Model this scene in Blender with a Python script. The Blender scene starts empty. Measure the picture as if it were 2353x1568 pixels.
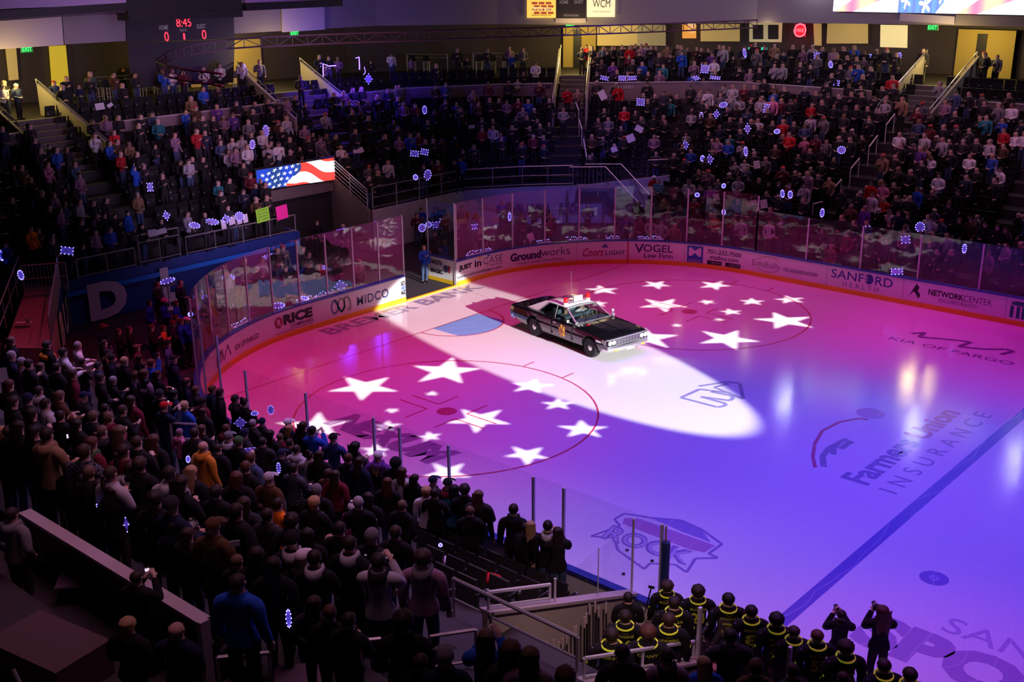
import bpy, bmesh, math, random
import numpy as np
from mathutils import Vector, Matrix
from mathutils.bvhtree import BVHTree
R = random.Random(7)
rad = math.radians
sc = bpy.context.scene
COL = sc.collection
# ---------------------------------------------------------------- camera
IW, IH, FPX = 2353, 1568, 2579.65
CAM = Vector((28.4328, -29.0130, 12.8292))
YAW, PITCH, ROLL = 2.2935952, -0.3244781, -0.0072305
F_ = Vector((math.cos(PITCH)*math.cos(YAW), math.cos(PITCH)*math.sin(YAW), math.sin(PITCH)))
_r = Vector((math.sin(YAW), -math.cos(YAW), 0)); _u = _r.cross(F_)
R_ = _r*math.cos(ROLL) + _u*math.sin(ROLL); U_ = -_r*math.sin(ROLL) + _u*math.cos(ROLL)
cam_data = bpy.data.cameras.new('camera'); cam = bpy.data.objects.new('camera', cam_data); COL.objects.link(cam)
cam_data.sensor_width = 36; cam_data.lens = 36*FPX/IW; cam_data.clip_end = 300; cam_data.clip_start = .1
m = Matrix(((R_.x, U_.x, -F_.x), (R_.y, U_.y, -F_.y), (R_.z, U_.z, -F_.z))).to_4x4(); m.translation = CAM
cam.matrix_world = m; sc.camera = cam
# ---------------------------------------------------------------- world, exposure
w = bpy.data.worlds.new('world'); sc.world = w; w.use_nodes = True
w.node_tree.nodes['Background'].inputs[0].default_value = (.55, .30, .60, 1)
w.node_tree.nodes['Background'].inputs[1].default_value = .006
sc.view_settings.view_transform = 'Standard'; sc.view_settings.look = 'None'
sc.view_settings.exposure = 0; sc.view_settings.gamma = 1; sc.view_settings.use_curve_mapping = False
try:
    sc.cycles.max_bounces = 5; sc.cycles.diffuse_bounces = 2; sc.cycles.glossy_bounces = 2
    sc.cycles.transparent_max_bounces = 12; sc.cycles.transmission_bounces = 2
    sc.cycles.use_denoising = True; sc.cycles.caustics_reflective = False; sc.cycles.caustics_refractive = False
    sc.cycles.sample_clamp_indirect = 4
except Exception: pass
# ---------------------------------------------------------------- lamps of the arena
def look(o, tgt):
    d = Vector(tgt) - o.location
    o.rotation_euler = d.to_track_quat('-Z', 'Y').to_euler()
def spot(name, loc, tgt, col, power, size, blend=1.0, radius=.3):
    l = bpy.data.lights.new(name, 'SPOT'); l.color = col; l.energy = power; l.spot_size = rad(size)
    l.spot_blend = blend; l.shadow_soft_size = radius
    o = bpy.data.objects.new(name, l); COL.objects.link(o); o.location = loc; look(o, tgt); return o
def area(name, loc, tgt, col, power, sx, sy):
    l = bpy.data.lights.new(name, 'AREA'); l.shape = 'RECTANGLE'; l.size = sx; l.size_y = sy; l.color = col; l.energy = power; l.spread = rad(75)
    o = bpy.data.objects.new(name, l); COL.objects.link(o); o.location = loc; look(o, tgt); return o
def point(name, loc, col, power, radius=.15):
    l = bpy.data.lights.new(name, 'POINT'); l.color = col; l.energy = power; l.shadow_soft_size = radius
    o = bpy.data.objects.new(name, l); COL.objects.link(o); o.location = loc; return o
# moving-head washes on the ice
BL = (.17, .068, 1.0); MG = (1.0, .014, .30)
spot('wash_light', (17, -2, 20), (17, -3, 0), BL, 11500, 76)
spot('wash_light', (25, 0, 20), (25, -2, 0), BL, 9500, 76)
spot('wash_light', (10, -2, 20), (10.5, -4.5, 0), BL, 5600, 62)
spot('wash_light', (-1, -6, 18), (-1.5, -6, 0), MG, 4300, 62)
spot('wash_light', (3, 1, 18), (2.5, 1.5, 0), (1, .03, .34), 3000, 50)
spot('wash_light', (3, -9, 18), (4.5, -8, 0), MG, 5200, 58)
spot('wash_light', (0, 6, 18), (.5, 6, 0), MG, 3300, 62)
spot('wash_light', (8, 8, 18), (8, 9, 0), (1, .06, .60), 6000, 58)
spot('wash_light', (17, 10, 18), (17, 10, 0), (1, .01, .80), 5200, 50)
spot('wash_light', (26, 11, 18), (26, 11, 0), (1, .01, .80), 5200, 52)
spot('wash_light', (23, -10, 18), (24, -12, 0), (.9, .05, .75), 2600, 46)
# the follow spot that picks out the car, from the far end of the building
FS = spot('follow_spot', (62, -13.6, 17.4), (4.8, -.17, 0), (1, .97, .95), 450000, 5.95, .12, .12)
# broad dim fill lamps added over the stands and onto the fascia
area('fill_light', (6, 16, 17), (6, 22, 3), (1, .40, .72), 400, 34, 4)
area('fill_light', (-9, 2, 16), (-17, 3, 4), (1, .36, .58), 210, 4, 26)
area('fill_light', (6, -12, 15), (8, -18, 1), (.68, .36, 1), 620, 26, 3)
area('fill_light', (17, -19, 17), (14, -21, 4), (1, .42, .68), 140, 10, 6)
area('fill_light', (-6, -2, 12), (-21, -1, 11), (.80, .50, 1), 260, 6, 22)  # added to brighten the pale fascia at the upper left
area('fill_light', (0, 14, 12), (-4, 32, 11), (.85, .55, .95), 160, 20, 4)
spot('aisle_light', (-6, -8, 12), (-8.5, -13, 1), (1, .06, .12), 900, 34)
spot('aisle_light', (2, -9, 12), (-2, -15, 2), (1, .10, .28), 2400, 62)
spot('bench_fill', (21.5, -17.5, 8.5), (17.9, -15.0, 1.2), (1, .58, .60), 1000, 44)  # fill spot added to brighten the bench tunnel walls
spot('blue_light', (2, 9, 14), (-8.5, 17, 1.2), (.22, .14, 1), 3200, 44)
spot('corner_light', (-2, -4, 13), (-10.6, -5, .8), (.55, .35, .9), 500, 50)
# ---------------------------------------------------------------- geometry helpers
def ray(px, py): return F_ + R_*((px-IW/2)/FPX) - U_*((py-IH/2)/FPX)
def atz(px, py, z=0.0):
    d = ray(px, py); return CAM + d*((z-CAM.z)/d.z)
def atY(px, py, Y):
    d = ray(px, py); return CAM + d*((Y-CAM.y)/d.y)
def atX(px, py, X):
    d = ray(px, py); return CAM + d*((X-CAM.x)/d.x)
def proj(P):
    d = Vector(P)-CAM; z = d.dot(F_); return (IW/2+FPX*d.dot(R_)/z, IH/2-FPX*d.dot(U_)/z)
class MB:
    def __init__(s): s.v = []; s.f = []; s.mi = []; s.cur = 0
    def add(s, vs, fs):
        o = len(s.v); s.v += [tuple(v) for v in vs]; s.f += [[i+o for i in f] for f in fs]; s.mi += [s.cur]*len(fs)
    def box(s, a, b):
        x0, y0, z0 = a; x1, y1, z1 = b
        s.add([(x0,y0,z0),(x1,y0,z0),(x1,y1,z0),(x0,y1,z0),(x0,y0,z1),(x1,y0,z1),(x1,y1,z1),(x0,y1,z1)],
              [(0,3,2,1),(4,5,6,7),(0,1,5,4),(1,2,6,5),(2,3,7,6),(3,0,4,7)])
    def obox(s, c, size, yaw=0, rot=None):
        M = rot if rot is not None else Matrix.Rotation(yaw, 3, 'Z'); c = Vector(c); h = Vector(size)/2
        vs = [c + M @ Vector((sx*h.x, sy*h.y, sz*h.z)) for sz in (-1,1) for sx, sy in ((-1,-1),(1,-1),(1,1),(-1,1))]
        s.add(vs, [(0,3,2,1),(4,5,6,7),(0,1,5,4),(1,2,6,5),(2,3,7,6),(3,0,4,7)])
    def tube(s, pts, r, n=6, closed=False):
        pts = [Vector(p) for p in pts]; k = len(pts); rings = []
        for i, p in enumerate(pts):
            if closed: t = pts[(i+1) % k]-pts[i-1]
            else: t = pts[min(i+1, k-1)]-pts[max(i-1, 0)]
            t.normalize(); up = Vector((0,0,1)) if abs(t.z) < .95 else Vector((1,0,0))
            a = t.cross(up).normalized(); b = a.cross(t)
            rr = r[i] if isinstance(r, (list, tuple)) else r
            rings.append([p + a*rr*math.cos(2*math.pi*j/n+.4) + b*rr*math.sin(2*math.pi*j/n+.4) for j in range(n)])
        vs = [v for q in rings for v in q]; fs = []
        for i in range(k if closed else k-1):
            i2 = (i+1) % k
            for j in range(n): fs.append((i*n+j, i2*n+j, i2*n+(j+1) % n, i*n+(j+1) % n))
        if not closed: fs += [tuple(range(n))[::1], tuple((k-1)*n+j for j in range(n))[::-1]]
        s.add(vs, fs)
    def bar(s, a, b, r=.02, n=5): s.tube([a, b], r, n)
    def prism(s, poly, z0, z1):
        n = len(poly); vs = [(x, y, z0) for x, y in poly] + [(x, y, z1) for x, y in poly]
        s.add(vs, [tuple(range(n))[::-1], tuple(range(n, 2*n))] + [(i, (i+1) % n, n+(i+1) % n, n+i) for i in range(n)])
    def lathe(s, prof, c, n=16, axis=(0,0,1)):
        q = Vector(axis).to_track_quat('Z', 'Y'); c = Vector(c); vs = []; k = len(prof)
        for r, z in prof:
            for j in range(n): vs.append(c + q @ Vector((r*math.cos(2*math.pi*j/n), r*math.sin(2*math.pi*j/n), z)))
        fs = [(i*n+j, i*n+(j+1) % n, (i+1)*n+(j+1) % n, (i+1)*n+j) for i in range(k-1) for j in range(n)]
        fs += [tuple(range(n))[::-1], tuple((k-1)*n+j for j in range(n))]
        s.add(vs, fs)
    def ball(s, c, r, n=8, sc_=(1,1,1)):
        c = Vector(c); prof = []
        vs = []; fs = []; k = max(4, n//2+1)
        for i in range(k+1):
            t = math.pi*i/k
            for j in range(n):
                a = 2*math.pi*j/n; vs.append(c + Vector((r*sc_[0]*math.sin(t)*math.cos(a), r*sc_[1]*math.sin(t)*math.sin(a), r*sc_[2]*math.cos(t))))
        fs = [(i*n+j, (i+1)*n+j, (i+1)*n+(j+1) % n, i*n+(j+1) % n) for i in range(k) for j in range(n)]
        s.add(vs, fs)
    def mesh(s, name, smooth=False):
        me = bpy.data.meshes.new(name); me.from_pydata(s.v, [], s.f); 
        if any(s.mi): me.polygons.foreach_set('material_index', s.mi)
        if smooth: me.polygons.foreach_set('use_smooth', [True]*len(me.polygons))
        me.update(); return me
    def build(s, name, mat, parent=None, smooth=False):
        me = s.mesh(name, smooth)
        for mm in (mat if isinstance(mat, (list, tuple)) else [mat]): me.materials.append(mm)
        return link(name, me, parent)
def link(name, me, parent=None):
    o = bpy.data.objects.new(name, me); COL.objects.link(o)
    if parent is not None: o.parent = parent
    return o
def tag(o, label, cat, group=None, kind=None):
    if label: o['label'] = label
    if cat: o['category'] = cat
    if group: o['group'] = group
    if kind: o['kind'] = kind
    return o
def thing(name, label, cat, loc=(0,0,0), rz=0, group=None):
    o = bpy.data.objects.new(name, None); COL.objects.link(o); o.location = loc; o.rotation_euler = (0,0,rz); o.empty_display_size = .1
    return tag(o, label, cat, group)
def struct(name, mb, mat, smooth=False):
    o = mb.build(name, mat, None, smooth) if isinstance(mb, MB) else mb
    o['kind'] = 'structure'; return o
# ---------------------------------------------------------------- materials
MATS = {}
def mat(name, col, rough=.6, metal=0, emit=None, es=0, noise=0, nscale=20, spec=.5, coat=0):
    if name in MATS: return MATS[name]
    m = bpy.data.materials.new(name); m.use_nodes = True; nt = m.node_tree; b = nt.nodes['Principled BSDF']
    c = (*col[:3], 1); b.inputs['Base Color'].default_value = c; b.inputs['Roughness'].default_value = rough
    b.inputs['Metallic'].default_value = metal; b.inputs['Specular IOR Level'].default_value = spec
    if coat: b.inputs['Coat Weight'].default_value = coat; b.inputs['Coat Roughness'].default_value = .03
    if emit: b.inputs['Emission Color'].default_value = (*emit, 1); b.inputs['Emission Strength'].default_value = es
    if noise:
        n = nt.nodes.new('ShaderNodeTexNoise'); n.inputs['Scale'].default_value = nscale; n.inputs['Detail'].default_value = 4
        tc = nt.nodes.new('ShaderNodeTexCoord'); nt.links.new(tc.outputs['Object'], n.inputs['Vector'])
        r = nt.nodes.new('ShaderNodeMapRange'); r.inputs['To Min'].default_value = 1-noise; r.inputs['To Max'].default_value = 1+noise
        nt.links.new(n.outputs['Fac'], r.inputs['Value'])
        x = nt.nodes.new('ShaderNodeVectorMath'); x.operation = 'SCALE'; x.inputs[0].default_value = col[:3]
        nt.links.new(r.outputs['Result'], x.inputs['Scale']); nt.links.new(x.outputs['Vector'], b.inputs['Base Color'])
    MATS[name] = m; return m
def emat(name, col, s):
    if name in MATS: return MATS[name]
    m = bpy.data.materials.new(name); m.use_nodes = True; nt = m.node_tree; nt.nodes.clear()
    e = nt.nodes.new('ShaderNodeEmission'); o = nt.nodes.new('ShaderNodeOutputMaterial')
    e.inputs[0].default_value = (*col, 1); e.inputs[1].default_value = s; nt.links.new(e.outputs[0], o.inputs[0])
    MATS[name] = m; return m
def attr_mat(name, attr, rough=.85, emission=0):
    m = bpy.data.materials.new(name); m.use_nodes = True; nt = m.node_tree; b = nt.nodes['Principled BSDF']
    a = nt.nodes.new('ShaderNodeAttribute'); a.attribute_name = attr
    b.inputs['Roughness'].default_value = rough
    if emission:
        nt.nodes.remove(b); e = nt.nodes.new('ShaderNodeEmission'); e.inputs[1].default_value = emission
        nt.links.new(a.outputs['Color'], e.inputs[0]); nt.links.new(e.outputs[0], nt.nodes['Material Output'].inputs[0])
    else: nt.links.new(a.outputs['Color'], b.inputs['Base Color'])
    return m
def glass_mat(name, tint, refl, haze):
    m = bpy.data.materials.new(name); m.use_nodes = True; nt = m.node_tree; nt.nodes.clear()
    t = nt.nodes.new('ShaderNodeBsdfTransparent'); t.inputs[0].default_value = (*tint, 1)
    g = nt.nodes.new('ShaderNodeBsdfGlossy'); g.inputs['Roughness'].default_value = .03
    d = nt.nodes.new('ShaderNodeBsdfDiffuse'); d.inputs[0].default_value = (.8, .8, .8, 1)
    fr = nt.nodes.new('ShaderNodeFresnel'); fr.inputs[0].default_value = 1.5
    mu = nt.nodes.new('ShaderNodeMath'); mu.operation = 'MULTIPLY'; mu.inputs[1].default_value = refl
    nz = nt.nodes.new('ShaderNodeTexNoise'); nz.inputs['Scale'].default_value = 1.1; tc = nt.nodes.new('ShaderNodeTexCoord')
    nt.links.new(tc.outputs['Object'], nz.inputs['Vector'])
    bp = nt.nodes.new('ShaderNodeBump'); bp.inputs['Strength'].default_value = .07; bp.inputs['Distance'].default_value = .2
    nt.links.new(nz.outputs['Fac'], bp.inputs['Height']); nt.links.new(bp.outputs[0], g.inputs['Normal'])
    nt.links.new(fr.outputs[0], mu.inputs[0]); mn = nt.nodes.new('ShaderNodeMath'); mn.operation = 'MINIMUM'; mn.inputs[1].default_value = .26; nt.links.new(mu.outputs[0], mn.inputs[0]); mu = mn
    a = nt.nodes.new('ShaderNodeMixShader'); b = nt.nodes.new('ShaderNodeMixShader'); o = nt.nodes.new('ShaderNodeOutputMaterial')
    a.inputs[0].default_value = haze; nt.links.new(t.outputs[0], a.inputs[1]); nt.links.new(d.outputs[0], a.inputs[2])
    nt.links.new(mu.outputs[0], b.inputs[0]); nt.links.new(a.outputs[0], b.inputs[1]); nt.links.new(g.outputs[0], b.inputs[2])
    nt.links.new(b.outputs[0], o.inputs[0]); MATS[name] = m; return m
M_ = {}
M_['concrete'] = mat('concrete', (.20,.17,.16), .85, noise=.25, nscale=3)
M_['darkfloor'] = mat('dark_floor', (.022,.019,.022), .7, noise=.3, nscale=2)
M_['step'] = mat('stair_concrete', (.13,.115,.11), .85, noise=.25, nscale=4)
M_['wallp'] = mat('parapet_paint', (.24,.18,.19), .8, noise=.15, nscale=4)
M_['steel'] = mat('rail_steel', (.55,.53,.56), .35, .8)
M_['alu'] = mat('brushed_aluminium', (.60,.60,.66), .5, .25)
M_['black'] = mat('black_paint', (.012,.011,.013), .5)
M_['seat'] = mat('seat_plastic', (.009,.008,.010), .55)
M_['white'] = mat('white_board', (.80,.79,.80), .35)
M_['yellow'] = mat('kick_yellow', (.85,.52,.02), .4)
M_['capblue'] = mat('cap_blue', (.03,.05,.35), .35)
M_['bluewall'] = mat('blue_wall', (.010,.035,.22), .5, noise=.1)
M_['blueband'] = mat('light_blue_band', (.01,.19,.75), .5)
M_['ink'] = mat('black_ink', (.02,.018,.03), .5)
M_['glass'] = glass_mat('rink_glass', (.97,.97,.98), 1.1, .010)
M_['nglass'] = glass_mat('near_glass', (.97,.97,.98), .08, .0)
M_['fascia'] = mat('fascia_grey', (.30,.27,.30), .8, noise=.06)
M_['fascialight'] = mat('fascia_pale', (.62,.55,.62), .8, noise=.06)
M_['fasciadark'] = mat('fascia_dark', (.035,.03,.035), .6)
M_['paper'] = mat('paper_white', (.78,.76,.80), .8)
# ================================================================ ice and its markings
def ice_mat(name, col, rough=.10):
    m = bpy.data.materials.new(name); m.use_nodes = True; nt = m.node_tree; b = nt.nodes['Principled BSDF']
    b.inputs['Roughness'].default_value = rough; b.inputs['Specular IOR Level'].default_value = .35
    tc = nt.nodes.new('ShaderNodeTexCoord')
    mp = nt.nodes.new('ShaderNodeMapping'); mp.inputs['Scale'].default_value = (.6, 5, 1); mp.inputs['Rotation'].default_value = (0,0,.5)
    n = nt.nodes.new('ShaderNodeTexNoise'); n.inputs['Scale'].default_value = 2.2; n.inputs['Detail'].default_value = 8; n.inputs['Roughness'].default_value = .7
    nt.links.new(tc.outputs['Object'], mp.inputs[0]); nt.links.new(mp.outputs[0], n.inputs['Vector'])
    r = nt.nodes.new('ShaderNodeMapRange'); r.inputs['To Min'].default_value = rough*.5; r.inputs['To Max'].default_value = rough*1.7
    nt.links.new(n.outputs['Fac'], r.inputs['Value']); nt.links.new(r.outputs[0], b.inputs['Roughness'])
    bp = nt.nodes.new('ShaderNodeBump'); bp.inputs['Strength'].default_value = .05; bp.inputs['Distance'].default_value = .02
    nt.links.new(n.outputs['Fac'], bp.inputs['Height']); nt.links.new(bp.outputs[0], b.inputs['Normal'])
    # skate marks: thin pale scratches in the surface
    v = nt.nodes.new('ShaderNodeTexWave'); v.inputs['Scale'].default_value = .55; v.inputs['Distortion'].default_value = 22; v.inputs['Detail'].default_value = 3; v.inputs['Detail Scale'].default_value = .25
    nt.links.new(tc.outputs['Object'], v.inputs['Vector'])
    th = nt.nodes.new('ShaderNodeMapRange'); th.inputs['From Min'].default_value = .990; th.inputs['From Max'].default_value = 1.0; th.inputs['To Max'].default_value = .22
    nt.links.new(v.outputs['Fac'], th.inputs['Value'])
    mx = nt.nodes.new('ShaderNodeMixRGB'); mx.inputs[1].default_value = (*col, 1); mx.inputs[2].default_value = (.95,.95,.95,1)
    nt.links.new(th.outputs[0], mx.inputs[0]); nt.links.new(mx.outputs[0], b.inputs['Base Color'])
    MATS[name] = m; return m
M_['ice'] = ice_mat('ice', (.80,.79,.80))
def board_path():
    pts = []; s = 0
    def add(x, y, nx, ny): pts.append((x, y, nx, ny))
    for i in range(140): add(36-(36-5.18)*i/140, -12.95, 0, -1)
    for i in range(60):
        a = rad(270-90*i/60); add(5.18+8.53*math.cos(a), -4.42+8.53*math.sin(a), math.cos(a), math.sin(a))
    for i in range(40): add(-3.35, -4.42+8.84*i/40, -1, 0)
    for i in range(60):
        a = rad(180-90*i/60); add(5.18+8.53*math.cos(a), 4.42+8.53*math.sin(a), math.cos(a), math.sin(a))
    for i in range(141): add(5.18+(36-5.18)*i/140, 12.95, 0, 1)
    return pts
BP = board_path(); BS = [0]
for i in range(1, len(BP)): BS.append(BS[-1]+math.hypot(BP[i][0]-BP[i-1][0], BP[i][1]-BP[i-1][1]))
BSn = np.array(BS); BPn = np.array(BP)
def bpt(s, off=0):
    x, y, nx, ny = (float(np.interp(s, BSn, BPn[:, k])) for k in range(4)); l = math.hypot(nx, ny) or 1
    return x+nx/l*off, y+ny/l*off
def s_at(px, py, z=.6, lo=0, hi=None):
    best = None
    for s in np.arange(lo, hi or BS[-1], .04):
        x, y = bpt(s); q = proj((x, y, z)); d = abs(q[0]-px) + .15*abs(q[1]-py)
        if best is None or d < best[0]: best = (d, s)
    return float(best[1])
mb = MB(); ring = [(x, y, 0) for x, y, _, _ in BP]; mb.add(ring, [list(range(len(ring)))[::-1]])
ice = mb.build('ice_sheet', M_['ice']); ice['kind'] = 'structure'
def flat(name, polys, col, z, rough=.16, label=None):
    b = MB()
    for i, p in enumerate(polys):
        b.add([(x, y, z+(.00006*(i % 9))) for x, y in p], [list(range(len(p)))])
    key = 'ice_paint_%d_%d_%d' % tuple(int(c*999) for c in col)
    o = b.build(name, MATS.get(key) or ice_mat(key, col, rough), ice)
    me = o.data
    # every painted face looks up
    for p in me.polygons:
        if p.normal.z < 0: p.flip()
    if label: o['label'] = label
    return o
def annulus(c, r0, r1, a0=0, a1=360, n=64):
    out = []
    for i in range(n):
        a, b = rad(a0+(a1-a0)*i/n), rad(a0+(a1-a0)*(i+1)/n)
        out.append([(c[0]+r0*math.cos(a), c[1]+r0*math.sin(a)), (c[0]+r1*math.cos(a), c[1]+r1*math.sin(a)), (c[0]+r1*math.cos(b), c[1]+r1*math.sin(b)), (c[0]+r0*math.cos(b), c[1]+r0*math.sin(b))])
    return out
def seg(a, b, wd):
    dx, dy = b[0]-a[0], b[1]-a[1]; l = math.hypot(dx, dy) or 1; nx, ny = -dy/l*wd/2, dx/l*wd/2
    return [(a[0]+nx, a[1]+ny), (b[0]+nx, b[1]+ny), (b[0]-nx, b[1]-ny), (a[0]-nx, a[1]-ny)]
def strokes(path, wd): return [seg(path[i], path[i+1], wd) for i in range(len(path)-1)]
def gpx(*q): return [tuple(atz(x, y)[:2]) for x, y in q]
REDL = (.50,.05,.12); BLUL = (.20,.16,.55); GREY = (.33,.30,.42)
for yc, nm in ((-6.7, 'faceoff circle nearest the near stand'), (6.7, 'faceoff circle nearest the far boards')):
    flat('faceoff_circle', annulus((6.1, yc), 4.54, 4.60), REDL, .003)
    flat('faceoff_dot', [[(6.1+.31*math.cos(rad(a)), yc+.31*math.sin(rad(a))) for a in range(0, 360, 12)]], (.52,.10,.20), .003)
    L = []
    for sx in (-1, 1):
        for sy in (-1, 1):
            L.append(seg((6.1+sx*.6, yc+sy*.25), (6.1+sx*1.8, yc+sy*.25), .05)); L.append(seg((6.1+sx*.6, yc+sy*.25), (6.1+sx*.6, yc+sy*1.15), .05))
    for sx in (-.85, .85):
        for sy in (-1, 1): L.append(seg((6.1+sx, yc+sy*4.5), (6.1+sx, yc+sy*5.1), .05))
    flat('hash_marks', L, REDL, .003)
flat('goal_line', [seg((0, -11.15), (0, 11.15), .05)], REDL, .003)
flat('blue_line', [seg((19.35, -12.9), (19.35, 12.9), .30)], BLUL, .003)
flat('goal_crease', [[(0, -1.22), (1.37, -1.22)] + [(math.sqrt(1.8**2-y*y), y) for y in np.linspace(-1.1, 1.1, 15)] + [(1.37, 1.22), (0, 1.22)]], (.22,.42,.85), .003)
flat('crease_outline', annulus((0, 0), 1.80, 1.86, -90, 90, 40), REDL, .004)
flat('faceoff_dot', [[(21.03+.31*math.cos(rad(a)), -6.7+.31*math.sin(rad(a))) for a in range(0, 360, 12)]], (.28,.22,.58), .003)
flat('dot_mark', annulus((21.03, -6.7), .05, .12, 0, 360, 16), (.45,.38,.75), .005)
# ---------------------------------------------------------------- lettering
def text_mesh(txt, bold=0, shear=0, space=1.0):
    c = bpy.data.curves.new('lettering', 'FONT'); c.body = txt; c.size = 1; c.offset = bold; c.shear = shear; c.space_character = space; c.resolution_u = 3
    c.align_x = 'LEFT'
    o = bpy.data.objects.new('lettering', c); COL.objects.link(o)
    dg = bpy.context.evaluated_depsgraph_get(); dg.update()
    me = bpy.data.meshes.new_from_object(o.evaluated_get(dg)); bpy.data.objects.remove(o); bpy.data.curves.remove(c)
    v = np.empty(len(me.vertices)*3); me.vertices.foreach_get('co', v); v = v.reshape(-1, 3)
    lo = v.min(0); hi = v.max(0)
    v = (v-lo)/np.maximum(hi-lo, 1e-6); polys = [tuple(p.vertices) for p in me.polygons]; bpy.data.meshes.remove(me)
    return v[:, :2], polys
def text_map(name, txt, fn, mt, parent, bold=0, shear=0, space=1.0):
    v, polys = text_mesh(txt, bold, shear, space)
    me = bpy.data.meshes.new(name); me.from_pydata([fn(a, b) for a, b in v], [], polys); me.materials.append(mt)
    return link(name, me, parent)
def ground_text(txt, o, right, up, wdt, hgt, col, bold=.02, space=1.0, shear=0, z=.004, name='ice_lettering'):
    ok = 'ice_paint_%d_%d_%d' % tuple(int(c*999) for c in col)
    mt = MATS.get(ok) or ice_mat(ok, col)
    return text_map(name, txt, lambda a, b: (o[0]+right[0]*a*wdt+up[0]*b*hgt, o[1]+right[1]*a*wdt+up[1]*b*hgt, z), mt, ice, bold, shear, space)
ground_text('BREMER BANK', (-2.30, -4.15), (0, 1), (-1, 0), 8.3, .80, GREY, .03)
ground_text('NEXUM', (3.95, -9.75), (1, 0), (0, 1), 4.6, 1.15, (.34,.22,.38), .07, shear=.2)
ground_text('KIA OF FARGO', (13.35, 8.42), (1, 0), (0, 1), 4.3, .36, (.22,.09,.28), .0)
flat('kia_emblem', strokes(gpx((2095,767),(2125,765),(2112,775),(2160,779),(2205,783),(2232,787),(2203,797),(2260,803),(2310,803),(2330,808),(2300,815)), .17), (.22,.09,.28), .003)
ground_text('Farmers', (17.95, -3.3), (0, 1), (-1, 0), 3.5, .78, (.34,.30,.52), .03, name='ice_lettering')
ground_text('Union', (17.95, .55), (0, 1), (-1, 0), 2.6, .70, (.60,.22,.45), .03)
ground_text('INSURANCE', (18.72, -3.3), (0, 1), (-1, 0), 6.9, .50, (.40,.34,.55), .0, 1.7)
flat('logo_arc', strokes(gpx((1873,1075),(1868,1050),(1872,1020),(1890,990),(1930,970),(1975,962),(1995,965)), .10), (.55,.08,.28), .003)
for q in (((1893,1073),(1890,1050),(1905,1030),(1925,1020)), ((1915,1045),(1915,1030),(1930,1015),(1948,1010)), ((1932,1032),(1945,1022),(1958,1015))):
    flat('logo_arc', strokes(gpx(*q), .17), (.30,.30,.46), .0032)
c_ = atz(2000, 950)
flat('logo_disc', [[(c_.x+.42*math.cos(rad(a)), c_.y+.42*math.sin(rad(a))) for a in range(0, 360, 15)]], (.62,.38,.62), .003)
# the emblem at the edge of the white beam
c3 = lambda a, b: (1200+a/3.92, 800+b/3.92)
flat('ice_emblem', strokes(gpx(c3(1590,345), c3(1850,305), c3(1960,320), c3(1990,460), c3(1730,355), c3(1860,322)), .12)
     + strokes(gpx(c3(1860,405), c3(1600,372), c3(1430,448), c3(1760,535), c3(1830,520), c3(1830,500), c3(1610,440), c3(1870,475), c3(1905,450), c3(1880,430), c3(1700,395)), .13), (.30,.28,.45), .003)
# banner emblem in front of the bench
c7 = lambda a, b: (1200+a/3.92, 1168+b/3.92)
flat('banner_emblem', [gpx(c7(920,90), c7(1050,95), c7(1740,340), c7(1640,400), c7(1500,370), c7(900,140))], (.52,.28,.52), .003)
flat('banner_emblem', [gpx(c7(1150,85), c7(1420,110), c7(1600,180), c7(1700,310), c7(1420,205))], (.36,.28,.60), .003)
flat('banner_outline', strokes(gpx(c7(620,255), c7(880,160), c7(830,100), c7(920,50), c7(1180,90), c7(1430,110), c7(1610,190), c7(1800,325), c7(1680,410), c7(1760,450), c7(1560,455), c7(1480,580), c7(1380,510)), .07)
     + strokes(gpx(c7(620,255), c7(830,270), c7(860,380), c7(1000,480), c7(1100,550), c7(1150,500), c7(1380,510)), .07), (.32,.24,.52), .0035)
def _rk(a, b):
    p0, p1, p2, p3 = [Vector(gpx(q)[0]) for q in (c7(700,270), c7(1480,520), c7(1560,400), c7(820,150))]
    l = p0.lerp(p1, a); h = p3.lerp(p2, a); q = l.lerp(h, b); return (q.x, q.y, .0045)
text_map('ice_lettering', 'ROCK', _rk, MATS.get('ice_paint_320_240_520') or ice_mat('ice_paint_320_240_520x', (.32,.24,.52)), ice, .05)
_rk0 = _rk
def _rk2(a, b): x, y, z = _rk0(.015+a*.97, .08+b*.82); return (x, y, .0055)
text_map('ice_lettering', 'ROCK', _rk2, ice_mat('ice_paint_pale', (.55,.50,.72)), ice, .0)
ground_text('SPORTS', (20.6, -10.15), (1, 0), (0, 1), 6.2, 1.35, (.44,.32,.55), .06)
ground_text('SANFORD', (21.9, -8.6), (1, 0), (0, 1), 4.4, .62, (.52,.42,.65), -.0)
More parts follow.
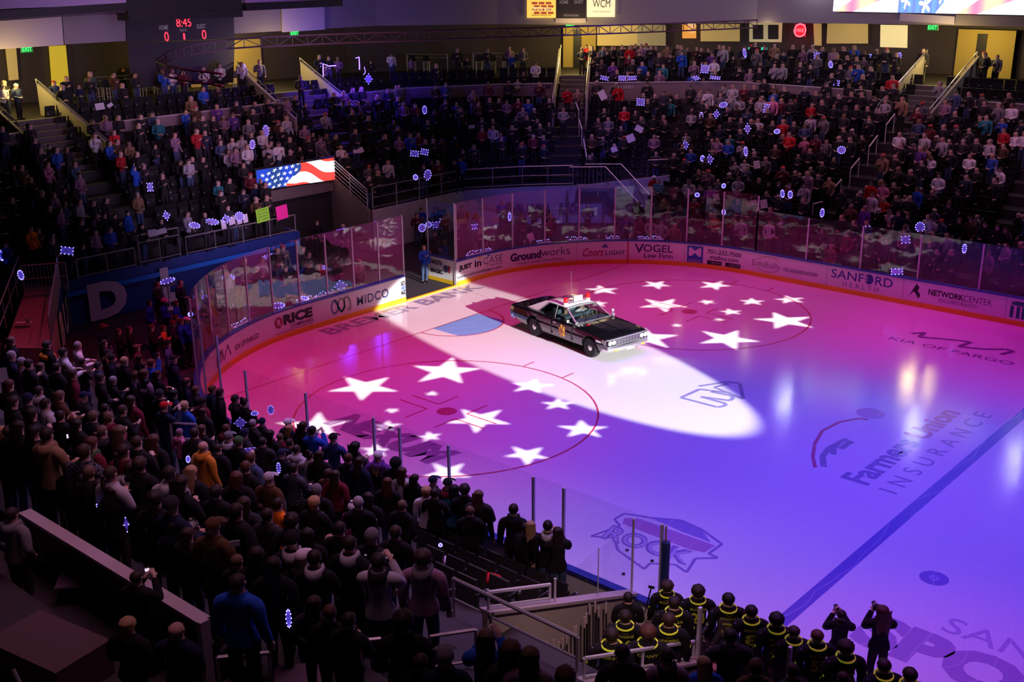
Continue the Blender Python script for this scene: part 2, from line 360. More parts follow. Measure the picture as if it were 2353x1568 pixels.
# ================================================================ boards
GS0, GS1 = None, None
S_OPEN0 = s_at(932, 665, .5); S_OPEN1 = s_at(1050, 630, .5)
def board_run(mbp, s0, s1, z0, z1, off, step=.3):
    n = max(1, int((s1-s0)/step)); vs = []; 
    for i in range(n+1):
        s = s0+(s1-s0)*i/n
        for o_, z in ((0, z0), (0, z1), (off, z1), (off, z0)):
            x, y = bpt(s, o_ if o_ else .0); vs.append((x, y, z))
    fs = []
    for i in range(n):
        a = i*4; b = a+4
        for k in range(4): fs.append((a+k, b+k, b+(k+1) % 4, a+(k+1) % 4))
    fs += [(0,1,2,3), (n*4+3, n*4+2, n*4+1, n*4)]
    mbp.add(vs, fs)
def offrun(mbp, s0, s1, z0, z1, o0, o1, step=.3):
    n = max(1, int((s1-s0)/step)); vs = []
    for i in range(n+1):
        s = s0+(s1-s0)*i/n
        for o_, z in ((o0, z0), (o0, z1), (o1, z1), (o1, z0)):
            x, y = bpt(s, o_); vs.append((x, y, z))
    fs = []
    for i in range(n):
        a = i*4; b = a+4
        for k in range(4): fs.append((a+k, b+k, b+(k+1) % 4, a+(k+1) % 4))
    fs += [(0,1,2,3), (n*4+3, n*4+2, n*4+1, n*4)]
    mbp.add(vs, fs)
BENCH_S = 36-16.9     # the near boards stop where the team bench begins
boards = {}
for nm, a, b, lab in (('left', 5.0, S_OPEN0, 'white dasher boards curving round the left corner, up to the open gate'),
                      ('far', S_OPEN1, BS[-1], 'white dasher boards with adverts along the far side, right of the open gate')):
    t = thing('dasher_boards', lab, 'rink boards')
    q = MB(); offrun(q, a, b, .19, 1.03, 0, .10); q.build('board_panel', M_['white'], t)
    q = MB(); offrun(q, a, b, 0, .19, -.025, .10); q.build('kick_plate', M_['yellow'], t)
    q = MB(); offrun(q, a, b, 1.03, 1.09, -.03, .16); q.build('cap_rail', M_['capblue'], t)
    boards[nm] = t
# ---------------------------------------------------------------- adverts on the boards
def ad(txt, pl, pr, z0, z1, col, side, bold=.0, space=1.0, shear=0, name='advert_lettering', off=-.008):
    key = 'ink_%d_%d_%d' % tuple(int(c*999) for c in col)
    s0, s1 = s_at(*pl), s_at(*pr); mt = mat(key, col, .45)
    def fn(a, b):
        x, y = bpt(s0+(s1-s0)*a, off); return (x, y, z0+(z1-z0)*b)
    return text_map(name, txt, fn, mt, boards[side], bold, shear, space)
def ad_shape(name, paths, px0, py0, wpx, z0, z1, col, side, wd=.05):
    # little emblems: strokes in a unit box laid on the board face
    s0 = s_at(px0, py0); s1 = s_at(px0+wpx, py0); b = MB()
    for p in paths:
        for i in range(len(p)-1):
            (a0, b0), (a1, b1) = p[i], p[i+1]; W = s1-s0; H = z1-z0
            A = (a0*W, b0*H); B = (a1*W, b1*H); q = seg(A, B, wd)
            b.add([(*bpt(s0+u, -.010), z0+v) for u, v in q], [(0,1,2,3)])
    return b.build(name, mat('ink_%d_%d_%d' % tuple(int(c*999) for c in col), col, .45), boards[side])
def ad_fill(name, poly, px0, py0, wpx, z0, z1, col, side, off=-.006):
    s0 = s_at(px0, py0); s1 = s_at(px0+wpx, py0); b = MB()
    b.add([(*bpt(s0+u*(s1-s0), off), z0+v*(z1-z0)) for u, v in poly], [list(range(len(poly)))])
    return b.build(name, mat('ink_%d_%d_%d' % tuple(int(c*999) for c in col), col, .45), boards[side])
SQ = [(0,0),(1,0),(1,1),(0,1)]; CIR = [(.5+.5*math.cos(rad(a)), .5+.5*math.sin(rad(a))) for a in range(0, 360, 15)]
NV = (.03,.03,.12); K = (.02,.018,.03); RD = (.35,.02,.05)
ad_shape('advert_emblem', [[(0,0),(.12,1),(.12,.4),(.38,1),(.30,.1)],[(.38,1),(.5,.2),(.5,1)],[(.55,.1),(.85,1),(1,.1)]], 497, 825, 32, .35, .80, K, 'left', .05)
ad('KIA OF FARGO', (540,803), (594,775), .42, .62, K, 'left', .01)
ad_fill('advert_disc', CIR, 631, 742, 18, .45, .88, (.30,.02,.06), 'left')
ad('R', (636,742), (645,738), .54, .79, (.75,.72,.75), 'left', .05, off=-.016)
ad('RICE', (652,735), (718,715), .50, .88, K, 'left', .06)
ad('COMPANIES', (668,748), (718,733), .33, .45, K, 'left', .01)
ad('FOOD BUILDING AND CONSTRUCTION PARTNERS', (633,765), (719,740), .235, .285, K, 'left')
loop = lambda c: [(c+.16*math.cos(rad(a)), .5+.46*math.sin(rad(a))) for a in range(0, 361, 30)]
ad_shape('advert_emblem', [loop(.18), [(.18,.96),(.34,.5),(.5,.04),(.62,.3)]], 760, 706, 48, .33, .90, (.10,.22,.45), 'left', .07)
ad_shape('advert_emblem', [loop(.5), [(.66,.2),(.66,.9),(.84,.96),(.95,.6),(.95,.1),(.8,.08)]], 760, 706, 48, .33, .90, (.25,.32,.16), 'left', .07)
ad('MIDCO', (820,695), (893,676), .40, .76, (.05,.06,.20), 'left', .015, 1.1)
ad('DAKOTA', (921,668), (931,664), .68, .88, K, 'left', .05)
ad('MAGIC', (921,675), (931,671), .30, .50, K, 'left', .05)
ad_fill('advert_disc', CIR, 922, 668, 9, .50, .68, (.15,.22,.5), 'left')
ad('JUST', (1054,617), (1084,610), .56, .84, K, 'far', .06)
ad('in', (1090,608), (1106,604), .58, .88, K, 'far', .03)
ad('CASE', (1110,604), (1155,594), .60, .90, (.06,.05,.08), 'far', -.012)
ad('www.justincasefargo.com', (1050,634), (1152,610), .26, .42, K, 'far', .01)
ad('West Acres', (1123,611), (1155,603), .48, .56, K, 'far')
ad_fill('advert_emblem', [(0,1),(.5,0),(1,.9),(.6,1)], 1098, 596, 9, .86, .99, (.7,.5,.1), 'far')
ad_fill('advert_emblem', [(0,1),(.5,0),(1,.9),(.6,1)], 1119, 592, 9, .90, 1.0, (.1,.3,.6), 'far')
ad('Ground', (1173,590), (1243,583), .46, .84, (.04,.03,.14), 'far', .05)
ad('works', (1243,583), (1310,577), .52, .88, (.04,.03,.14), 'far', -.005)
ad('Foundation Solutions Crafted with Pride', (1190,603), (1294,594), .30, .39, K, 'far')
ad('Coors', (1340,583), (1388,580), .36, .74, (.45,.03,.08), 'far', .015, shear=.35)
ad('LIGHT', (1391,581), (1437,580), .40, .60, (.07,.06,.20), 'far', .02, 1.15)
ad_fill('advert_emblem', [(0,0),(.3,.6),(.4,.5),(.55,1),(1,0)], 1381, 570, 16, .74, .96, (.08,.12,.4), 'far')
ad('V', (1458,580), (1480,580), .50, .92, (.04,.03,.14), 'far', .02)
ad('OGEL', (1479,580), (1547,582), .56, .90, (.04,.03,.14), 'far', .015)
ad('Law Firm', (1480,590), (1547,593), .28, .52, (.04,.03,.14), 'far', .01)
ad_fill('advert_panel', SQ, 1578, 583, 37, .22, .96, (.03,.12,.48), 'far')
ad('M', (1584,578), (1611,580), .50, .88, (.78,.78,.82), 'far', .03, off=-.024)
ad('matbus', (1582,598), (1612,600), .25, .38, (.5,.5,.55), 'far', .01, off=-.024)
ad('701-232-7500', (1626,580), (1703,587), .68, .88, (.05,.04,.14), 'far', .02)
ad('matbus.com', (1631,590), (1697,596), .44, .64, (.05,.04,.14), 'far', .015)
for px, tx in ((1625, 'App Store'), (1667, 'Google Play')):
    ad_fill('advert_badge', SQ, px, 600, 35, .20, .38, K, 'far'); ad(tx, (px+10, 600), (px+33, 602), .24, .34, (.6,.6,.65), 'far', off=-.022)
ad('EideBailly', (1729,606), (1793,614), .38, .72, (.20,.10,.18), 'far', -.01)
ad_shape('advert_swoosh', [[(.1,.75),(.35,.93),(.6,1),(.85,.92),(1,.75)], [(.15,.2),(.4,.02),(.75,.03),(.95,.2)]], 1733, 607, 57, .26, .94, (.5,.25,.12), 'far', .025)
ad('CPAs & BUSINESS ADVISORS', (1801,622), (1880,632), .45, .60, (.10,.06,.12), 'far', .01)
ad('SANF', (1910,632), (1985,643), .56, .92, (.03,.04,.30), 'far', .005)
ad_fill('advert_disc', CIR, 1987, 645, 19, .54, .96, (.03,.04,.30), 'far')
ad_shape('advert_emblem', [[(0,.66),(.45,.66)],[(0,.5),(.45,.5)],[(0,.34),(.45,.34)]], 1984, 645, 20, .54, .96, (.7,.7,.75), 'far', .035)
ad('RD', (2010,647), (2050,653), .56, .92, (.03,.04,.30), 'far', .005)
ad('HEALTH', (1937,652), (2019,665), .28, .48, (.06,.06,.30), 'far', -.01, 1.6)
ad_fill('advert_emblem', [(0,.05),(.42,1),(.62,.75),(.5,.45),(.3,.45)], 2089, 668, 38, .34, .92, K, 'far')
ad_fill('advert_emblem', [(.28,.5),(.55,.5),(.72,.25),(1,1),(.62,0)], 2089, 668, 38, .34, .92, K, 'far')
ad('NETWORK', (2134,668), (2213,681), .56, .80, K, 'far', .03)
ad('CENTER', (2214,681), (2278,692), .56, .80, K, 'far', -.01)
ad('INCORPORATED', (2160,683), (2246,697), .36, .50, K, 'far', -.01)
ad_fill('advert_emblem', [(.1,.75),(.9,.75),(1,.88),(.75,1),(.25,1),(0,.88)], 2322, 705, 48, .28, .92, (.01,.20,.16), 'far')
for a in (0, .30, .55, .80): ad_fill('advert_emblem', [(a,0),(a+.17,0),(a+.17,.68),(a,.74)], 2322, 705, 48, .28, .92, (.01,.20,.16), 'far')
sg = s_at(1443, 580)
b = MB(); offrun(b, sg-.03, sg+.03, .0, 1.04, -.03, -.026); b.build('goal_line_stripe', mat('line_red', (.5,.02,.05), .4), boards['far'])
for px in (1325, 1572, 1120, 1900, 2075, 2310): 
    s_ = s_at(px, 600); b = MB(); offrun(b, s_-.006, s_+.006, .19, 1.03, -.004, -.002); b.build('panel_joint', M_['ink'], boards['far'])
# ---------------------------------------------------------------- glass round the rink
def glass_run(lab, s0, s1, ztop, w, mt, rz=1.09, breaks=None, skipend=False, postr=.035, group=None):
    t = thing('rink_glass', lab, 'rink glass')
    n = max(1, round((s1-s0)/w)); br = breaks or [s0+(s1-s0)*i/n for i in range(n+1)]
    for i in range(len(br)-1):
        a, b_ = br[i]+.02, br[i+1]-.02; q = MB(); offrun(q, a, b_, rz, ztop, .055, .070, .6); q.build('glass_pane', mt, t)
    for s in br:
        x, y = bpt(s, .062); x2, y2 = bpt(s, .11); q = MB()
        yaw = math.atan2(y2-y, x2-x); q.obox((x, y, (rz+ztop)/2-.02), (.05, postr*1.6, ztop-rz-.04), yaw); q.build('glass_post', M_['alu'], t)
    return t
s_fl = s_at(1735, 560, 1.09)
glass_run('tall clear glass behind the boards from the open gate round to the far corner', S_OPEN1+.06, s_fl, 3.5, 1.62, M_['glass'])
glass_run('lower run of clear glass along the far side boards', s_fl, BS[-1], 2.87, 2.45, M_['glass'])
glass_run('tall clear glass on the left end boards, left of the open gate', s_at(507, 797, 2.87, lo=29, hi=46), S_OPEN0, 3.5, 1.30, M_['glass'])
ng = [BENCH_S+.0, 36-14.9, 36-11.95, 36-9.93, 36-8.6, 36-6.4, 36-4.35]
s_lc = s_at(507, 797, 2.87, lo=29, hi=46)
ng = [36-18.05] + [s_at(px, py, 2.87, hi=38) for px, py in ((1300,1125),(1230,1095),(1035,1030),(923,985),(862,962),(707,908),(568,835))] + [s_lc]
glass_run('low clear glass in front of the near stand', 0, 0, 2.87, 1, M_['nglass'], breaks=ng, postr=.034)
# ================================================================ floor, walls and stands
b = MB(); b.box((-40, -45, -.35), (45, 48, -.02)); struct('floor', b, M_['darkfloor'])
STANDS = {}
def loft(name, B, T, n, lab):
    """stepped seating between a bottom and a top polyline (x, y, z)"""
    B = [Vector(p) for p in B]; T = [Vector(p) for p in T]; k = len(B); mbs = MB(); rows = []
    for j in range(n+1): rows.append([B[i].lerp(T[i], j/n) for i in range(k)])
    for j in range(n):
        z0 = rows[j][0].z; vs = []
        for i in range(k):
            p, q = rows[j][i], rows[j+1][i]; zt = p.z; zn = q.z
            vs += [(p.x, p.y, zt), (q.x, q.y, zt), (q.x, q.y, zn)]
        fs = []
        for i in range(k-1): a = i*3; c = a+3; fs += [(a, c, c+1, a+1), (a+1, c+1, c+2, a+2)]
        mbs.add(vs, fs)
    vs = []
    for p in B: vs += [(p.x, p.y, -.02), (p.x, p.y, p.z)]
    mbs.add(vs, [(i*2, i*2+2, i*2+3, i*2+1) for i in range(k-1)])
    # closed ends
    for i in (0, k-1):
        poly = [(B[i].x, B[i].y, -.02)]
        for j in range(n): poly += [(rows[j][i].x, rows[j][i].y, rows[j][i].z), (rows[j+1][i].x, rows[j+1][i].y, rows[j][i].z)]
        poly += [tuple(T[i]), (T[i].x, T[i].y, -.02)]
        mbs.add(poly, [list(range(len(poly)))])
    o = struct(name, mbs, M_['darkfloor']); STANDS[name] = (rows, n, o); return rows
S1 = loft('stand_end_left', [(-10.6,-10.2,1.7), (-10.6,1.0,1.7)], [(-18.4,-14,5.3), (-18.5,1.0,5.3)], 9, '')
S2 = loft('stand_over_tunnel', [(-13.2,1.0,3.05), (-13.2,5.4,3.05)], [(-18.5,1.0,5.3), (-18.6,5.4,5.3)], 6, '')
S3 = loft('stand_corner', [(-10.6,5.4,1.9), (-10.7,11.6,1.9), (-8.9,14.2,1.9), (-7.0,16.3,1.9), (-2.6,19.9,2.6)],
          [(-18.6,5.4,5.3), (-17.8,14.6,5.4), (-14.4,18.6,5.5), (-10.3,21.5,5.6), (-3.3,24.9,5.9)], 9, '')
S4 = loft('stand_far_side', [(-2.2,14.2,.45), (36,14.2,.45)], [(-3.3,24.9,5.9), (36,25.1,5.9)], 13, '')
# near stand: rows parallel to the boards, wrapping round the left corner
NR = 11
def near_row(j, off=0.0, xe=30.0):
    r = 13.75+.85*j+off; out = [(xe, -r)]
    cx, cy = 5.18, -4.42; rr = r-4.42
    for a in np.linspace(270, 222, 33):
        q = (cx+rr*math.cos(rad(a)), cy+rr*math.sin(rad(a))); e = (cx+(13.75+.85*j-4.42)*math.cos(rad(a)), cy+(13.75+.85*j-4.42)*math.sin(rad(a))); u, v = proj((*e, .55+.41*j))
        if a < 266 and (v < 838-.04*u): break
        out.append(q)
    return out
mbn = MB()
def row_strip(P, Q, z0, first):
    k = len(P); vs = []
    for i in range(k): vs += [(*P[i], z0), (*Q[i], z0), (*Q[i], z0+.41)]
    fs = []
    for i in range(k-1): a = i*3; c = a+3; fs += [(a, a+1, c+1, c), (a+1, a+2, c+2, c+1)]
    mbn.add(vs, fs)
    if first:
        vs = []
        for i in range(k): vs += [(*P[i], 0), (*P[i], z0)]
        mbn.add(vs, [(i*2, i*2+1, i*2+3, i*2+2) for i in range(k-1)])
    for i in (0, k-1): mbn.add([(*P[i], 0), (*P[i], z0), (*Q[i], z0), (*Q[i], 0)], [(0,1,2,3)])
for j in range(NR):
    z0 = .55+.41*j; xe = 17.3 if j < 4 else 30
    row_strip(near_row(j, -.42, xe), near_row(j, .43, xe), z0, j == 0)
    if j in (1, 2, 3):
        r = 13.75+.85*j; row_strip([(30, -r+.42), (19.52, -r+.42)], [(30, -r-.43), (19.52, -r-.43)], z0, j == 1)
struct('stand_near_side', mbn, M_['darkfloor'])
def near_z(j): return .55+.41*j
# wheelchair platform behind the near stand, where the photographer's side begins
b = MB(); b.box((4, -31, 3.2), (34, -23.55, 5.05)); struct('platform_floor', b, mat('platform_carpet', (.035,.028,.032), .9, noise=.3, nscale=2))
# ---------------------------------------------------------------- walls round the bowl
def wall_poly(name, pts, z0s, z1s, th, m):
    b = MB(); k = len(pts)
    for i in range(k-1):
        (x0, y0), (x1, y1) = pts[i], pts[i+1]; l = math.hypot(x1-x0, y1-y0); nx, ny = -(y1-y0)/l*th, (x1-x0)/l*th
        b.add([(x0,y0,z0s[i]),(x1,y1,z0s[i+1]),(x1,y1,z1s[i+1]),(x0,y0,z1s[i]),(x0+nx,y0+ny,z0s[i]),(x1+nx,y1+ny,z0s[i+1]),(x1+nx,y1+ny,z1s[i+1]),(x0+nx,y0+ny,z1s[i])],
              [(0,1,2,3),(7,6,5,4),(3,2,6,7),(0,4,5,1),(1,5,6,2),(0,3,7,4)])
    return struct(name, b, m)
wall_poly('wall_end_blue', [(-10.58,-10.0), (-10.58,1.0)], [0,0], [1.75,1.75], .12, M_['bluewall'])
_w0 = atz(142, 806, 0)
wall_poly('wall_ramp_blue', [(_w0.x,_w0.y), (-10.58,-9.9)], [0,0], [1.3,1.75], .12, M_['bluewall'])
b = MB(); b.box((-10.44,-9.9,1.18), (-10.42,1.0,1.36)); struct('trim_1', b, M_['blueband'])
wall_poly('wall_corner', [(-10.5,5.4), (-10.6,11.6), (-8.8,14.2), (-6.9,16.3), (-2.5,19.9), (-2.1,14.2)], [0]*6, [1.95,1.95,1.95,1.95,2.6,.5], .1, mat('corner_wall_paint', (.50,.46,.52), .7, noise=.2, nscale=2))
UP = [(-18.4,-14,6.2), (-18.5,1.0,6.2), (-18.6,8,6.2), (-17.8,14.6,6.3), (-14.4,18.6,6.4), (-10.3,21.5,6.5), (-3.3,24.9,6.72), (4.5,25.0,6.72)]
UP2 = [(7.2,25.3,6.55), (36,25.5,6.55)]
# stairways that break the upper wall: (x, y) on the wall line, half width
STAIR = [(0, (-18.45,-5.4), 1.4), (2, (-18.5,8.6), 1.9), (4, (-11.1,20.95), .85), (7, (6.8,25.1), 1.25)]
def along(poly, step=.25):
    out = []
    for i in range(len(poly)-1):
        a, c = Vector(poly[i]), Vector(poly[i+1]); n = max(1, int((c-a).length/step))
        out += [a.lerp(c, k/n) for k in range(n)]
    return out+[Vector(poly[-1])]
def run_gap(poly, gaps):
    runs, cur = [], []
    for p in along(poly):
        if any(math.hypot(p.x-g[0], p.y-g[1]) < r for g, r in gaps):
            if len(cur) > 1: runs.append(cur)
            cur = []
        else: cur.append(p)
    if len(cur) > 1: runs.append(cur)
    return runs
gaps = [(s[1], s[2]) for s in STAIR]
n_ = 0
for pl in (UP, UP2):
    for run in run_gap(pl, gaps):
        n_ += 1; rr = [run[0]] + run[4:-4:4] + [run[-1]]
        wall_poly('wall_parapet_%d' % n_, [(p.x, p.y) for p in rr], [p.z-1.1 for p in rr], [p.z for p in rr], .14, M_['wallp'])
        b = MB(); b.tube([p + Vector((0,0,.02)) for p in rr], .05, 4); struct('trim_%d' % (n_+1), b, mat('parapet_cap', (.50,.42,.46), .6))
# upper deck behind the parapet: two dark seating steps, then the concourse floor
def offpoly(poly, d):
    out = []
    for i, p in enumerate(poly):
        a = Vector(poly[max(i-1,0)]); c = Vector(poly[min(i+1,len(poly)-1)]); t = (c-a); t.z = 0; t.normalize()
        out.append((p[0]-t.y*d, p[1]+t.x*d, p[2]))
    return out
UPA = UP + UP2[1:]
UPA[7] = (4.5,25.0,6.72); UPA[8] = (36,25.5,6.72)
deck = MB(); lv = [(0.05,-.95), (.9,-.95), (.9,-.55), (1.8,-.55), (1.8,-.15), (2.7,-.15), (2.7,.15), (9.5,.15)]
R0 = [offpoly(UPA, d) for d, _ in lv]; vs = []
for r_, (d, dz) in zip(R0, lv): vs += [(p[0], p[1], p[2]+dz) for p in r_]
k = len(UPA); deck.add(vs, [(i*k+j, i*k+j+1, (i+1)*k+j+1, (i+1)*k+j) for i in range(len(lv)-1) for j in range(k-1)])
struct('floor_upper_deck', deck, M_['darkfloor'])
# concourse back wall, and the grey fascia that hangs over it
BW = offpoly(UPA, 9.4)
wall_poly('wall_concourse', [(p[0], p[1]) for p in BW], [p[2] for p in BW], [11.5]*len(BW), .2, mat('concourse_wall', (.07,.055,.065), .8, noise=.2, nscale=1))
FA = offpoly(UPA, 4.0); fz = [9.47,9.47,9.45,9.5,9.48,9.42,9.62,9.75,9.95]
wall_poly('wall_fascia', [(p[0], p[1]) for p in FA], fz, [z+5 for z in fz], .3, M_['fascia'])
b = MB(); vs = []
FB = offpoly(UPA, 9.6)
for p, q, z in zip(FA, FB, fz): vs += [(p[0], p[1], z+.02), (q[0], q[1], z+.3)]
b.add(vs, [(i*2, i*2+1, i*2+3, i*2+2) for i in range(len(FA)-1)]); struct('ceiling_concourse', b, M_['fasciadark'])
def on_fascia(px, py, off=.0):
    d = ray(px, py); best = None
    for i in range(len(FA)-1):
        a = Vector(FA[i][:2]); c = Vector(FA[i+1][:2]); e = c-a; nx = Vector((e.y, -e.x)).normalized()
        a2 = a+nx*off; den = d.x*nx.x+d.y*nx.y
        if abs(den) < 1e-6: continue
        t = ((a2-Vector(CAM[:2])).dot(nx))/den
        if t <= 0: continue
        P = CAM + d*t; u = (Vector(P[:2])-a2).dot(e)/e.dot(e)
        if -.02 <= u <= 1.02: best = P if best is None or t < best[1] else best[0]; best = (best, t)
    return best[0] if best else CAM+d*62
def fpanel(mbp, q, off, th=.06):
    P = [on_fascia(x, y, off) for x, y in q]; n = (P[1]-P[0]).cross(P[3]-P[0]).normalized()
    if n.dot(F_) > 0: n = -n
    mbp.add([tuple(p+n*th) for p in P]+[tuple(p) for p in P], [(0,1,2,3),(7,6,5,4),(0,4,5,1),(1,5,6,2),(2,6,7,3),(3,7,4,0)])
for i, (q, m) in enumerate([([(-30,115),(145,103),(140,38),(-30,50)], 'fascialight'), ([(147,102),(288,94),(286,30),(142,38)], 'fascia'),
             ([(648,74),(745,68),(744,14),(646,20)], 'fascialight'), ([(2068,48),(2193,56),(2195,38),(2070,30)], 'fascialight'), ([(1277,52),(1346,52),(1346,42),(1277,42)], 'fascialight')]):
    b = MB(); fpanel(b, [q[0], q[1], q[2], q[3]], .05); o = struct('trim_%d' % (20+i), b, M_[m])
# ---------------------------------------------------------------- stairways through the upper wall
def bowl_stair(idx, pt, hw, n_out, lab):
    """concourse stair: side walls, steps, handrails; n_out = outward unit vector"""
    o = Vector(pt).to_3d(); n = Vector(n_out).normalized().to_3d(); t = Vector((-n.y, n.x, 0))
    zt = min(UPA, key=lambda p: (p[0]-pt[0])**2+(p[1]-pt[1])**2)[2]-1.0
    th = thing('concourse_stair', lab, 'stairs')
    b = MB(); N = 9
    for i in range(N):
        z = zt-.6+.22*i; a = o + n*(-1.0+.34*i)
        c = a + n*.17; yaw = math.atan2(n.y, n.x); b.obox((c.x, c.y, z-.2), (.34, hw*2-.3, .62), yaw)
    b.build('steps', M_['step'], th)
    lo = o - n*1.6; hi = o + n*4.0
    for s in (-1, 1):
        w_ = MB(); e = t*s*hw
        P = [lo+e, hi+e]; zz = [(zt-2.2, zt+.35), (zt-2.2, zt+2.6)]
        q = [(P[0].x,P[0].y,zz[0][0]), (P[1].x,P[1].y,zz[1][0]), (P[1].x,P[1].y,zz[1][1]), (P[0].x,P[0].y,zz[0][1])]
        q2 = [(x+t.x*s*.12, y+t.y*s*.12, z) for x, y, z in q]
        w_.add(q+q2, [(0,1,2,3),(7,6,5,4),(3,2,6,7),(0,4,5,1),(1,5,6,2),(0,3,7,4)])
        w_.build('side_wall', mat('stair_wall', (.42,.38,.33), .8, noise=.15), th)
        r_ = MB(); A = lo+e; B_ = hi+e; r_.tube([(A.x,A.y,zt+.55),(B_.x,B_.y,zt+2.8)], .03)
        for u in np.linspace(0, 1, 5):
            q_ = A.lerp(B_, u); z = zt+.35+2.25*u; r_.bar((q_.x,q_.y,z), (q_.x,q_.y,z+.2), .022)
        r_.build('handrail', M_['steel'], th)
    # the lit doorway at the top
    d = MB(); c = o + n*8.9; yaw = math.atan2(n.y, n.x); zf = zt+1.15
    d.obox((c.x, c.y, zf+1.2), (.12, hw*2.4, 2.5), yaw); d.build('doorway_wall', mat('warm_wall', (.55,.42,.12), .8), th)
    d = MB(); c2 = o + n*8.8 + t*hw*.15; d.obox((c2.x, c2.y, zf+1.1), (.10, .5, 2.3), yaw); d.build('door_post', M_['black'], th)
    c = o + n*6.2; point('concourse_lamp', (c.x, c.y, zf+2.35), (1, .72, .20), 230, .25); c = o + n*3.0; point('concourse_lamp', (c.x, c.y, zf+1.9), (1, .72, .20), 150, .25)
    return th, o, n, t, zt
def nrm(i):
    a = Vector(UPA[i][:2]); c = Vector(UPA[i+1][:2]); e = (c-a).normalized(); return (-e.y, e.x)
STI = []
for (i, pt, hw), lab in zip(STAIR, ('leftmost lit stairway with sloping side walls, climbing to the concourse', 'yellow-walled stairway left of the blue-lit seating bay',
                                'narrow stairway with tall white side walls below the shots-on-goal board', 'right-hand lit stairway with an orange door at its top')):
    STI.append(bowl_stair(i, pt, hw, nrm(i), lab))
# EXIT signs
def word_sign(name, txt, c, yaw, wd, ht, mtext, mback, lab, cat='sign', dep=.06, bold=.03):
    t = thing(name, lab, cat, tuple(c), yaw)
    b = MB(); b.box((-dep, -wd/2, -ht/2), (0, wd/2, ht/2)); b.build('sign_body', mback, t)
    text_map('sign_lettering', txt, lambda a, v: (.006, -wd*.42+a*wd*.84, -ht*.34+v*ht*.68), mtext, t, bold)
    return t
for (px, py), k, lab in (((62,113), 0, 'green exit sign over the leftmost stairway'), ((677,76), 1, 'green exit sign beside the yellow stair wall'), ((1310,57), 2, 'green exit sign over the narrow white stairway'), ((2143,63), 3, 'green exit sign over the right-hand stairway')):
    _, o, n, t_, zt = STI[k]; d = ray(px, py); pl = o + n*4.6; tt = (pl-CAM).dot(n)/d.dot(n); P = CAM + d*tt
    word_sign('exit_sign', 'EXIT', P, math.atan2(-n.y, -n.x), .55, .30, emat('exit_green', (.05,1,.15), 2.2), mat('exit_body', (.01,.10,.02), .5, emit=(0,.3,.04), es=.5), lab)
# ================================================================ people
def skin_eval(V, E, RAD, sub, root=0):
    me = bpy.data.meshes.new('s'); me.from_pydata(V, E, []); o = bpy.data.objects.new('s', me); COL.objects.link(o)
    md = o.modifiers.new('k', 'SKIN'); md.use_smooth_shade = True; md.branch_smoothing = .3
    sv = me.skin_vertices[0].data
    for i, r in enumerate(RAD): sv[i].radius = r if isinstance(r, tuple) else (r, r); sv[i].use_root = (i == root)
    if sub: s = o.modifiers.new('u', 'SUBSURF'); s.levels = sub; s.render_levels = sub
    dg = bpy.context.evaluated_depsgraph_get(); dg.update()
    m2 = bpy.data.meshes.new_from_object(o.evaluated_get(dg)); bpy.data.objects.remove(o); bpy.data.meshes.remove(me)
    v = np.empty(len(m2.vertices)*3); m2.vertices.foreach_get('co', v); v = v.reshape(-1, 3)
    f = [tuple(p.vertices) for p in m2.polygons]; bpy.data.meshes.remove(m2); return v, f
POSE = {  # elbow R, wrist R, elbow L, wrist L (x is the person's right = +x when facing +y)
 'down': ((.24,-.02,1.12), (.26,.07,.87), (-.24,-.02,1.12), (-.26,.07,.87)),
 'clasp': ((.25,-.02,1.13), (.07,.21,1.05), (-.25,-.02,1.13), (-.05,.22,1.03)),
 'heart': ((.27,.07,1.14), (.03,.20,1.27), (-.24,-.02,1.12), (-.26,.08,.87)),
 'phone': ((.23,.17,1.22), (.07,.33,1.47), (-.23,.17,1.22), (-.07,.33,1.46)),
 'clap': ((.24,.08,1.14), (.05,.27,1.28), (-.24,.08,1.14), (-.06,.27,1.25)),
 'pocket': ((.28,-.08,1.13), (.19,.07,.97), (-.28,-.08,1.13), (-.19,.07,.97)),
 'raise': ((.29,.04,1.52), (.22,.12,1.76), (-.25,.0,1.13), (-.12,.18,1.02)),
 'hold': ((.26,.06,1.13), (.15,.31,1.14), (-.26,.06,1.13), (-.15,.31,1.14)),
 'sit': ((.25,.02,1.10), (.16,.30,1.10), (-.25,.02,1.10), (-.16,.30,1.10)),
}
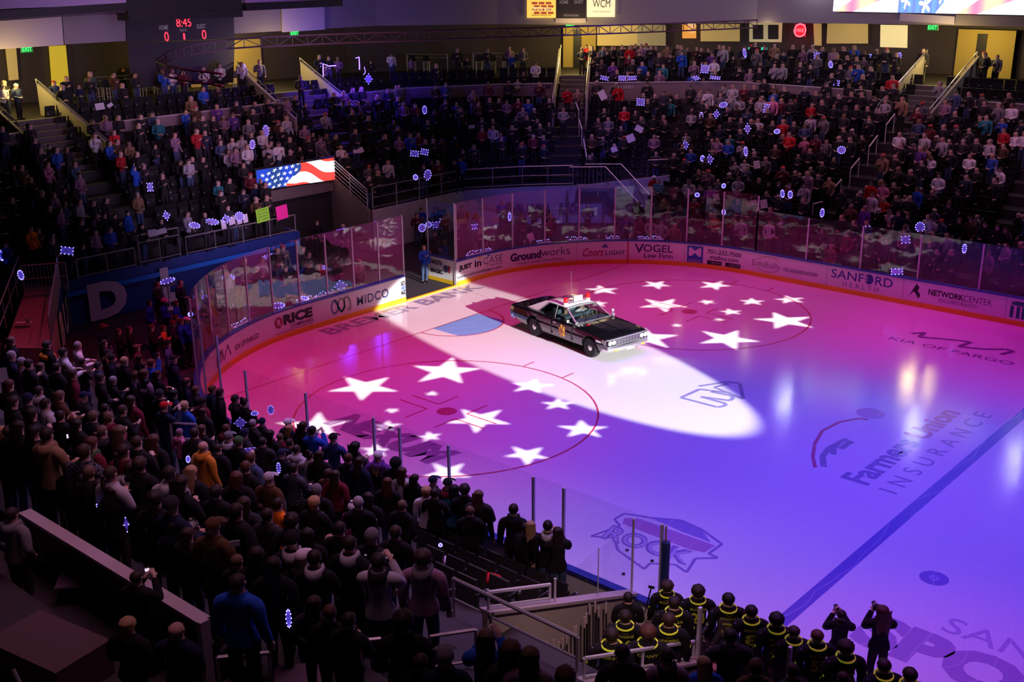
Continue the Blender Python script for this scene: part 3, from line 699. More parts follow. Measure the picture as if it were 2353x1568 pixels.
def body_arrays(pose, fingers=True, sub=1, low=False):
    eR, wR, eL, wL = [Vector(p) for p in POSE[pose]]
    V = [(0,0,.95), (0,0,1.10), (0,.005,1.27), (0,-.01,1.40), (0,-.005,1.485), (0,.02,1.555), (0,.025,1.64), (0,.015,1.715)]
    RD_ = [.135, .125, .150, .122, .068, .076, .096, .066]
    E = [(i, i+1) for i in range(7)]; reg = ['hip','torso','torso','torso','torso','head','head','head']
    def add(p, r, par, g): V.append(tuple(p)); RD_.append(r); E.append((par, len(V)-1)); reg.append(g); return len(V)-1
    for s, e, w_ in ((1, eR, wR), (-1, eL, wL)):
        i = add((.115*s,-.01,1.425), .078, 3, 'torso'); i = add((.198*s,-.01,1.400), .066, i, 'arm'); i = add(e, .045, i, 'arm'); m_ = e.lerp(w_, .5); i = add(m_, .040, i, 'arm')
        i = add(w_, .027, i, 'hand'); d = (w_-e).normalized(); p = w_+d*.06
        if pose in ('clasp','clap','heart'): p = w_ + (d*.4+Vector((-.25*s,.5,.3))).normalized()*.06
        pi = add(p, (.036, .030), i, 'hand')
        if fingers:
            dd = (p-w_).normalized(); side = dd.cross(Vector((0,0,1)) if abs(dd.z) < .8 else Vector((0,1,0))).normalized(); curl = side.cross(dd)
            for q, (off, ln) in enumerate(((-.028,.062),(-.010,.074),(.010,.070),(.027,.054))):
                a = p+dd*.028+side*off; k1 = add(a, .0115, pi, 'hand'); k2 = add(a+dd*ln*.55-curl*.012, .0100, k1, 'hand'); add(a+dd*ln*.85-curl*.036, .0085, k2, 'hand')
            tb = w_+dd*.022+side*.040*s; k1 = add(tb, .0125, pi, 'hand'); add(tb+dd*.035+side*.018*s-curl*.015, .0095, k1, 'hand')
        else: add(p+(p-w_).normalized()*.07, .022, pi, 'hand')
    for s in (1, -1):
        if pose == 'sit':
            i = add((.09*s,.02,.90), .088, 0, 'leg'); i = add((.11*s,.45,.88), .060, i, 'leg'); i = add((.11*s,.50,.48), .042, i, 'leg'); add((.12*s,.64,.42), .036, i, 'foot')
        else:
            i = add((.085*s,0,.86), .088, 0, 'leg'); i = add((.10*s,.02,.50), .060, i, 'leg'); i = add((.10*s,-.02,.10), .042, i, 'leg'); i = add((.105*s,.05,.045), .040, i, 'foot'); add((.11*s,.15,.035), .034, i, 'foot')
    v, f = skin_eval(V, E, RD_, sub)
    # nearest joint decides the region
    P = np.array(V); A = np.array([P[a] for a, b in E]); B = np.array([P[b] for a, b in E])
    d = np.full(len(v), 1e9); rg = np.zeros(len(v), int); names = ['hip','torso','arm','hand','head','leg','foot']
    for (a, b), pa, pb in zip(E, A, B):
        ab = pb-pa; t = np.clip(((v-pa)@ab)/(ab@ab), 0, 1); ra, rb = [(x[0] if isinstance(x, tuple) else x) for x in (RD_[a], RD_[b])]; dist = np.linalg.norm(v-pa-t[:, None]*ab, axis=1)-.8*(ra+(rb-ra)*t)
        r1, r2 = names.index(reg[a]), names.index(reg[b])
        if reg[a] == 'torso' and reg[b] == 'head': cutoff = .22
        elif reg[b] == 'hand' and reg[a] == 'arm': cutoff = .80
        elif reg[b] == 'foot': cutoff = .3
        else: cutoff = .5
        up = dist < d; d[up] = dist[up]; rg[up] = np.where(t[up] > cutoff, r2, r1)
    tor = (np.abs(v[:, 0]) < .19) & (v[:, 2] < 1.45) & (v[:, 2] > .85) & np.isin(rg, (0, 1))
    v[tor, 1] *= .80
    hd = v[:, 2] > 1.52; v[hd, 0] *= .86
    # face: nose, brow, chin
    for c, r, dp in (((0,.13,1.635), .028, .022), ((.03,.11,1.66), .020, -.008), ((-.03,.11,1.66), .020, -.008), ((0,.10,1.57), .03, .012)):
        dd = np.linalg.norm(v-np.array(c), axis=1); k = np.exp(-(dd/r)**2); v[:, 1] += k*dp
    return v, f, rg
def mesh_from(name, v, f, smooth=True):
    me = bpy.data.meshes.new(name); me.from_pydata([tuple(p) for p in v], [], f)
    if smooth: me.polygons.foreach_set('use_smooth', [True]*len(f))
    me.update(); return me
def vnormals(v, f):
    n = np.zeros_like(v)
    for p in f:
        a, b, c = v[p[0]], v[p[1]], v[p[2]]; q = np.cross(b-a, c-a)
        for i in p: n[i] += q
    return n/np.maximum(np.linalg.norm(n, axis=1), 1e-9)[:, None]
def shell(v, f, rg, keep, d, nrm_, flare=0):
    ff = [p for p in f if sum(rg[i] in keep for i in p) >= max(2, len(p)-(2 if 1 in keep else 1))]; used = sorted({i for p in ff for i in p}); mp = {i: k for k, i in enumerate(used)}
    vv = (v+nrm_*d)[used].copy()
    return vv, [tuple(mp[i] for i in p) for p in ff]
TPL = {}
def template(pose, fingers=True):
    key = (pose, fingers)
    if key in TPL: return TPL[key]
    v, f, rg = body_arrays(pose, fingers, 1); n = vnormals(v, f)
    jv, jf = shell(v, f, rg, (0, 1, 2), .022, n)
    hem = (jv[:, 2] < 1.0) & (np.abs(jv[:, 0]) < .2); jv[hem, 0] *= 1.10; jv[hem, 1] *= 1.15
    tv, tf = shell(v, f, rg, (0, 5), .012, n)
    fv, ff = shell(v, f, rg, (6,), .010, n)
    bv = list(v); bf = list(f); mi = [0]*len(f)
    def addpart(mb_, k):
        nonlocal bv, bf, mi
        o = len(bv); bv += [np.array(x) for x in mb_.v]; bf += [tuple(i+o for i in p) for p in mb_.f]; mi += [k]*len(mb_.f)
    e = MB()
    for s in (-1, 1): e.ball((s*.030,.108,1.652), .011, 6, (1.2,.6,.8))
    e.ball((0,.112,1.592), .012, 6, (1.9,.5,.45)); addpart(e, 1)
    e = MB()
    for s in (-1, 1): e.ball((s*.083,.012,1.635), .026, 6, (.4,.8,1.25))
    addpart(e, 0)
    body = bpy.data.meshes.new('body'); body.from_pydata([tuple(p) for p in bv], [], bf); body.polygons.foreach_set('material_index', mi); body.polygons.foreach_set('use_smooth', [True]*len(bf)); body.update()
    T = dict(body=body, top=mesh_from('jacket', jv, jf), legs=mesh_from('trousers', tv, tf), feet=mesh_from('shoes', fv, ff))
    skin0 = mat('skin_a', (.55,.34,.26), .55); 
    body.materials.append(skin0); body.materials.append(mat('eye_dark', (.03,.015,.015), .4))
    for kx in ('top', 'legs', 'feet'): T[kx].materials.append(M_['black'])
    TPL[key] = T; return T
HC = np.array((0, .012, 1.648))
def hair_mesh(kind):
    """hair and headgear, fitted to the shared head"""
    rr = random.Random(kind); V = []; F = []; NU, NV = 16, 9
    def cap(rx, ry, rz, front, back, jit=0, zoff=.0, wave=0):
        o = len(V)
        for i in range(NV+1):
            for j in range(NU):
                a = 2*math.pi*j/NU; fr = (1+math.sin(a))/2     # 1 at the face
                lim = back+(front-back)*fr**1.6; t = lim*i/NV
                k = 1+rr.uniform(-jit, jit)+wave*math.sin(a*7+t*9)
                V.append((HC[0]+rx*k*math.sin(t)*math.cos(a), HC[1]+ry*k*math.sin(t)*math.sin(a)-.004, HC[2]+zoff+rz*k*math.cos(t)))
        for i in range(NV):
            for j in range(NU): F.append((o+i*NU+j, o+(i+1)*NU+j, o+(i+1)*NU+(j+1) % NU, o+i*NU+(j+1) % NU))
    def drape(w_, ln, th, wave=0, y0=-.07):
        o = len(V); n = 9; m_ = 8
        for i in range(n+1):
            t = i/n; z = HC[2]+.07-t*ln
            for j in range(m_+1):
                a = math.pi*(j/m_)*1.10-.05*math.pi; ww = w_*(1+.10*math.sin(t*3)-.22*t*t)*(1+wave*math.sin(i*2.1+j*1.7))
                y = y0*(1)-th*math.sin(a)*(1-.35*t)-(.02+.03*t)
                V.append((ww*math.cos(a), y+.03, z+rr.uniform(-.008,.008)-(.05*t*math.sin(a*3) if t == 1 else 0)))
        for i in range(n):
            for j in range(m_): q = o+i*(m_+1)+j; F.append((q, q+m_+1, q+m_+2, q+1))
    def ballx(c, r, s=(1,1,1), n=8):
        b = MB(); b.ball(c, r, n, s); o = len(V); V.extend(b.v); F.extend([tuple(i+o for i in p) for p in b.f])
    k = kind
    if k == 'short': cap(.090,.106,.098, 1.05, 2.38, .03)
    elif k == 'crew': cap(.086,.101,.088, .95, 2.25, .012)
    elif k == 'curly': cap(.104,.118,.112, 1.1, 2.38, .07, .005, .06)
    elif k == 'long': cap(.096,.112,.10, 1.1, 1.9, .03); drape(.100, .35, .045, .06)
    elif k == 'wavy': cap(.108,.122,.110, 1.15, 1.9, .05, 0, .04); drape(.125, .44, .075, .10)
    elif k == 'bob': cap(.104,.118,.104, 1.15, 1.9, .02); drape(.112, .24, .07, .03)
    elif k == 'pony': cap(.090,.106,.094, 1.0, 2.0, .015); ballx((0,-.135,1.64), .035, (1,1,1)); ballx((0,-.145,1.53), .040, (.8,.8,2.6))
    elif k == 'bun': cap(.090,.106,.094, 1.0, 2.0, .015); ballx((0,-.06,1.755), .045)
    elif k == 'bald': cap(.0865,.1005,.080, .55, 2.05, .0, -.012)
    elif k == 'cap':
        cap(.094,.110,.098, 1.32, 1.62, .0, .006); o = len(V)
        for i in range(5):
            for j in range(7):
                a = math.pi*(.18+.64*j/6); r = .095+.075*i/4; V.append((r*math.cos(a)*.95, .012+r*math.sin(a)*1.12, HC[2]+.036-.022*(i/4)**1.3+.012*math.sin(math.pi*j/6)))
        F.extend([(o+i*7+j, o+i*7+j+1, o+(i+1)*7+j+1, o+(i+1)*7+j) for i in range(4) for j in range(6)])
    elif k == 'beanie': cap(.101,.117,.120, 1.40, 1.75, .01, .004, .012)
    elif k == 'pompom': cap(.101,.117,.118, 1.40, 1.75, .01, .004, .012); ballx((0,.0,1.795), .042, (1,1,.9))
    elif k == 'hoodup': cap(.118,.130,.125, 1.20, 2.45, .01, -.004); 
    return mesh_from('hair_'+k, np.array(V), F)
HAIR = {}
for k in ('short','crew','curly','long','wavy','bob','pony','bun','bald','cap','beanie','pompom','hoodup'):
    HAIR[k] = hair_mesh(k); HAIR[k].materials.append(M_['black'])
def hood_mesh():
    b = MB(); V = []; n = 12
    rings = [(.075,.060,1.440), (.115,.150,1.400), (.130,.175,1.445), (.120,.150,1.510), (.098,.105,1.540), (.080,.075,1.505)]
    for rx, ry, z in rings:
        for j in range(n):
            a = math.pi*(j/(n-1))*1.36-.18*math.pi; V.append((rx*math.cos(a), -.005-ry*math.sin(a)*1.0, z-.02*math.sin(a)))
    F = [(i*n+j, (i+1)*n+j, (i+1)*n+j+1, i*n+j+1) for i in range(len(rings)-1) for j in range(n-1)]
    return mesh_from('hood', np.array(V), F)
HOOD = hood_mesh(); HOOD.materials.append(M_['black'])
PAL = {  # garment colours
 'black': (.012,.011,.014), 'charcoal': (.030,.028,.034), 'navy': (.012,.016,.045), 'grey': (.16,.155,.17), 'light grey': (.42,.41,.44), 'white': (.72,.70,.72),
 'red': (.50,.012,.02), 'maroon': (.14,.012,.03), 'blue': (.02,.09,.50), 'teal': (.02,.22,.26), 'brown': (.09,.045,.02), 'tan': (.26,.16,.09), 'orange': (.85,.20,.01),
 'mustard': (.62,.25,.03), 'pink': (.62,.20,.34), 'magenta': (.42,.02,.22), 'green': (.05,.13,.05), 'purple': (.13,.04,.28), 'mauve': (.28,.16,.24), 'denim': (.05,.08,.17), 'plaid blue': (.05,.06,.35), 'plaid grey': (.10,.10,.12), 'camo': (.09,.075,.05)}
HPAL = {'black': (.010,.008,.010), 'dark': (.022,.013,.010), 'brown': (.042,.024,.015), 'auburn': (.085,.034,.020), 'light brown': (.12,.075,.045), 'blond': (.40,.26,.13), 'grey': (.30,.28,.29), 'skin': (.50,.31,.24)}
SKINS = [mat('skin_a', (.55,.34,.26), .55), mat('skin_b', (.62,.42,.33), .55), mat('skin_c', (.30,.17,.11), .55)]
def cloth(c):
    k = 'cloth_'+c.replace(' ', '_')
    if k in MATS: return MATS[k]
    if not c.startswith('plaid') and c != 'camo': return mat(k, PAL[c], .9, noise=.18, nscale=9, spec=.2)
    m = mat(k, PAL[c], .9, spec=.2); nt = m.node_tree; b = nt.nodes['Principled BSDF']; tc = nt.nodes.new('ShaderNodeTexCoord')
    if c == 'camo': t = nt.nodes.new('ShaderNodeTexVoronoi'); t.inputs['Scale'].default_value = 14
    else: t = nt.nodes.new('ShaderNodeTexChecker'); t.inputs['Scale'].default_value = 24
    nt.links.new(tc.outputs['Object'], t.inputs['Vector']); mx = nt.nodes.new('ShaderNodeMixRGB')
    mx.inputs[1].default_value = (*PAL[c], 1); mx.inputs[2].default_value = ((.03,.025,.015,1) if c == 'camo' else (.012,.012,.03,1))
    nt.links.new(t.outputs['Distance' if c == 'camo' else 'Fac'], mx.inputs[0]); nt.links.new(mx.outputs[0], b.inputs['Base Color']); return m
def hmat(c): return mat('hair_'+c.replace(' ', '_'), HPAL[c], .6, noise=.3, nscale=30, spec=.3)
PEOPLE = []
HAIRWORD = {'short': 'short {} hair', 'crew': 'cropped {} hair', 'curly': 'curly {} hair', 'long': 'long {} hair', 'wavy': 'long wavy {} hair', 'bob': '{} bobbed hair', 'pony': '{} ponytail', 'bun': '{} hair in a bun',
            'bald': 'shaved head', 'cap': '{} cap', 'beanie': '{} beanie', 'pompom': '{} bobble hat', 'hoodup': '{} hood up'}
def person(loc, yaw, pose='down', top='black', hair='short', hc='dark', legs='black', s=1.0, wd=1.0, hood=None, skin=None, fingers=True, label=None, group=None, where='', small=False):
    t = bpy.data.objects.new('person', None); COL.objects.link(t); t.location = loc; t.rotation_euler = (0,0,yaw-math.pi/2); t.scale = (s*wd, s*wd*.98, s); t.empty_display_size = .1
    T = template(pose, fingers); sk = skin or (SKINS[0] if R.random() < .55 else SKINS[1])
    def ch(name, me, m):
        o = bpy.data.objects.new(name, me); COL.objects.link(o); o.parent = t
        o.material_slots[0].link = 'OBJECT'; o.material_slots[0].material = m; return o
    ch('body', T['body'], sk); j = ch('jacket', T['top'], cloth(top)); ch('trousers', T['legs'], cloth(legs)); 
    if not small: ch('shoes', T['feet'], M_['black'])
    if hair in ('cap','beanie','pompom','hoodup'):
        h = ch('hat' if hair != 'hoodup' else 'hood', HAIR[hair], cloth(hc))
    else: h = ch('hair', HAIR[hair], hmat('skin' if hair == 'bald' else hc))
    if hood and hair != 'hoodup':
        o = bpy.data.objects.new('hood', HOOD); COL.objects.link(o); o.parent = t; o.material_slots[0].link = 'OBJECT'; o.material_slots[0].material = cloth(hood)
    t['category'] = 'person'
    hw = HAIRWORD[hair].format(hc) if hair != 'bald' else 'shaved head'
    PEOPLE.append(dict(o=t, top=top, hw=hw, label=label, group=group, where=where, pose=pose, hood=hood, px=proj((loc[0], loc[1], loc[2]+1.65*s))))
    return t
# ================================================================ the patrol car
CARYAW = math.atan2(-.57, 3.02); CARC = (4.82, 1.26)
car = thing('patrol_car', 'black vintage police sedan with white roof and red beacons, standing in the white beam', 'car', (CARC[0], CARC[1], 0), CARYAW)
M_['carblack'] = mat('car_black_paint', (.006,.006,.008), .08, spec=.8, coat=1.0)
M_['carwhite'] = mat('car_white_paint', (.80,.79,.80), .12, coat=.6)
M_['chrome'] = mat('chrome', (.82,.82,.85), .24, .85)
M_['rubber'] = mat('tyre_rubber', (.018,.017,.018), .8)
M_['cglass'] = glass_mat('car_glass', (.62,.66,.66), .9, .0)
M_['cin'] = mat('car_interior', (.10,.15,.19), .7)
def sect(x, ws, wm, wt, zb, zm, zs, zt):
    # half ring from the keel up to the crown
    return [(x, 0, zb), (x, ws*.8, zb), (x, ws, zb+.05), (x, wm, zm-.10), (x, wm+.006, zm+.02), (x, wm*.992, zm+.08), (x, (wm+wt)/2+.012, zs-.06), (x, wt, zs), (x, wt*.86, zs+(zt-zs)*.45), (x, wt*.5, zt-.004), (x, 0, zt)]
SX = [(-2.70,.84,.88,.84,.46,.64,.80,.815), (-2.64,.88,.94,.87,.40,.62,.87,.89), (-2.45,.90,.965,.88,.33,.60,.895,.915), (-2.1,.92,.985,.89,.29,.60,.905,.935), (-1.75,.93,1.0,.90,.27,.60,.925,.955),
      (-1.5,.93,1.01,.915,.26,.60,.945,.965), (-1.0,.93,1.01,.925,.25,.60,.955,.975), (-.5,.93,1.0,.92,.25,.60,.93,.945), (0,.93,.995,.915,.25,.60,.92,.935), (.5,.93,.99,.91,.25,.60,.92,.935),
      (.85,.93,.99,.91,.25,.60,.925,.955), (1.3,.93,.99,.905,.26,.60,.92,.955), (1.8,.93,.99,.90,.27,.60,.905,.94), (2.2,.93,.985,.895,.30,.60,.885,.915), (2.48,.92,.975,.885,.34,.59,.865,.89), (2.60,.90,.96,.87,.36,.58,.845,.86), (2.64,.86,.93,.83,.40,.58,.80,.81)]
b = MB(); k = 0; vs = []
for s_ in SX:
    h = sect(*s_); ringp = h + [(x, -y, z) for x, y, z in h[-2:0:-1]]; k = len(ringp); vs += ringp
fs = [(i*k+j, i*k+(j+1) % k, (i+1)*k+(j+1) % k, (i+1)*k+j) for i in range(len(SX)-1) for j in range(k)]
fs += [tuple(range(k))[::-1], tuple((len(SX)-1)*k+j for j in range(k))]
b.add(vs, fs)
body = b.build('car_body', [M_['carblack'], M_['black']], None)
bpy.context.view_layer.update()
def cutter(x, z, r, y0, y1):
    q = MB(); n = 28; P = [(x+r*math.cos(2*math.pi*i/n), z+r*math.sin(2*math.pi*i/n)) for i in range(n)]
    q.add([(px, y0, pz) for px, pz in P]+[(px, y1, pz) for px, pz in P], [tuple(range(n)), tuple(range(n, 2*n))[::-1]]+[(i, n+i, n+(i+1) % n, (i+1) % n) for i in range(n)])
    return q
AX = (1.80, -1.22)
cb = MB()
for x in AX:
    for y0, y1 in ((.66, 1.2), (-1.2, -.66)):
        q = cutter(x, .36, .42, y0, y1); cb.add(q.v, q.f)
co = cb.build('cut', M_['black']); bm = bmesh.new(); bm.from_mesh(co.data); bmesh.ops.recalc_face_normals(bm, faces=bm.faces); bm.to_mesh(co.data); bm.free()
bm = bmesh.new(); bm.from_mesh(body.data); bmesh.ops.recalc_face_normals(bm, faces=bm.faces); bm.to_mesh(body.data); bm.free()
md = body.modifiers.new('b', 'BOOLEAN'); md.object = co; md.operation = 'DIFFERENCE'; md.solver = 'EXACT'
dg = bpy.context.evaluated_depsgraph_get(); dg.update()
m2 = bpy.data.meshes.new_from_object(body.evaluated_get(dg)); body.modifiers.clear(); body.data = m2; bpy.data.objects.remove(co)
body.parent = car
for p in m2.polygons: p.use_smooth = False
bv = body.modifiers.new('bevel', 'BEVEL'); bv.width = .012; bv.segments = 2; bv.limit_method = 'ANGLE'; bv.angle_limit = rad(28)
def cm(b, name, m, smooth=False, par=None): return b.build(name, m, par or car, smooth)
# roof and pillars
def Yw(x, z):   # half width of the glasshouse
    t = (z-.93)/.43; return .80-.17*t
b = MB()   # roof skin
vs = []; RX = [(-1.02,1.335),(-.85,1.372),(-.5,1.395),(-.15,1.395),(.10,1.375),(.22,1.345)]
for x, z in RX:
    for yy, dz in ((-.64,-.045),(-.55,-.012),(-.3,.004),(0,.010),(.3,.004),(.55,-.012),(.64,-.045)): vs.append((x, yy, z+dz))
for x, z in RX:
    for yy, dz in ((-.63,-.075),(0,-.04),(.63,-.075)): vs.append((x, yy, z+dz))
fs = [(i*7+j, i*7+j+1, (i+1)*7+j+1, (i+1)*7+j) for i in range(5) for j in range(6)]; o_ = 42
fs += [(o_+i*3+j, o_+(i+1)*3+j, o_+(i+1)*3+j+1, o_+i*3+j+1) for i in range(5) for j in range(2)]
for i in range(5): fs += [(i*7, (i+1)*7, o_+(i+1)*3, o_+i*3), (i*7+6, o_+i*3+2, o_+(i+1)*3+2, (i+1)*7+6)]
fs += [(0,o_,o_+1,o_+2,6,5,4,3,2,1), (35,36,37,38,39,40,41,o_+17,o_+16,o_+15)]
b.add(vs, fs); cm(b, 'roof', M_['carwhite'], True)
for s in (-1, 1):
    b = MB()   # broad white rear pillar
    P = [(-.98,s*.635,1.33),(-.72,s*.645,1.335),(-1.15,s*.83,.955),(-1.78,s*.80,.955)]
    Q = [(x, y-s*.07, z) for x, y, z in P]; b.add(P+Q, [(0,1,2,3),(7,6,5,4),(0,3,7,4),(1,5,6,2),(0,4,5,1),(3,2,6,7)]); cm(b, 'rear_pillar', M_['carwhite'])
    b = MB(); b.tube([(.92,s*.79,.945),(.22,s*.635,1.335)], .026, 6); cm(b, 'windscreen_pillar', M_['chrome'])
    b = MB(); b.tube([(-.22,s*.82,.935),(-.26,s*.65,1.335)], .022, 4); b.tube([(.22,s*.64,1.328),(-.72,s*.645,1.328),(-1.13,s*.82,.96)], .014, 4); cm(b, 'window_frame', M_['chrome'])
    b = MB(); b.add([(.86,s*.80,.95),(.20,s*.64,1.32),(-.24,s*.65,1.32),(-.22,s*.82,.945)], [(0,1,2,3)]); b.add([(-.24,s*.82,.945),(-.27,s*.65,1.32),(-.72,s*.645,1.32),(-1.12,s*.82,.965)], [(0,1,2,3)]); cm(b, 'side_window', M_['cglass'])
b = MB(); b.add([(.93,-.78,.95),(.96,0,.955),(.93,.78,.95),(.23,.62,1.335),(.25,0,1.37),(.23,-.62,1.335)], [(0,1,4,5),(1,2,3,4)]); cm(b, 'windscreen', M_['cglass'])
b = MB(); b.add([(-1.74,-.76,.965),(-1.78,0,.985),(-1.74,.76,.965),(-1.0,.60,1.33),(-1.02,0,1.355),(-1.0,-.60,1.33)], [(0,1,4,5),(1,2,3,4)]); cm(b, 'rear_window', M_['cglass'])
b = MB(); b.tube([(.935,-.78,.955),(.965,0,.963),(.935,.78,.955)], .016, 5); b.tube([(.22,-.62,1.345),(.24,0,1.382),(.22,.62,1.345)], .014, 5); cm(b, 'windscreen_trim', M_['chrome'])
for s in (-1, 1):
    b = MB(); b.bar((.97,s*.30-.2,.965), (.80,s*.30+.22,1.02), .008, 4); cm(b, 'wiper', M_['black'])
# interior
b = MB()
b.box((-.35,-.66,.50),(.15,.66,.98)); b.box((-.52,-.66,.80),(-.34,.66,1.17)); b.box((-1.25,-.66,.80),(-1.10,.66,1.12)); b.box((.55,-.70,.84),(.90,.70,.965)); cm(b, 'bench_seats', M_['cin'])
b = MB(); ring = [(.42+.05*math.cos(a)-.0, .36+.19*math.cos(a), 1.0+.17*math.sin(a)) for a in np.linspace(0, 2*math.pi, 18)[:-1]]; b.tube(ring, .013, 5, True); b.bar((.42,.36,1.0), (.62,.36,.92), .016); cm(b, 'steering_wheel', mat('steering', (.35,.35,.35), .4))
# wheels
for x in AX:
    for s in (-1, 1):
        w_ = thing('wheel', None, None); w_.parent = car; w_.location = (x, s*.86, .345)
        q = MB(); q.lathe([(.20,-.10),(.30,-.11),(.335,-.085),(.345,-.03),(.345,.03),(.335,.085),(.30,.11),(.20,.10)], (0,0,0), 28, (0,1,0)); q.build('tyre', M_['rubber'], w_, True)
        q = MB(); q.lathe([(.205,s*.04-.001),(.20,s*.095),(.17,s*.075),(.10,s*.10),(.045,s*.12),(.001,s*.122)] if s > 0 else [(.205,-.041),(.20,-.095),(.17,-.075),(.10,-.10),(.045,-.12),(.001,-.122)], (0,0,0), 20, (0,1,0)); q.build('hubcap', M_['chrome'], w_)
for x in AX:
    q = MB(); q.tube([(x,-.84,.345),(x,.84,.345)], .04, 6); q.build('axle', M_['black'], car)
# bumpers
b = MB()
def bumper(xs, z, h, dirn):
    P = [(xs[0],-.97),(xs[1],-.92),(xs[2],-.55),(xs[3],0),(xs[2],.55),(xs[1],.92),(xs[0],.97)]; v = []
    for x, y in P: v += [(x,y,z-h),(x+dirn*.06,y,z-h*.3),(x+dirn*.06,y,z+h*.5),(x,y,z+h),(x-dirn*.07,y*.98,z+h*.6),(x-dirn*.07,y*.98,z-h*.6)]
    return v, [(i*6+j, i*6+(j+1) % 6, (i+1)*6+(j+1) % 6, (i+1)*6+j) for i in range(6) for j in range(6)]+[(0,1,2,3,4,5),(41,40,39,38,37,36)]
b.add(*bumper((2.42,2.62,2.71,2.76), .47, .095, 1)); cm(b, 'front_bumper', M_['chrome'])
b = MB(); b.add(*bumper((-2.42,-2.60,-2.72,-2.77), .47, .10, -1)); cm(b, 'rear_bumper', M_['chrome'])
b = MB(); b.box((2.70,-.19,.37),(2.80,.19,.50)); cm(b, 'number_plate', mat('plate', (.70,.72,.66), .5))
for s in (-1, 1):
    b = MB(); b.box((2.735,s*.60-.10,.415),(2.775,s*.60+.10,.455)); cm(b, 'indicator_lamp', mat('amber', (.85,.30,.03), .3, emit=(1,.35,.03), es=.5))
# grille and headlamps
b = MB(); b.box((2.585,-.88,.57),(2.605,.88,.80)); cm(b, 'grille_back', M_['black'])
b = MB()
for i in range(8): b.box((2.60,-.56,.575+.029*i),(2.655,.56,.583+.029*i))
for i in range(9): b.box((2.60,-.56+.14*i-.005,.57),(2.66,-.56+.14*i+.005,.80))
b.box((2.58,-.95,.795),(2.67,.95,.825)); b.box((2.58,-.95,.555),(2.67,.95,.575)); cm(b, 'grille', M_['chrome'])
for y in (-.82,-.65,.65,.82):
    h = thing('headlamp', None, None); h.parent = car; h.location = (2.62, y, .69)
    q = MB(); q.lathe([(.088,-.02),(.088,.045),(.074,.05),(.070,.02)], (0,0,0), 18, (1,0,0)); q.build('headlamp_rim', M_['chrome'], h)
    q = MB(); q.lathe([(.072,.0),(.070,.03),(.04,.048),(.001,.055)], (0,0,0), 18, (1,0,0)); q.build('headlamp_lens', mat('lamp_lens', (.85,.88,.80), .1, emit=(1,1,.85), es=.7), h, True)
for s in (-1, 1):
    b = MB()
    for i in range(6): b.box((2.40,s*.962-.012,.60+.034*i),(2.60,s*.962+.012,.612+.034*i))
    cm(b, 'fender_louvre', M_['chrome'])
    b = MB(); b.box((2.12,s*.985-.010,.66),(2.36,s*.985+.012,.73)); cm(b, 'badge', M_['chrome'])
    b = MB(); b.tube([(2.35,s*1.0,.605),(1.3,s*1.008,.62),(-.2,s*1.012,.62),(-1.4,s*1.024,.63),(-2.4,s*.99,.63)], .008, 4); cm(b, 'body_moulding', mat('moulding', (.35,.35,.38), .25, .9))
    b = MB(); b.box((-2.3,s*.90-.9*0,.30),(-2.31,s*.90,.30)) if False else None
    # lower flank panel, bare grey between the wheels
    # door seams, handles, star decal
    b = MB()
    for x in (.86,-.22,-1.05): b.box((x-.004,s*.99-.02,.36),(x+.004,s*.99+.016,.84)); b.box((x-.004,s*.93-.02,.82),(x+.004,s*.93+.012,.93)) if x > -1 else None
    cm(b, 'door_seam', mat('seam', (.002,.002,.002), .9))
    for x in (-.05,-1.0): b = MB(); b.box((x-.10,s*.965-.02,.80),(x+.06,s*.965+.028,.83)); cm(b, 'door_handle', M_['chrome'])
    st = []
    for i in range(14):
        a = math.pi*2*i/14; r = .20 if i % 2 == 0 else .125; st.append((.36+r*math.cos(a)*.95, s*1.019, .60+r*1.15*math.sin(a)))
    b = MB(); b.add(st+[(x, y-s*.03, z) for x, y, z in st], [tuple(range(14)) if s > 0 else tuple(range(14))[::-1]]+[(i, (i+1) % 14, 14+(i+1) % 14, 14+i) for i in range(14)])
    cm(b, 'star_badge_decal', mat('decal_gold', (.75,.30,.04), .35))
    b = MB(); b.lathe([(.085,0),(.085,.004)], (.36, s*1.021, .60), 20, (0,s,0)); cm(b, 'badge_centre', mat('decal_gold_dark', (.38,.16,.05), .4))
    # wing mirror
    b = MB(); b.bar((.80,s*.92,.95),(.78,s*1.03,1.02), .011); b.lathe([(.02,-.03),(.065,0),(.062,.02)], (.77,s*1.06,1.06), 12, (-1,0,0)); cm(b, 'door_mirror', M_['chrome'])
    b = MB(); b.lathe([(.03,-.05),(.065,0),(.060,.03)], (.98,s*.86,1.0), 12, (1,0,.15)); b.bar((.98,s*.86,.93),(.98,s*.86,.97), .012); cm(b, 'spot_lamp', M_['chrome'])
# hood centre crease
b = MB(); b.tube([(1.05,0,.962),(1.8,0,.948),(2.55,0,.885)], .010, 4); cm(b, 'bonnet_ridge', M_['carblack'])
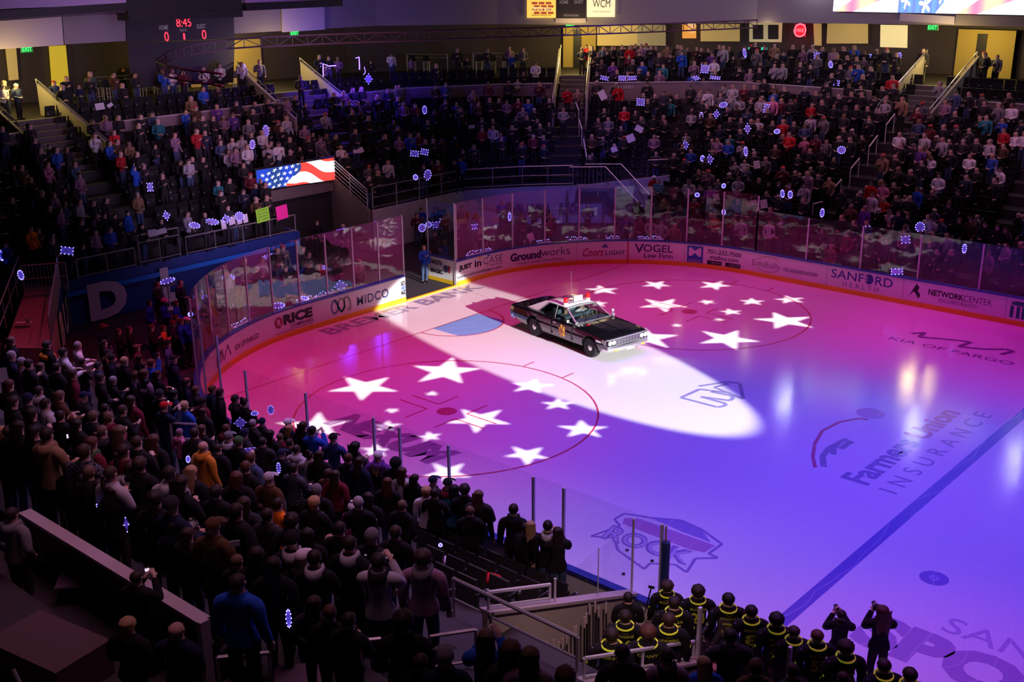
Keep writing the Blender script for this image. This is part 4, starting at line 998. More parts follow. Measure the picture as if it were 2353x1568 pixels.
# roof equipment
for y in (-.52, .52):
    q = thing('beacon', None, None); q.parent = car; q.location = (.0, y, 1.395)
    e = MB(); e.lathe([(.085,-.03),(.085,.06),(.075,.07)], (0,0,0), 16); e.build('beacon_base', M_['carwhite'], q)
    e = MB(); e.lathe([(.082,.068),(.084,.17),(.075,.215),(.03,.235),(.001,.238)], (0,0,0), 18); e.build('beacon_dome', mat('beacon_red', (.55,.008,.01), .12, emit=(1,.02,.02), es=.25), q, True)
b = MB()
for x in (-.05,.07): b.bar((x,-.56,1.43),(x,.56,1.43), .016, 6)
for y in (-.5,-.15,.15,.5): b.bar((.07,y,1.43),(.07,y,1.385), .014, 4)
cm(b, 'roof_bar', M_['chrome'])
b = MB(); b.box((-.10,-.15,1.43),(.06,.22,1.455)); b.box((-.04,-.16,1.455),(.04,.24,1.62)); cm(b, 'roof_sign', M_['carwhite'])
text_map('roof_sign_lettering', 'POLICE', lambda a, v: (.043, -.12+a*.20, 1.50+v*.06), M_['ink'], car, .02)
b = MB(); b.bar((-.55,.25,1.39),(-.62,.25,2.35), .006, 4); b.bar((-.70,-.1,1.38),(-.70,-.1,1.55), .006, 4); b.lathe([(.02,0),(.015,.04)], (-.55,.25,1.39), 8); cm(b, 'aerial', M_['steel'])
# open map and papers lying under the windscreen
def in_car(x, y, z): return Vector((CARC[0]+x*math.cos(CARYAW)-y*math.sin(CARYAW), CARC[1]+x*math.sin(CARYAW)+y*math.cos(CARYAW), z))
# the two people in the car
person(in_car(-.20, -.36, -.26), CARYAW, 'sit', 'tan', 'cap', 'tan', 'brown', .84, label='person in tan uniform and cap on the near front seat of the patrol car')
person(in_car(-.16, .34, -.30), CARYAW, 'sit', 'white', 'hoodup', 'white', 'white', .90, wd=1.25, label='person in a bulky white fleece suit at the wheel of the black patrol car')
# headlamp beams on the ice
for y in (-.74, .74):
    a = in_car(2.72, y, .68); c = in_car(4.3, y*1.1, 0); spot('headlamp_beam', a, c, (.85,1,.72), 26, 70, 1, .05)
# ================================================================ star projectors: lamps behind a pierced plate
def star_poly(tips):
    c = Vector((sum(t[0] for t in tips)/5, sum(t[1] for t in tips)/5))
    T = sorted([Vector(t) for t in tips], key=lambda t: math.atan2(t.y-c.y, t.x-c.x))
    def inter(a, b_, c_, d):
        r = b_-a; s = d-c_; k = r.x*s.y-r.y*s.x; t = ((c_.x-a.x)*s.y-(c_.y-a.y)*s.x)/k; return a+r*t
    out = []
    for i in range(5):
        out.append(T[i]); out.append(inter(T[i], T[(i+2) % 5], T[(i+1) % 5], T[(i-1) % 5]))
    return [(p.x, p.y) for p in out]
def from_crop(ox, oy, k, tips): return star_poly([tuple(atz(ox+a/k, oy+b/k)[:2]) for a, b in tips])
NEAR = [(600,800,4.9,t) for t in ([(940,322),(1435,330),(1540,490),(1128,592),(752,488)], [(1435,815),(1585,855),(1500,940),(1290,938),(1255,865)], [(1428,680),(1540,682),(1552,715),(1465,738),(1390,710)],
        [(655,720),(1020,820),(840,990),(420,990),(165,842)], [(1300,1065),(1445,1138),(1400,1225),(1165,1222),(1125,1125)])] + [(960,800,4.9,t) for t in (
        [(395,103),(725,230),(500,398),(10,382),(-50,200)], [(170,483),(235,510),(205,537),(102,535),(85,508)], [(1330,345),(1550,415),(1380,510),(1080,490),(1060,390)], [(1585,562),(1780,612),(1700,692),(1450,690),(1390,612)],
        [(1835,810),(2140,888),(2065,1008),(1690,1000),(1570,878)], [(495,688),(942,697),(1045,858),(650,960),(320,845)], [(1065,1108),(1398,1120),(1482,1248),(1235,1325),(975,1222)], [(170,1295),(515,1300),(600,1458),(330,1565),(50,1448)],
        [(115,940),(262,965),(235,1033),(65,1058),(-5,1000)])]
FAR = [(1580,620,7.84,t) for t in ([(260,215),(630,203),(785,295),(535,370),(215,325)], [(275,540),(470,555),(500,608),(325,630),(188,580)], [(1150,508),(1390,560),(1325,635),(1020,630),(935,553)], [(1760,465),(2100,505),(2085,593),(1725,607),(1555,530)],
        [(720,700),(965,738),(955,805),(700,815),(568,748)], [(490,878),(608,880),(675,910),(583,935),(465,912)], [(1540,765),(2220,850),(2260,1045),(1575,1063),(1180,888)], [(260,1105),(910,1092),(1305,1295),(885,1450),(222,1328)])] + [(1320,620,7.84,t) for t in (
        [(430,275),(785,338),(748,438),(368,438),(178,342)], [(1275,205),(1605,205),(1740,297),(1525,355),(1225,298)], [(1270,528),(1805,525),(2040,672),(1660,770),(1170,680)], [(1830,968),(1950,993),(1925,1030),(1795,1030),(1745,995)],
        [(1265,1050),(1865,1180),(1700,1415),(930,1400),(780,1140)], [(430,560),(598,592),(545,668),(320,665),(270,590)])]
def gobo(L, stars, lab, power):
    L = Vector(L); hp = .5; zp = L.z-hp; f = hp/L.z; bm = bmesh.new(); half = .62
    t = thing('star_projector', lab, 'stage light', (L.x, L.y, L.z))
    edges = []
    def loop(pts):
        vs = [bm.verts.new((x, y, -hp)) for x, y in pts]
        for i in range(len(vs)): edges.append(bm.edges.new((vs[i], vs[(i+1) % len(vs)])))
    loop([(-half,-half),(half,-half),(half,half),(-half,half)])
    for st in stars: loop([((x-L.x)*f, (y-L.y)*f) for x, y in st])
    bmesh.ops.triangle_fill(bm, use_beauty=True, use_dissolve=False, edges=edges)
    # drop triangles that lie inside a star opening
    def inside(p, poly):
        c = False; n = len(poly)
        for i in range(n):
            x1, y1 = poly[i]; x2, y2 = poly[(i+1) % n]
            if (y1 > p[1]) != (y2 > p[1]) and p[0] < (x2-x1)*(p[1]-y1)/(y2-y1)+x1: c = not c
        return c
    pol = [[((x-L.x)*f, (y-L.y)*f) for x, y in st] for st in stars]
    kill = [fc for fc in bm.faces if any(inside(fc.calc_center_median()[:2], q) for q in pol)]
    bmesh.ops.delete(bm, geom=kill, context='FACES_ONLY')
    me = bpy.data.meshes.new('gobo_plate'); bm.to_mesh(me); bm.free(); me.materials.append(M_['black']); link('gobo_plate', me, t)
    b = MB(); b.box((-half,-half,-hp-.002),(-half+.03,half,.25)); b.box((half-.03,-half,-hp-.002),(half,half,.25)); b.box((-half,-half,-hp-.002),(half,-half+.03,.25)); b.box((-half,half-.03,-hp-.002),(half,half,.25)); b.box((-half,-half,.22),(half,half,.25))
    b.build('lamp_housing', M_['black'], t)
    l = spot('star_lamp', tuple(L), (L.x, L.y, 0), (1,.98,.96), power, 92, 0, .0025); return t
gobo((6.1, -6.6, 19), [from_crop(*s) for s in NEAR], 'star projector hung over the near faceoff circle', 25000)
gobo((8.0, 6.6, 19), [from_crop(*s) for s in FAR], 'star projector hung over the far faceoff circle', 25000)
for x, z in ((-.7, 12.05), (7.15, 11.75), (12.6, 11.9)):
    t = thing('balcony_spotlight', 'lamp fixed to the upper balcony front over the far side', 'stage light', (x, 28.6, z), group='lamps on the far balcony front')
    b = MB(); b.lathe([(.10,.35),(.20,.2),(.20,.06)], (0,0,0), 14, (0,1,.3)); b.build('lamp_housing', M_['black'], t)
    b = MB(); b.ball((0,0,0), .11, 12); b.build('lamp_lens', emat('lens_glow', (.93,.90,1), 260), t)
# ================================================================ gate and opening
A = atz(1047, 656); B_ = atz(986, 640)
gt = thing('rink_gate', 'open white rink gate with advert, swung outward beside a tall glass pane', 'gate')
def along_box(mbp, a, b_, z0, z1, th):
    d = Vector((b_[0]-a[0], b_[1]-a[1], 0)); l = d.length; c = ((a[0]+b_[0])/2, (a[1]+b_[1])/2, (z0+z1)/2); mbp.obox(c, (l, th, z1-z0), math.atan2(d.y, d.x))
b = MB(); along_box(b, A, B_, .17, 1.05, .07); b.build('gate_panel', M_['white'], gt)
b = MB(); along_box(b, A, B_, .0, .17, .08); b.build('kick_plate', M_['yellow'], gt)
b = MB(); along_box(b, A, B_, 1.05, 1.10, .09); b.build('cap_rail', M_['capblue'], gt)
b = MB(); along_box(b, A, B_, 1.10, 3.45, .014); b.build('glass_pane', M_['glass'], gt)
b = MB()
for P in (A, B_): b.bar((P.x,P.y,1.05), (P.x,P.y,3.5), .025, 6)
b.tube([(A.x,A.y,.0),(A.x,A.y,1.15)], .06, 4); b.build('gate_post', M_['alu'], gt)
gd = (B_-A); gd.z = 0; gl_ = gd.length; gu = gd/gl_; gn = Vector((gu.y, -gu.x, 0)); gn = gn if gn.dot(CAM-A) > 0 else -gn
def gtext(txt, a0, a1, z0, z1, m, bold):
    flip = (gu.dot(R_) < 0)
    def fn(a, v):
        u = a0+(a1-a0)*a; u = 1-u if flip else u; P = A+gd*u+gn*.042; return (P.x, P.y, z0+(z1-z0)*v)
    text_map('advert_lettering', txt, fn, m, gt, bold)
gtext('DAKOTA', .08, .55, .72, .92, M_['ink'], .05); gtext('MAGIC', .10, .56, .34, .54, M_['ink'], .05)
b = MB(); P = A+gd*(.32)+gn*.043; b.lathe([(.16,0),(.16,.004)], (P.x,P.y,.63), 18, tuple(gn)); b.build('advert_disc', mat('ink_navy', (.08,.07,.14), .5), gt)
P = A+gd*.80 if not gu.dot(R_) < 0 else A+gd*.20
b = MB(); Q = [P+gu*x+gn*.043 for x in (-.07,.07,.05,-.05)]; b.add([(Q[0].x,Q[0].y,.78),(Q[1].x,Q[1].y,.78),(Q[2].x,Q[2].y,.48),(Q[3].x,Q[3].y,.48)], [(0,1,2,3)]); b.build('red_cup_emblem', mat('ink_red', (.5,.02,.04), .5), gt)
x0, y0 = bpt(S_OPEN0); x1, y1 = bpt(S_OPEN1)
for k_, s_ in ((0, S_OPEN0), (1, S_OPEN1)):
    x, y = bpt(s_, .08); b = MB(); b.box((x-.06,y-.03,0),(x+.06,y+.03,1.09)); b.bar((x,y,1.09),(x,y,3.52), .028, 6)
    o = b.build('gate_post', M_['alu']); tag(o, ('tall metal post at the end of the left boards, beside the opening', 'tall metal post beside the advert for a storage firm, right of the opening')[k_], 'post')
b = MB(); b.box((-6.9, y0+.05, -.01), (-3.42, y1-.05, .012)); o = b.build('rubber_mat', mat('rubber_mat', (.03,.03,.035), .8, noise=.3, nscale=12)); tag(o, 'black rubber matting on the floor of the rink opening', 'mat')
b = MB(); b.box((-3.42, y0+.03, 0), (-3.30, y1-.03, .05)); o = b.build('gate_sill', M_['yellow']); tag(o, 'yellow sill across the foot of the rink opening', 'sill')
# ================================================================ goal-side furniture of the event floor
def rail_run(name, pts, lab, h=1.05, posts=1.6, mids=(.5,), m='steel', r=.025, group=None, balus=0):
    t = thing(name, lab, 'railing', group=group); pts = [Vector(p) for p in pts]
    b = MB(); b.tube([p+Vector((0,0,h)) for p in pts], r*1.25); b.build('top_rail', M_[m], t)
    b = MB()
    for q in mids: b.tube([p+Vector((0,0,h*q)) for p in pts], r*.8)
    b.build('lower_rail', M_[m], t)
    P = []
    for i in range(len(pts)-1):
        n = max(1, round((pts[i+1]-pts[i]).length/posts)); P += [pts[i].lerp(pts[i+1], k/n) for k in range(n)]
    P.append(pts[-1])
    for p in P: b = MB(); b.bar(p, p+Vector((0,0,h)), r); b.build('post', M_[m], t)
    if balus:
        b = MB()
        for i in range(len(pts)-1):
            n = max(1, int((pts[i+1]-pts[i]).length/balus))
            for k in range(n): p = pts[i].lerp(pts[i+1], k/n); b.bar(p+Vector((0,0,.08)), p+Vector((0,0,h)), .011, 4)
        b.build('balusters', M_[m], t)
    return t
rail_run('railing', [(-10.55,-9.3,1.75),(-10.55,-6.9,1.75)], 'grey railing on the blue end wall, left of the tall framed section', .75, 1.3, (.1,))
rail_run('railing', [(-10.55,-6.7,1.75),(-10.55,-4.9,1.75)], 'taller framed railing on the blue end wall at the foot of an aisle', 1.2, .9, (.1,.75))
rail_run('railing', [(-10.55,-4.6,1.75),(-10.55,.9,1.75)], 'grey railing on the blue end wall hung with small paper signs', .75, 1.35, (.1,))
rail_run('railing', [(-10.6,5.5,1.95),(-10.65,11.6,1.95),(-8.9,14.2,1.95),(-7.1,16.1,1.95)], 'long grey railing along the top of the pale corner wall', 1.05, 1.5, (.12,.55))
rail_run('railing', [(-4.2,18.6,2.2),(-2.6,19.8,2.3),(-1.0,20.4,2.6)], 'railing beyond the corner staircase, right of its landing', 1.05, 1.5, (.12,))
# corner staircase down to the event floor
st = thing('corner_staircase', 'steel staircase with close balusters running down from the pale corner wall', 'stairs')
a0, a1, a2 = Vector((-6.9,16.2,1.95)), Vector((-5.5,17.4,1.95)), Vector((-2.9,17.2,.15))
b = MB(); along_box(b, a0, a1, 1.78, 1.95, 1.2); b.build('landing', M_['wallp'], st)
b = MB()
for i in range(9):
    p = a1.lerp(a2, (i+.5)/9); b.obox((p.x,p.y,p.z-.06), (.34,1.15,.06), math.atan2(a2.y-a1.y, a2.x-a1.x))
b.build('steps', M_['step'], st)
sdir = (a2-a1); sdir.z = 0; sdir.normalize(); sn = Vector((-sdir.y, sdir.x, 0))
for s in (-1, 1):
    o1, o2, o0 = a1+sn*.6*s, a2+sn*.6*s, a0+sn*.6*s
    b = MB(); b.add([tuple(o1+Vector((0,0,z))) for z in (-.28,.04)]+[tuple(o2+Vector((0,0,z))) for z in (.04,-.28)]+[tuple(o1+sn*.05+Vector((0,0,z))) for z in (-.28,.04)]+[tuple(o2+sn*.05+Vector((0,0,z))) for z in (.04,-.28)],
                    [(0,1,2,3),(7,6,5,4),(1,5,6,2),(0,3,7,4)]); b.build('stringer', M_['wallp'], st)
    b = MB(); b.tube([o0+Vector((0,0,1.05)), o1+Vector((0,0,1.05)), o2+Vector((0,0,1.05))], .028)
    for (p, q, n) in ((o0, o1, 9), (o1, o2, 22)):
        for k in range(n+1): v_ = p.lerp(q, k/n); b.bar(v_, v_+Vector((0,0,1.03)), .011, 4)
    b.build('balustrade', M_['steel'], st)
b = MB()
for q in (a0, a1): b.bar((q.x-.2,q.y-.5,0), (q.x-.2,q.y-.5,1.8), .05, 4)
b.build('leg', M_['wallp'], st)
# tunnel under the flag screen
b = MB(); b.box((-13.4,.95,0),(-10.55,1.1,1.75)); struct('wall_tunnel_left', b, M_['bluewall'])
wall_poly('wall_tunnel_right', [(-10.6,5.35),(-14.5,5.35)], [0,0], [1.95,3.9], .15, M_['concrete'])
tr = rail_run('railing', [(-10.7,5.25,1.95),(-14.2,5.25,3.75)], 'steeply sloping railing of closely spaced bars, right of the flag screen', 1.0, 1.2, (.12,.3,.5,.7,.85))
sL, sR = atX(590,440,-13.35), atX(771,415,-13.35)
bt = MB(); along_box(bt, (-13.3,sL.y), (-13.3,sR.y+.2), sL.z-.55, sL.z-.02, .5); struct('trim_30', bt, M_['concrete'])
# ---------------------------------------------------------------- flag screens
def flag_col(u, v, rep=1.0):
    """waving stars and stripes: blue canton with stars, then red and white bands"""
    w_ = v+.16*math.sin(u*7.5+.6)+.06*math.sin(u*17)
    if u < .46-.10*math.sin(v*3+u*4):
        for i in range(7):
            for j in range(4):
                cx, cy = .045+.075*i+(.03 if j % 2 else 0), .12+.26*j+.05*math.sin(i)
                dx, dy = (u-cx)*3.2, w_-cy; r = math.hypot(dx, dy); a = math.atan2(dy, dx)
                if r < .085*(.62+.38*math.cos(5*(a-.3+i))): return (.95,.95,1.0)
        return (.02,.05,.35+.15*math.sin(u*20))
    return (.85,.06,.05) if math.sin((w_*2.6+u*2.4)*2.6) > .1 else (1,.98,1)
def ribbon_col(u, v):
    s = (u*2.55+.62) % 1.0
    w_ = v
    if s < .42 - .12*(1-v):
        for cx, cy, rr in ((.06,.55,.42),(.215,.4,.5),(.335,.75,.36)):
            dx, dy = (s-cx)*9.5, w_-cy; r = math.hypot(dx, dy); a = math.atan2(dy, dx)
            if r < rr*(.60+.40*math.cos(5*(a+1.3+cx*9))): return (1,1,1)
        return (.14,.20+.1*math.sin(s*50)**2,.72)
    t = (s-.42)
    if .05+.25*v < t < .20+.42*v and v > .0: return (1,.45+.25*math.sin(t*25),.36)
    return (1,.96,1)
def screen(name, P00, P10, P11, P01, fn, nu, nv, es, lab, frame=None):
    P00, P10, P11, P01 = [Vector(p) for p in (P00, P10, P11, P01)]; n = (P10-P00).cross(P01-P00).normalized()
    if n.dot(CAM-P00) < 0: n = -n
    t = thing(name, lab, 'screen')
    b = MB(); e = .05; ux = (P10-P00).normalized()*e; uz = Vector((0,0,e))
    F4 = [P00-ux-uz, P10+ux-uz, P11+ux+uz, P01-ux+uz]
    b.add([tuple(p-n*.18) for p in F4]+[tuple(p-n*.01) for p in F4], [(0,3,2,1),(4,5,6,7),(0,1,5,4),(1,2,6,5),(2,3,7,6),(3,0,4,7)]); b.build('cabinet', M_['black'], t)
    V = []; C = []
    for j in range(nv+1):
        for i in range(nu+1):
            a, c = i/nu, j/nv; V.append(tuple(P00.lerp(P10, a).lerp(P01.lerp(P11, a), c)))
    Fc = [(j*(nu+1)+i, j*(nu+1)+i+1, (j+1)*(nu+1)+i+1, (j+1)*(nu+1)+i) for j in range(nv) for i in range(nu)]
    for j in range(nv):
        for i in range(nu): C += [*fn((i+.5)/nu, (j+.5)/nv), 1]
    me = bpy.data.meshes.new('display'); me.from_pydata(V, [], Fc); at = me.attributes.new('pic', 'FLOAT_COLOR', 'FACE'); at.data.foreach_set('color', C)
    me.materials.append(attr_mat(name+'_picture', 'pic', emission=es)); link('display', me, t); return t
FX = -13.0
screen('flag_screen', atX(592,438,FX), atX(770,413,FX), atX(768,362,FX), atX(588,392,FX), flag_col, 220, 60, 1.5, 'bright tilted video screen with waving stars and stripes over the tunnel')
f0, f1 = on_fascia(1711, 23, .35), on_fascia(2365, 36, .35)
f0 = on_fascia(1712, 22, .35)
Yr = FA[8][1]-.6
p0, p1 = atY(1711, 22, Yr), atY(2420, 36, Yr)
screen('ribbon_screen', p0, p1, p1+Vector((0,0,1.1)), p0+Vector((0,0,1.1)), ribbon_col, 420, 40, 1.9, 'long bright ribbon screen with stars and stripes at the top right')
# ---------------------------------------------------------------- scoreboards and signs on the fascia
def fas_frame(px, py, off):
    P = on_fascia(px, py, off); Q = on_fascia(px+6, py, off); d = (Q-P); d.z = 0; d.normalize(); return P, d, Vector((0,0,1))
def fas_text(txt, pl, pr, h, m, par, off=.16, bold=.0, name='lettering'):
    P, _, _ = fas_frame(*pl, off); Q, _, _ = fas_frame(*pr, off); d = Q-P
    return text_map(name, txt, lambda a, v: tuple(P+d*a+Vector((0,0,h*v))), m, par, bold)
ledr = emat('led_red', (1,.03,.06), 3.0); pale = mat('dull_letter', (.35,.33,.36), .6, emit=(.5,.45,.5), es=.12)
t = thing('scoreboard', 'dark hockey scoreboard with red digits reading 8:45, on the left fascia', 'scoreboard')
b = MB(); fpanel(b, [(291,98),(538,88),(536,36),(289,44)], .12, .04); fpanel(b, [(400,210),(400,210),(400,210),(400,210)], .12) if False else None; b.build('scoreboard_panel', M_['fasciadark'], t)
for txt, pl, pr, h, m, bo in (('8:45', (406,62), (440,61), .42, ledr, .0), ('0', (379,95), (389,95), .46, ledr, .0), ('0', (465,90), (475,90), .46, ledr, .0), ('1', (422,91), (426,91), .30, ledr, .02),
                              ('HOME', (366,69), (387,68), .22, pale, .02), ('GUEST', (452,66), (473,65), .22, pale, .02), ('PERIOD', (413,73), (430,72), .13, pale, .0)):
    fas_text(txt, pl, pr, h, m, t, .18, bo)
b = MB(); fpanel(b, [(300,200),(535,190),(538,90),(292,100)], -.3, .05)
struct('wall_scoreboard_backing', b, M_['fasciadark'])
# shots-on-goal board between two lit advert panels
t = thing('advert_lightbox', 'lit yellow brick-wall advert box left of the shots-on-goal board', 'sign')
b = MB(); fpanel(b, [(1211,41),(1277,41),(1277,-6),(1211,-4)], .10); b.build('lightbox_face', mat('lightbox_yellow', (.9,.55,.08), .5, emit=(1,.62,.10), es=.95), t)
for r_ in range(4):
    for c_ in range(3):
        b = MB(); x = 1222+16*c_+(5 if r_ % 2 else 0); y = 10+7.5*r_; fpanel(b, [(x,y),(x+13,y),(x+13,y-5.5),(x,y-5.5)], .17, .01); b.build('brick', mat('brick_red', (.55,.10,.04), .6, emit=(.8,.12,.04), es=.35), t)
fas_text('OFF THE WALL', (1222,26), (1268,26), .25, emat('adv_cream', (1,.85,.4), .8), t, .20, .02); fas_text('Advertising Inc', (1221,38), (1267,38), .13, M_['ink'], t, .20, .01)
t = thing('shots_board', 'dark board reading home, guest, shots on goal, between two lit advert boxes', 'scoreboard')
b = MB(); fpanel(b, [(1279,41),(1346,41),(1347,-6),(1279,-6)], .10); b.build('board_face', M_['fasciadark'], t)
for a in (('HOME', (1286,9), (1306,9), .20), ('GUEST', (1319,8), (1340,8), .20), ('SHOTS ON GOAL', (1295,38), (1330,38), .13)): fas_text(a[0], a[1], a[2], a[3], pale, t, .17, .02)
t = thing('advert_lightbox', 'lit cream advert box reading WCM right of the shots-on-goal board', 'sign')
b = MB(); fpanel(b, [(1349,39),(1413,39),(1414,-6),(1349,-6)], .10); b.build('lightbox_face', mat('lightbox_cream', (.95,.85,.45), .5, emit=(1,.86,.48), es=.85), t)
fas_text('WCM', (1362,17), (1402,17), .42, mat('adv_brown', (.10,.05,.02), .6), t, .20, .0); fas_text('Wealth Management', (1362,29), (1402,29), .10, mat('adv_brown', (.10,.05,.02), .6), t, .20)
# suite fronts hanging over the left end, pale with black lower edges
for (q, lab) in (([(-40,26),(287,6),(287,-60),(-40,-40)], 'pale suite front with black lower edge at the top left corner'), ([(291,30),(553,22),(556,-40),(290,-40)], 'black suite front right above the scoreboard'), ([(561,8),(783,-2),(785,-60),(561,-50)], 'pale suite front with black lower edge right of the scoreboard')):
    t = thing('suite_front', lab, 'suite front'); off = 2.2
    d = [on_fascia(x, y, off) for x, y in q]; m = M_['black'] if 'black suite' in lab else mat('suite_pale', (.42,.34,.55), .7)
    up = max(d[2].z, d[3].z)+1.0
    e = (d[1]-d[0]); e.z = 0; e.normalize(); n = Vector((e.y, -e.x, 0)); n = n if n.dot(CAM-d[0]) > 0 else -n
    b = MB(); along_box(b, d[0], d[1], (d[0].z+d[1].z)/2, up, .25); b.build('panel', m, t)
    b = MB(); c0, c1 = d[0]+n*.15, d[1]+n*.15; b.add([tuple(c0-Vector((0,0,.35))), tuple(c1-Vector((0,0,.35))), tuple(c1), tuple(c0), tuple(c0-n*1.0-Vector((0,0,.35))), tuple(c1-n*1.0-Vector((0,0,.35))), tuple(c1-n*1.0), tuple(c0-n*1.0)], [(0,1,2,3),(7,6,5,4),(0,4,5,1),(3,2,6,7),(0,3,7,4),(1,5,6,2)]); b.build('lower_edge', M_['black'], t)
# ---------------------------------------------------------------- lighting truss
def truss(pts, lab, gap=.42, m='black'):
    t = thing('lighting_truss', lab, 'truss'); P = [Vector(p) for p in pts]
    b = MB(); b.tube(P, .035, 5); b.build('upper_chord', M_[m], t)
    b = MB(); b.tube([p-Vector((0,0,gap)) for p in P], .035, 5); b.build('lower_chord', M_[m], t)
    b = MB(); L = along([tuple(p) for p in P], .55)
    for i in range(len(L)-1):
        a, c = L[i], L[i+1]; b.bar(a, a-Vector((0,0,gap)), .018, 4); b.bar(a if i % 2 else a-Vector((0,0,gap)), c-Vector((0,0,gap)) if i % 2 else c, .018, 4)
    b.build('lattice', M_[m], t); return t
tz = 10.15
M_['truss'] = mat('truss_paint', (.10,.06,.09), .6)
truss([atz(1740,46,tz), atz(1640,50,tz), atz(1500,55,tz), atz(1300,62,tz), atz(1100,68,tz), atz(900,75,tz), atz(740,80,tz), atz(600,86,tz)], 'long dark lattice truss hanging across the upper stands', .36, 'truss')
truss([atz(600,86,tz), atz(520,92,tz-.1), atz(440,104,tz-.2), atz(385,120,tz-.3), atz(358,140,tz-.3), atz(385,152,tz-.3), atz(440,162,tz-.3), atz(510,170,tz-.3)], 'curved end of the hanging truss below the scoreboard', .34, 'truss')
# ---------------------------------------------------------------- lit concourse openings, doors, bar fronts
def conc(q, m, name, lab, cat, off=.0, hi=None):
    """a panel standing on the concourse back wall, px corners left/right bottom and top"""
    Q = []
    for x, y in q:
        d = ray(x, y); best = None
        for i in range(len(BW)-1):
            a = Vector(BW[i][:2]); e = Vector(BW[i+1][:2])-a; nx = Vector((e.y,-e.x)).normalized(); a2 = a+nx*(.25+off); den = d.x*nx.x+d.y*nx.y
            if abs(den) < 1e-6: continue
            t_ = ((a2-Vector(CAM[:2])).dot(nx))/den; P = CAM+d*t_; u = (Vector(P[:2])-a2).dot(e)/e.dot(e)
            if -.03 <= u <= 1.03 and t_ > 0 and (best is None or t_ < best[1]): best = (P, t_)
        Q.append(best[0] if best else CAM+d*70)
    n = (Q[1]-Q[0]).cross(Q[3]-Q[0]).normalized(); n = n if n.dot(CAM-Q[0]) > 0 else -n
    b = MB(); b.add([tuple(p+n*.05) for p in Q]+[tuple(p) for p in Q], [(0,1,2,3),(7,6,5,4),(0,4,5,1),(1,5,6,2),(2,6,7,3),(3,7,4,0)])
    o = b.build(name, m); tag(o, lab, cat); return o, Q, n
wy = mat('lit_yellow', (.75,.60,.25), .8, emit=(1,.72,.25), es=.16); wc = mat('lit_cream', (.8,.7,.5), .8, emit=(1,.85,.5), es=.32)
for q, m, nm, lab in (([(1372,105),(1465,105),(1465,52),(1372,52)], wy, 'lit_alcove', 'dim yellow alcove behind the crowd, right of the narrow white stairway'),
    ([(1465,105),(1530,105),(1530,57),(1465,57)], mat('lit_dim', (.5,.45,.3), .8, emit=(.8,.65,.35), es=.10), 'lit_alcove', 'dim alcove with a grey front left of the orange booth'),
    ([(1568,88),(1600,88),(1600,56),(1568,56)], mat('lit_orange', (.8,.35,.06), .7, emit=(1,.42,.08), es=.55), 'food_booth', 'glowing orange food booth on the concourse'),
    ([(1582,76),(1598,76),(1598,50),(1580,50)], wc, 'menu_board', 'white menu sheet pinned on the orange food booth'),
    ([(1610,95),(1700,95),(1700,55),(1610,55)], wy, 'lit_alcove', 'dull yellow alcove right of the orange booth'),
    ([(1722,96),(1796,97),(1798,50),(1722,50)], mat('lit_door', (.75,.66,.40), .7, emit=(1,.85,.45), es=.22), 'double_door', 'cream double doors with dark panes on the far concourse'),
    ([(1872,104),(1888,105),(1888,54),(1870,54)], wy, 'lit_post', 'pale yellow pillar right of the red neon sign'),
    ([(1900,100),(1995,100),(1995,54),(1902,54)], wy, 'lit_alcove', 'yellow alcove with a hanging screen, right of the neon sign'),
    ([(2023,108),(2085,110),(2086,58),(2024,57)], mat('lit_bright', (.9,.78,.4), .7, emit=(1,.85,.42), es=.55), 'lit_alcove', 'brightest cream doorway with two people, left of the right-hand stairway'),
    ([(455,148),(505,146),(503,96),(455,98)], mat('lit_shop', (.7,.5,.15), .8, emit=(1,.65,.15), es=.35), 'shop_window', 'glowing yellow shop window below the scoreboard'),
    ([(385,212),(405,210),(400,100),(382,102)], mat('pale_pillar', (.6,.48,.52), .8), 'pillar', 'pale square pillar beside the shop window'),
    ([(20,185),(42,183),(36,110),(12,112)], wy, 'lit_alcove', 'yellow glass door at the top of the leftmost stairway'),
    ([(120,215),(160,213),(150,104),(112,106)], mat('lit_strong', (.8,.6,.05), .8, emit=(1,.75,.05), es=.35), 'lit_alcove', 'bright yellow doorway right of the leftmost exit sign')):
    conc(q, m, nm, lab, 'doorway' if 'door' in lab or 'alcove' in lab else 'concourse fitting')
for x in (1730,1765):
    conc([(x,90),(x+24,90),(x+24,57),(x,57)], M_['black'], 'door_pane', 'dark pane in the cream double doors, %s one' % ('left' if x == 1730 else 'right'), 'door pane', .08)
o, Q, n = conc([(1828,84),(1852,84),(1852,55),(1828,55)], mat('neon_back', (.25,.01,.02), .6, emit=(1,.02,.05), es=.5), 'neon_sign', 'round glowing red neon sign on the far concourse wall', 'sign')
c = sum(Q, Vector())/4+n*.1; b = MB(); ux = (Q[1]-Q[0]).normalized(); ring = [tuple(c+ux*.36*math.cos(a)+Vector((0,0,.36*math.sin(a)))) for a in np.linspace(0, 2*math.pi, 22)[:-1]]
b.tube(ring, .035, 5, True); b.build('neon_ring', emat('neon_red', (1,.06,.09), 6), o)
text_map('neon_lettering', 'FIRE', lambda a, v: tuple(c+ux*(-.26+.52*a)+Vector((0,0,-.1+.2*v))+n*.03), emat('neon_red', (1,.06,.09), 6), o, .0)
point('concourse_lamp', tuple(c+n*.7), (1,.05,.08), 14, .3)
# white lamp rows over the far concourse, hidden above the fascia edge
for px in (1420, 1590, 1760, 1940, 2050):
    P = on_fascia(px, 50, -3.4); point('concourse_lamp', (P.x, P.y, 9.35), (1,.75,.40), 22, .3)
P = on_fascia(480, 96, -3.2); point('concourse_lamp', (P.x, P.y, 8.9), (1,.7,.3), 16, .3)
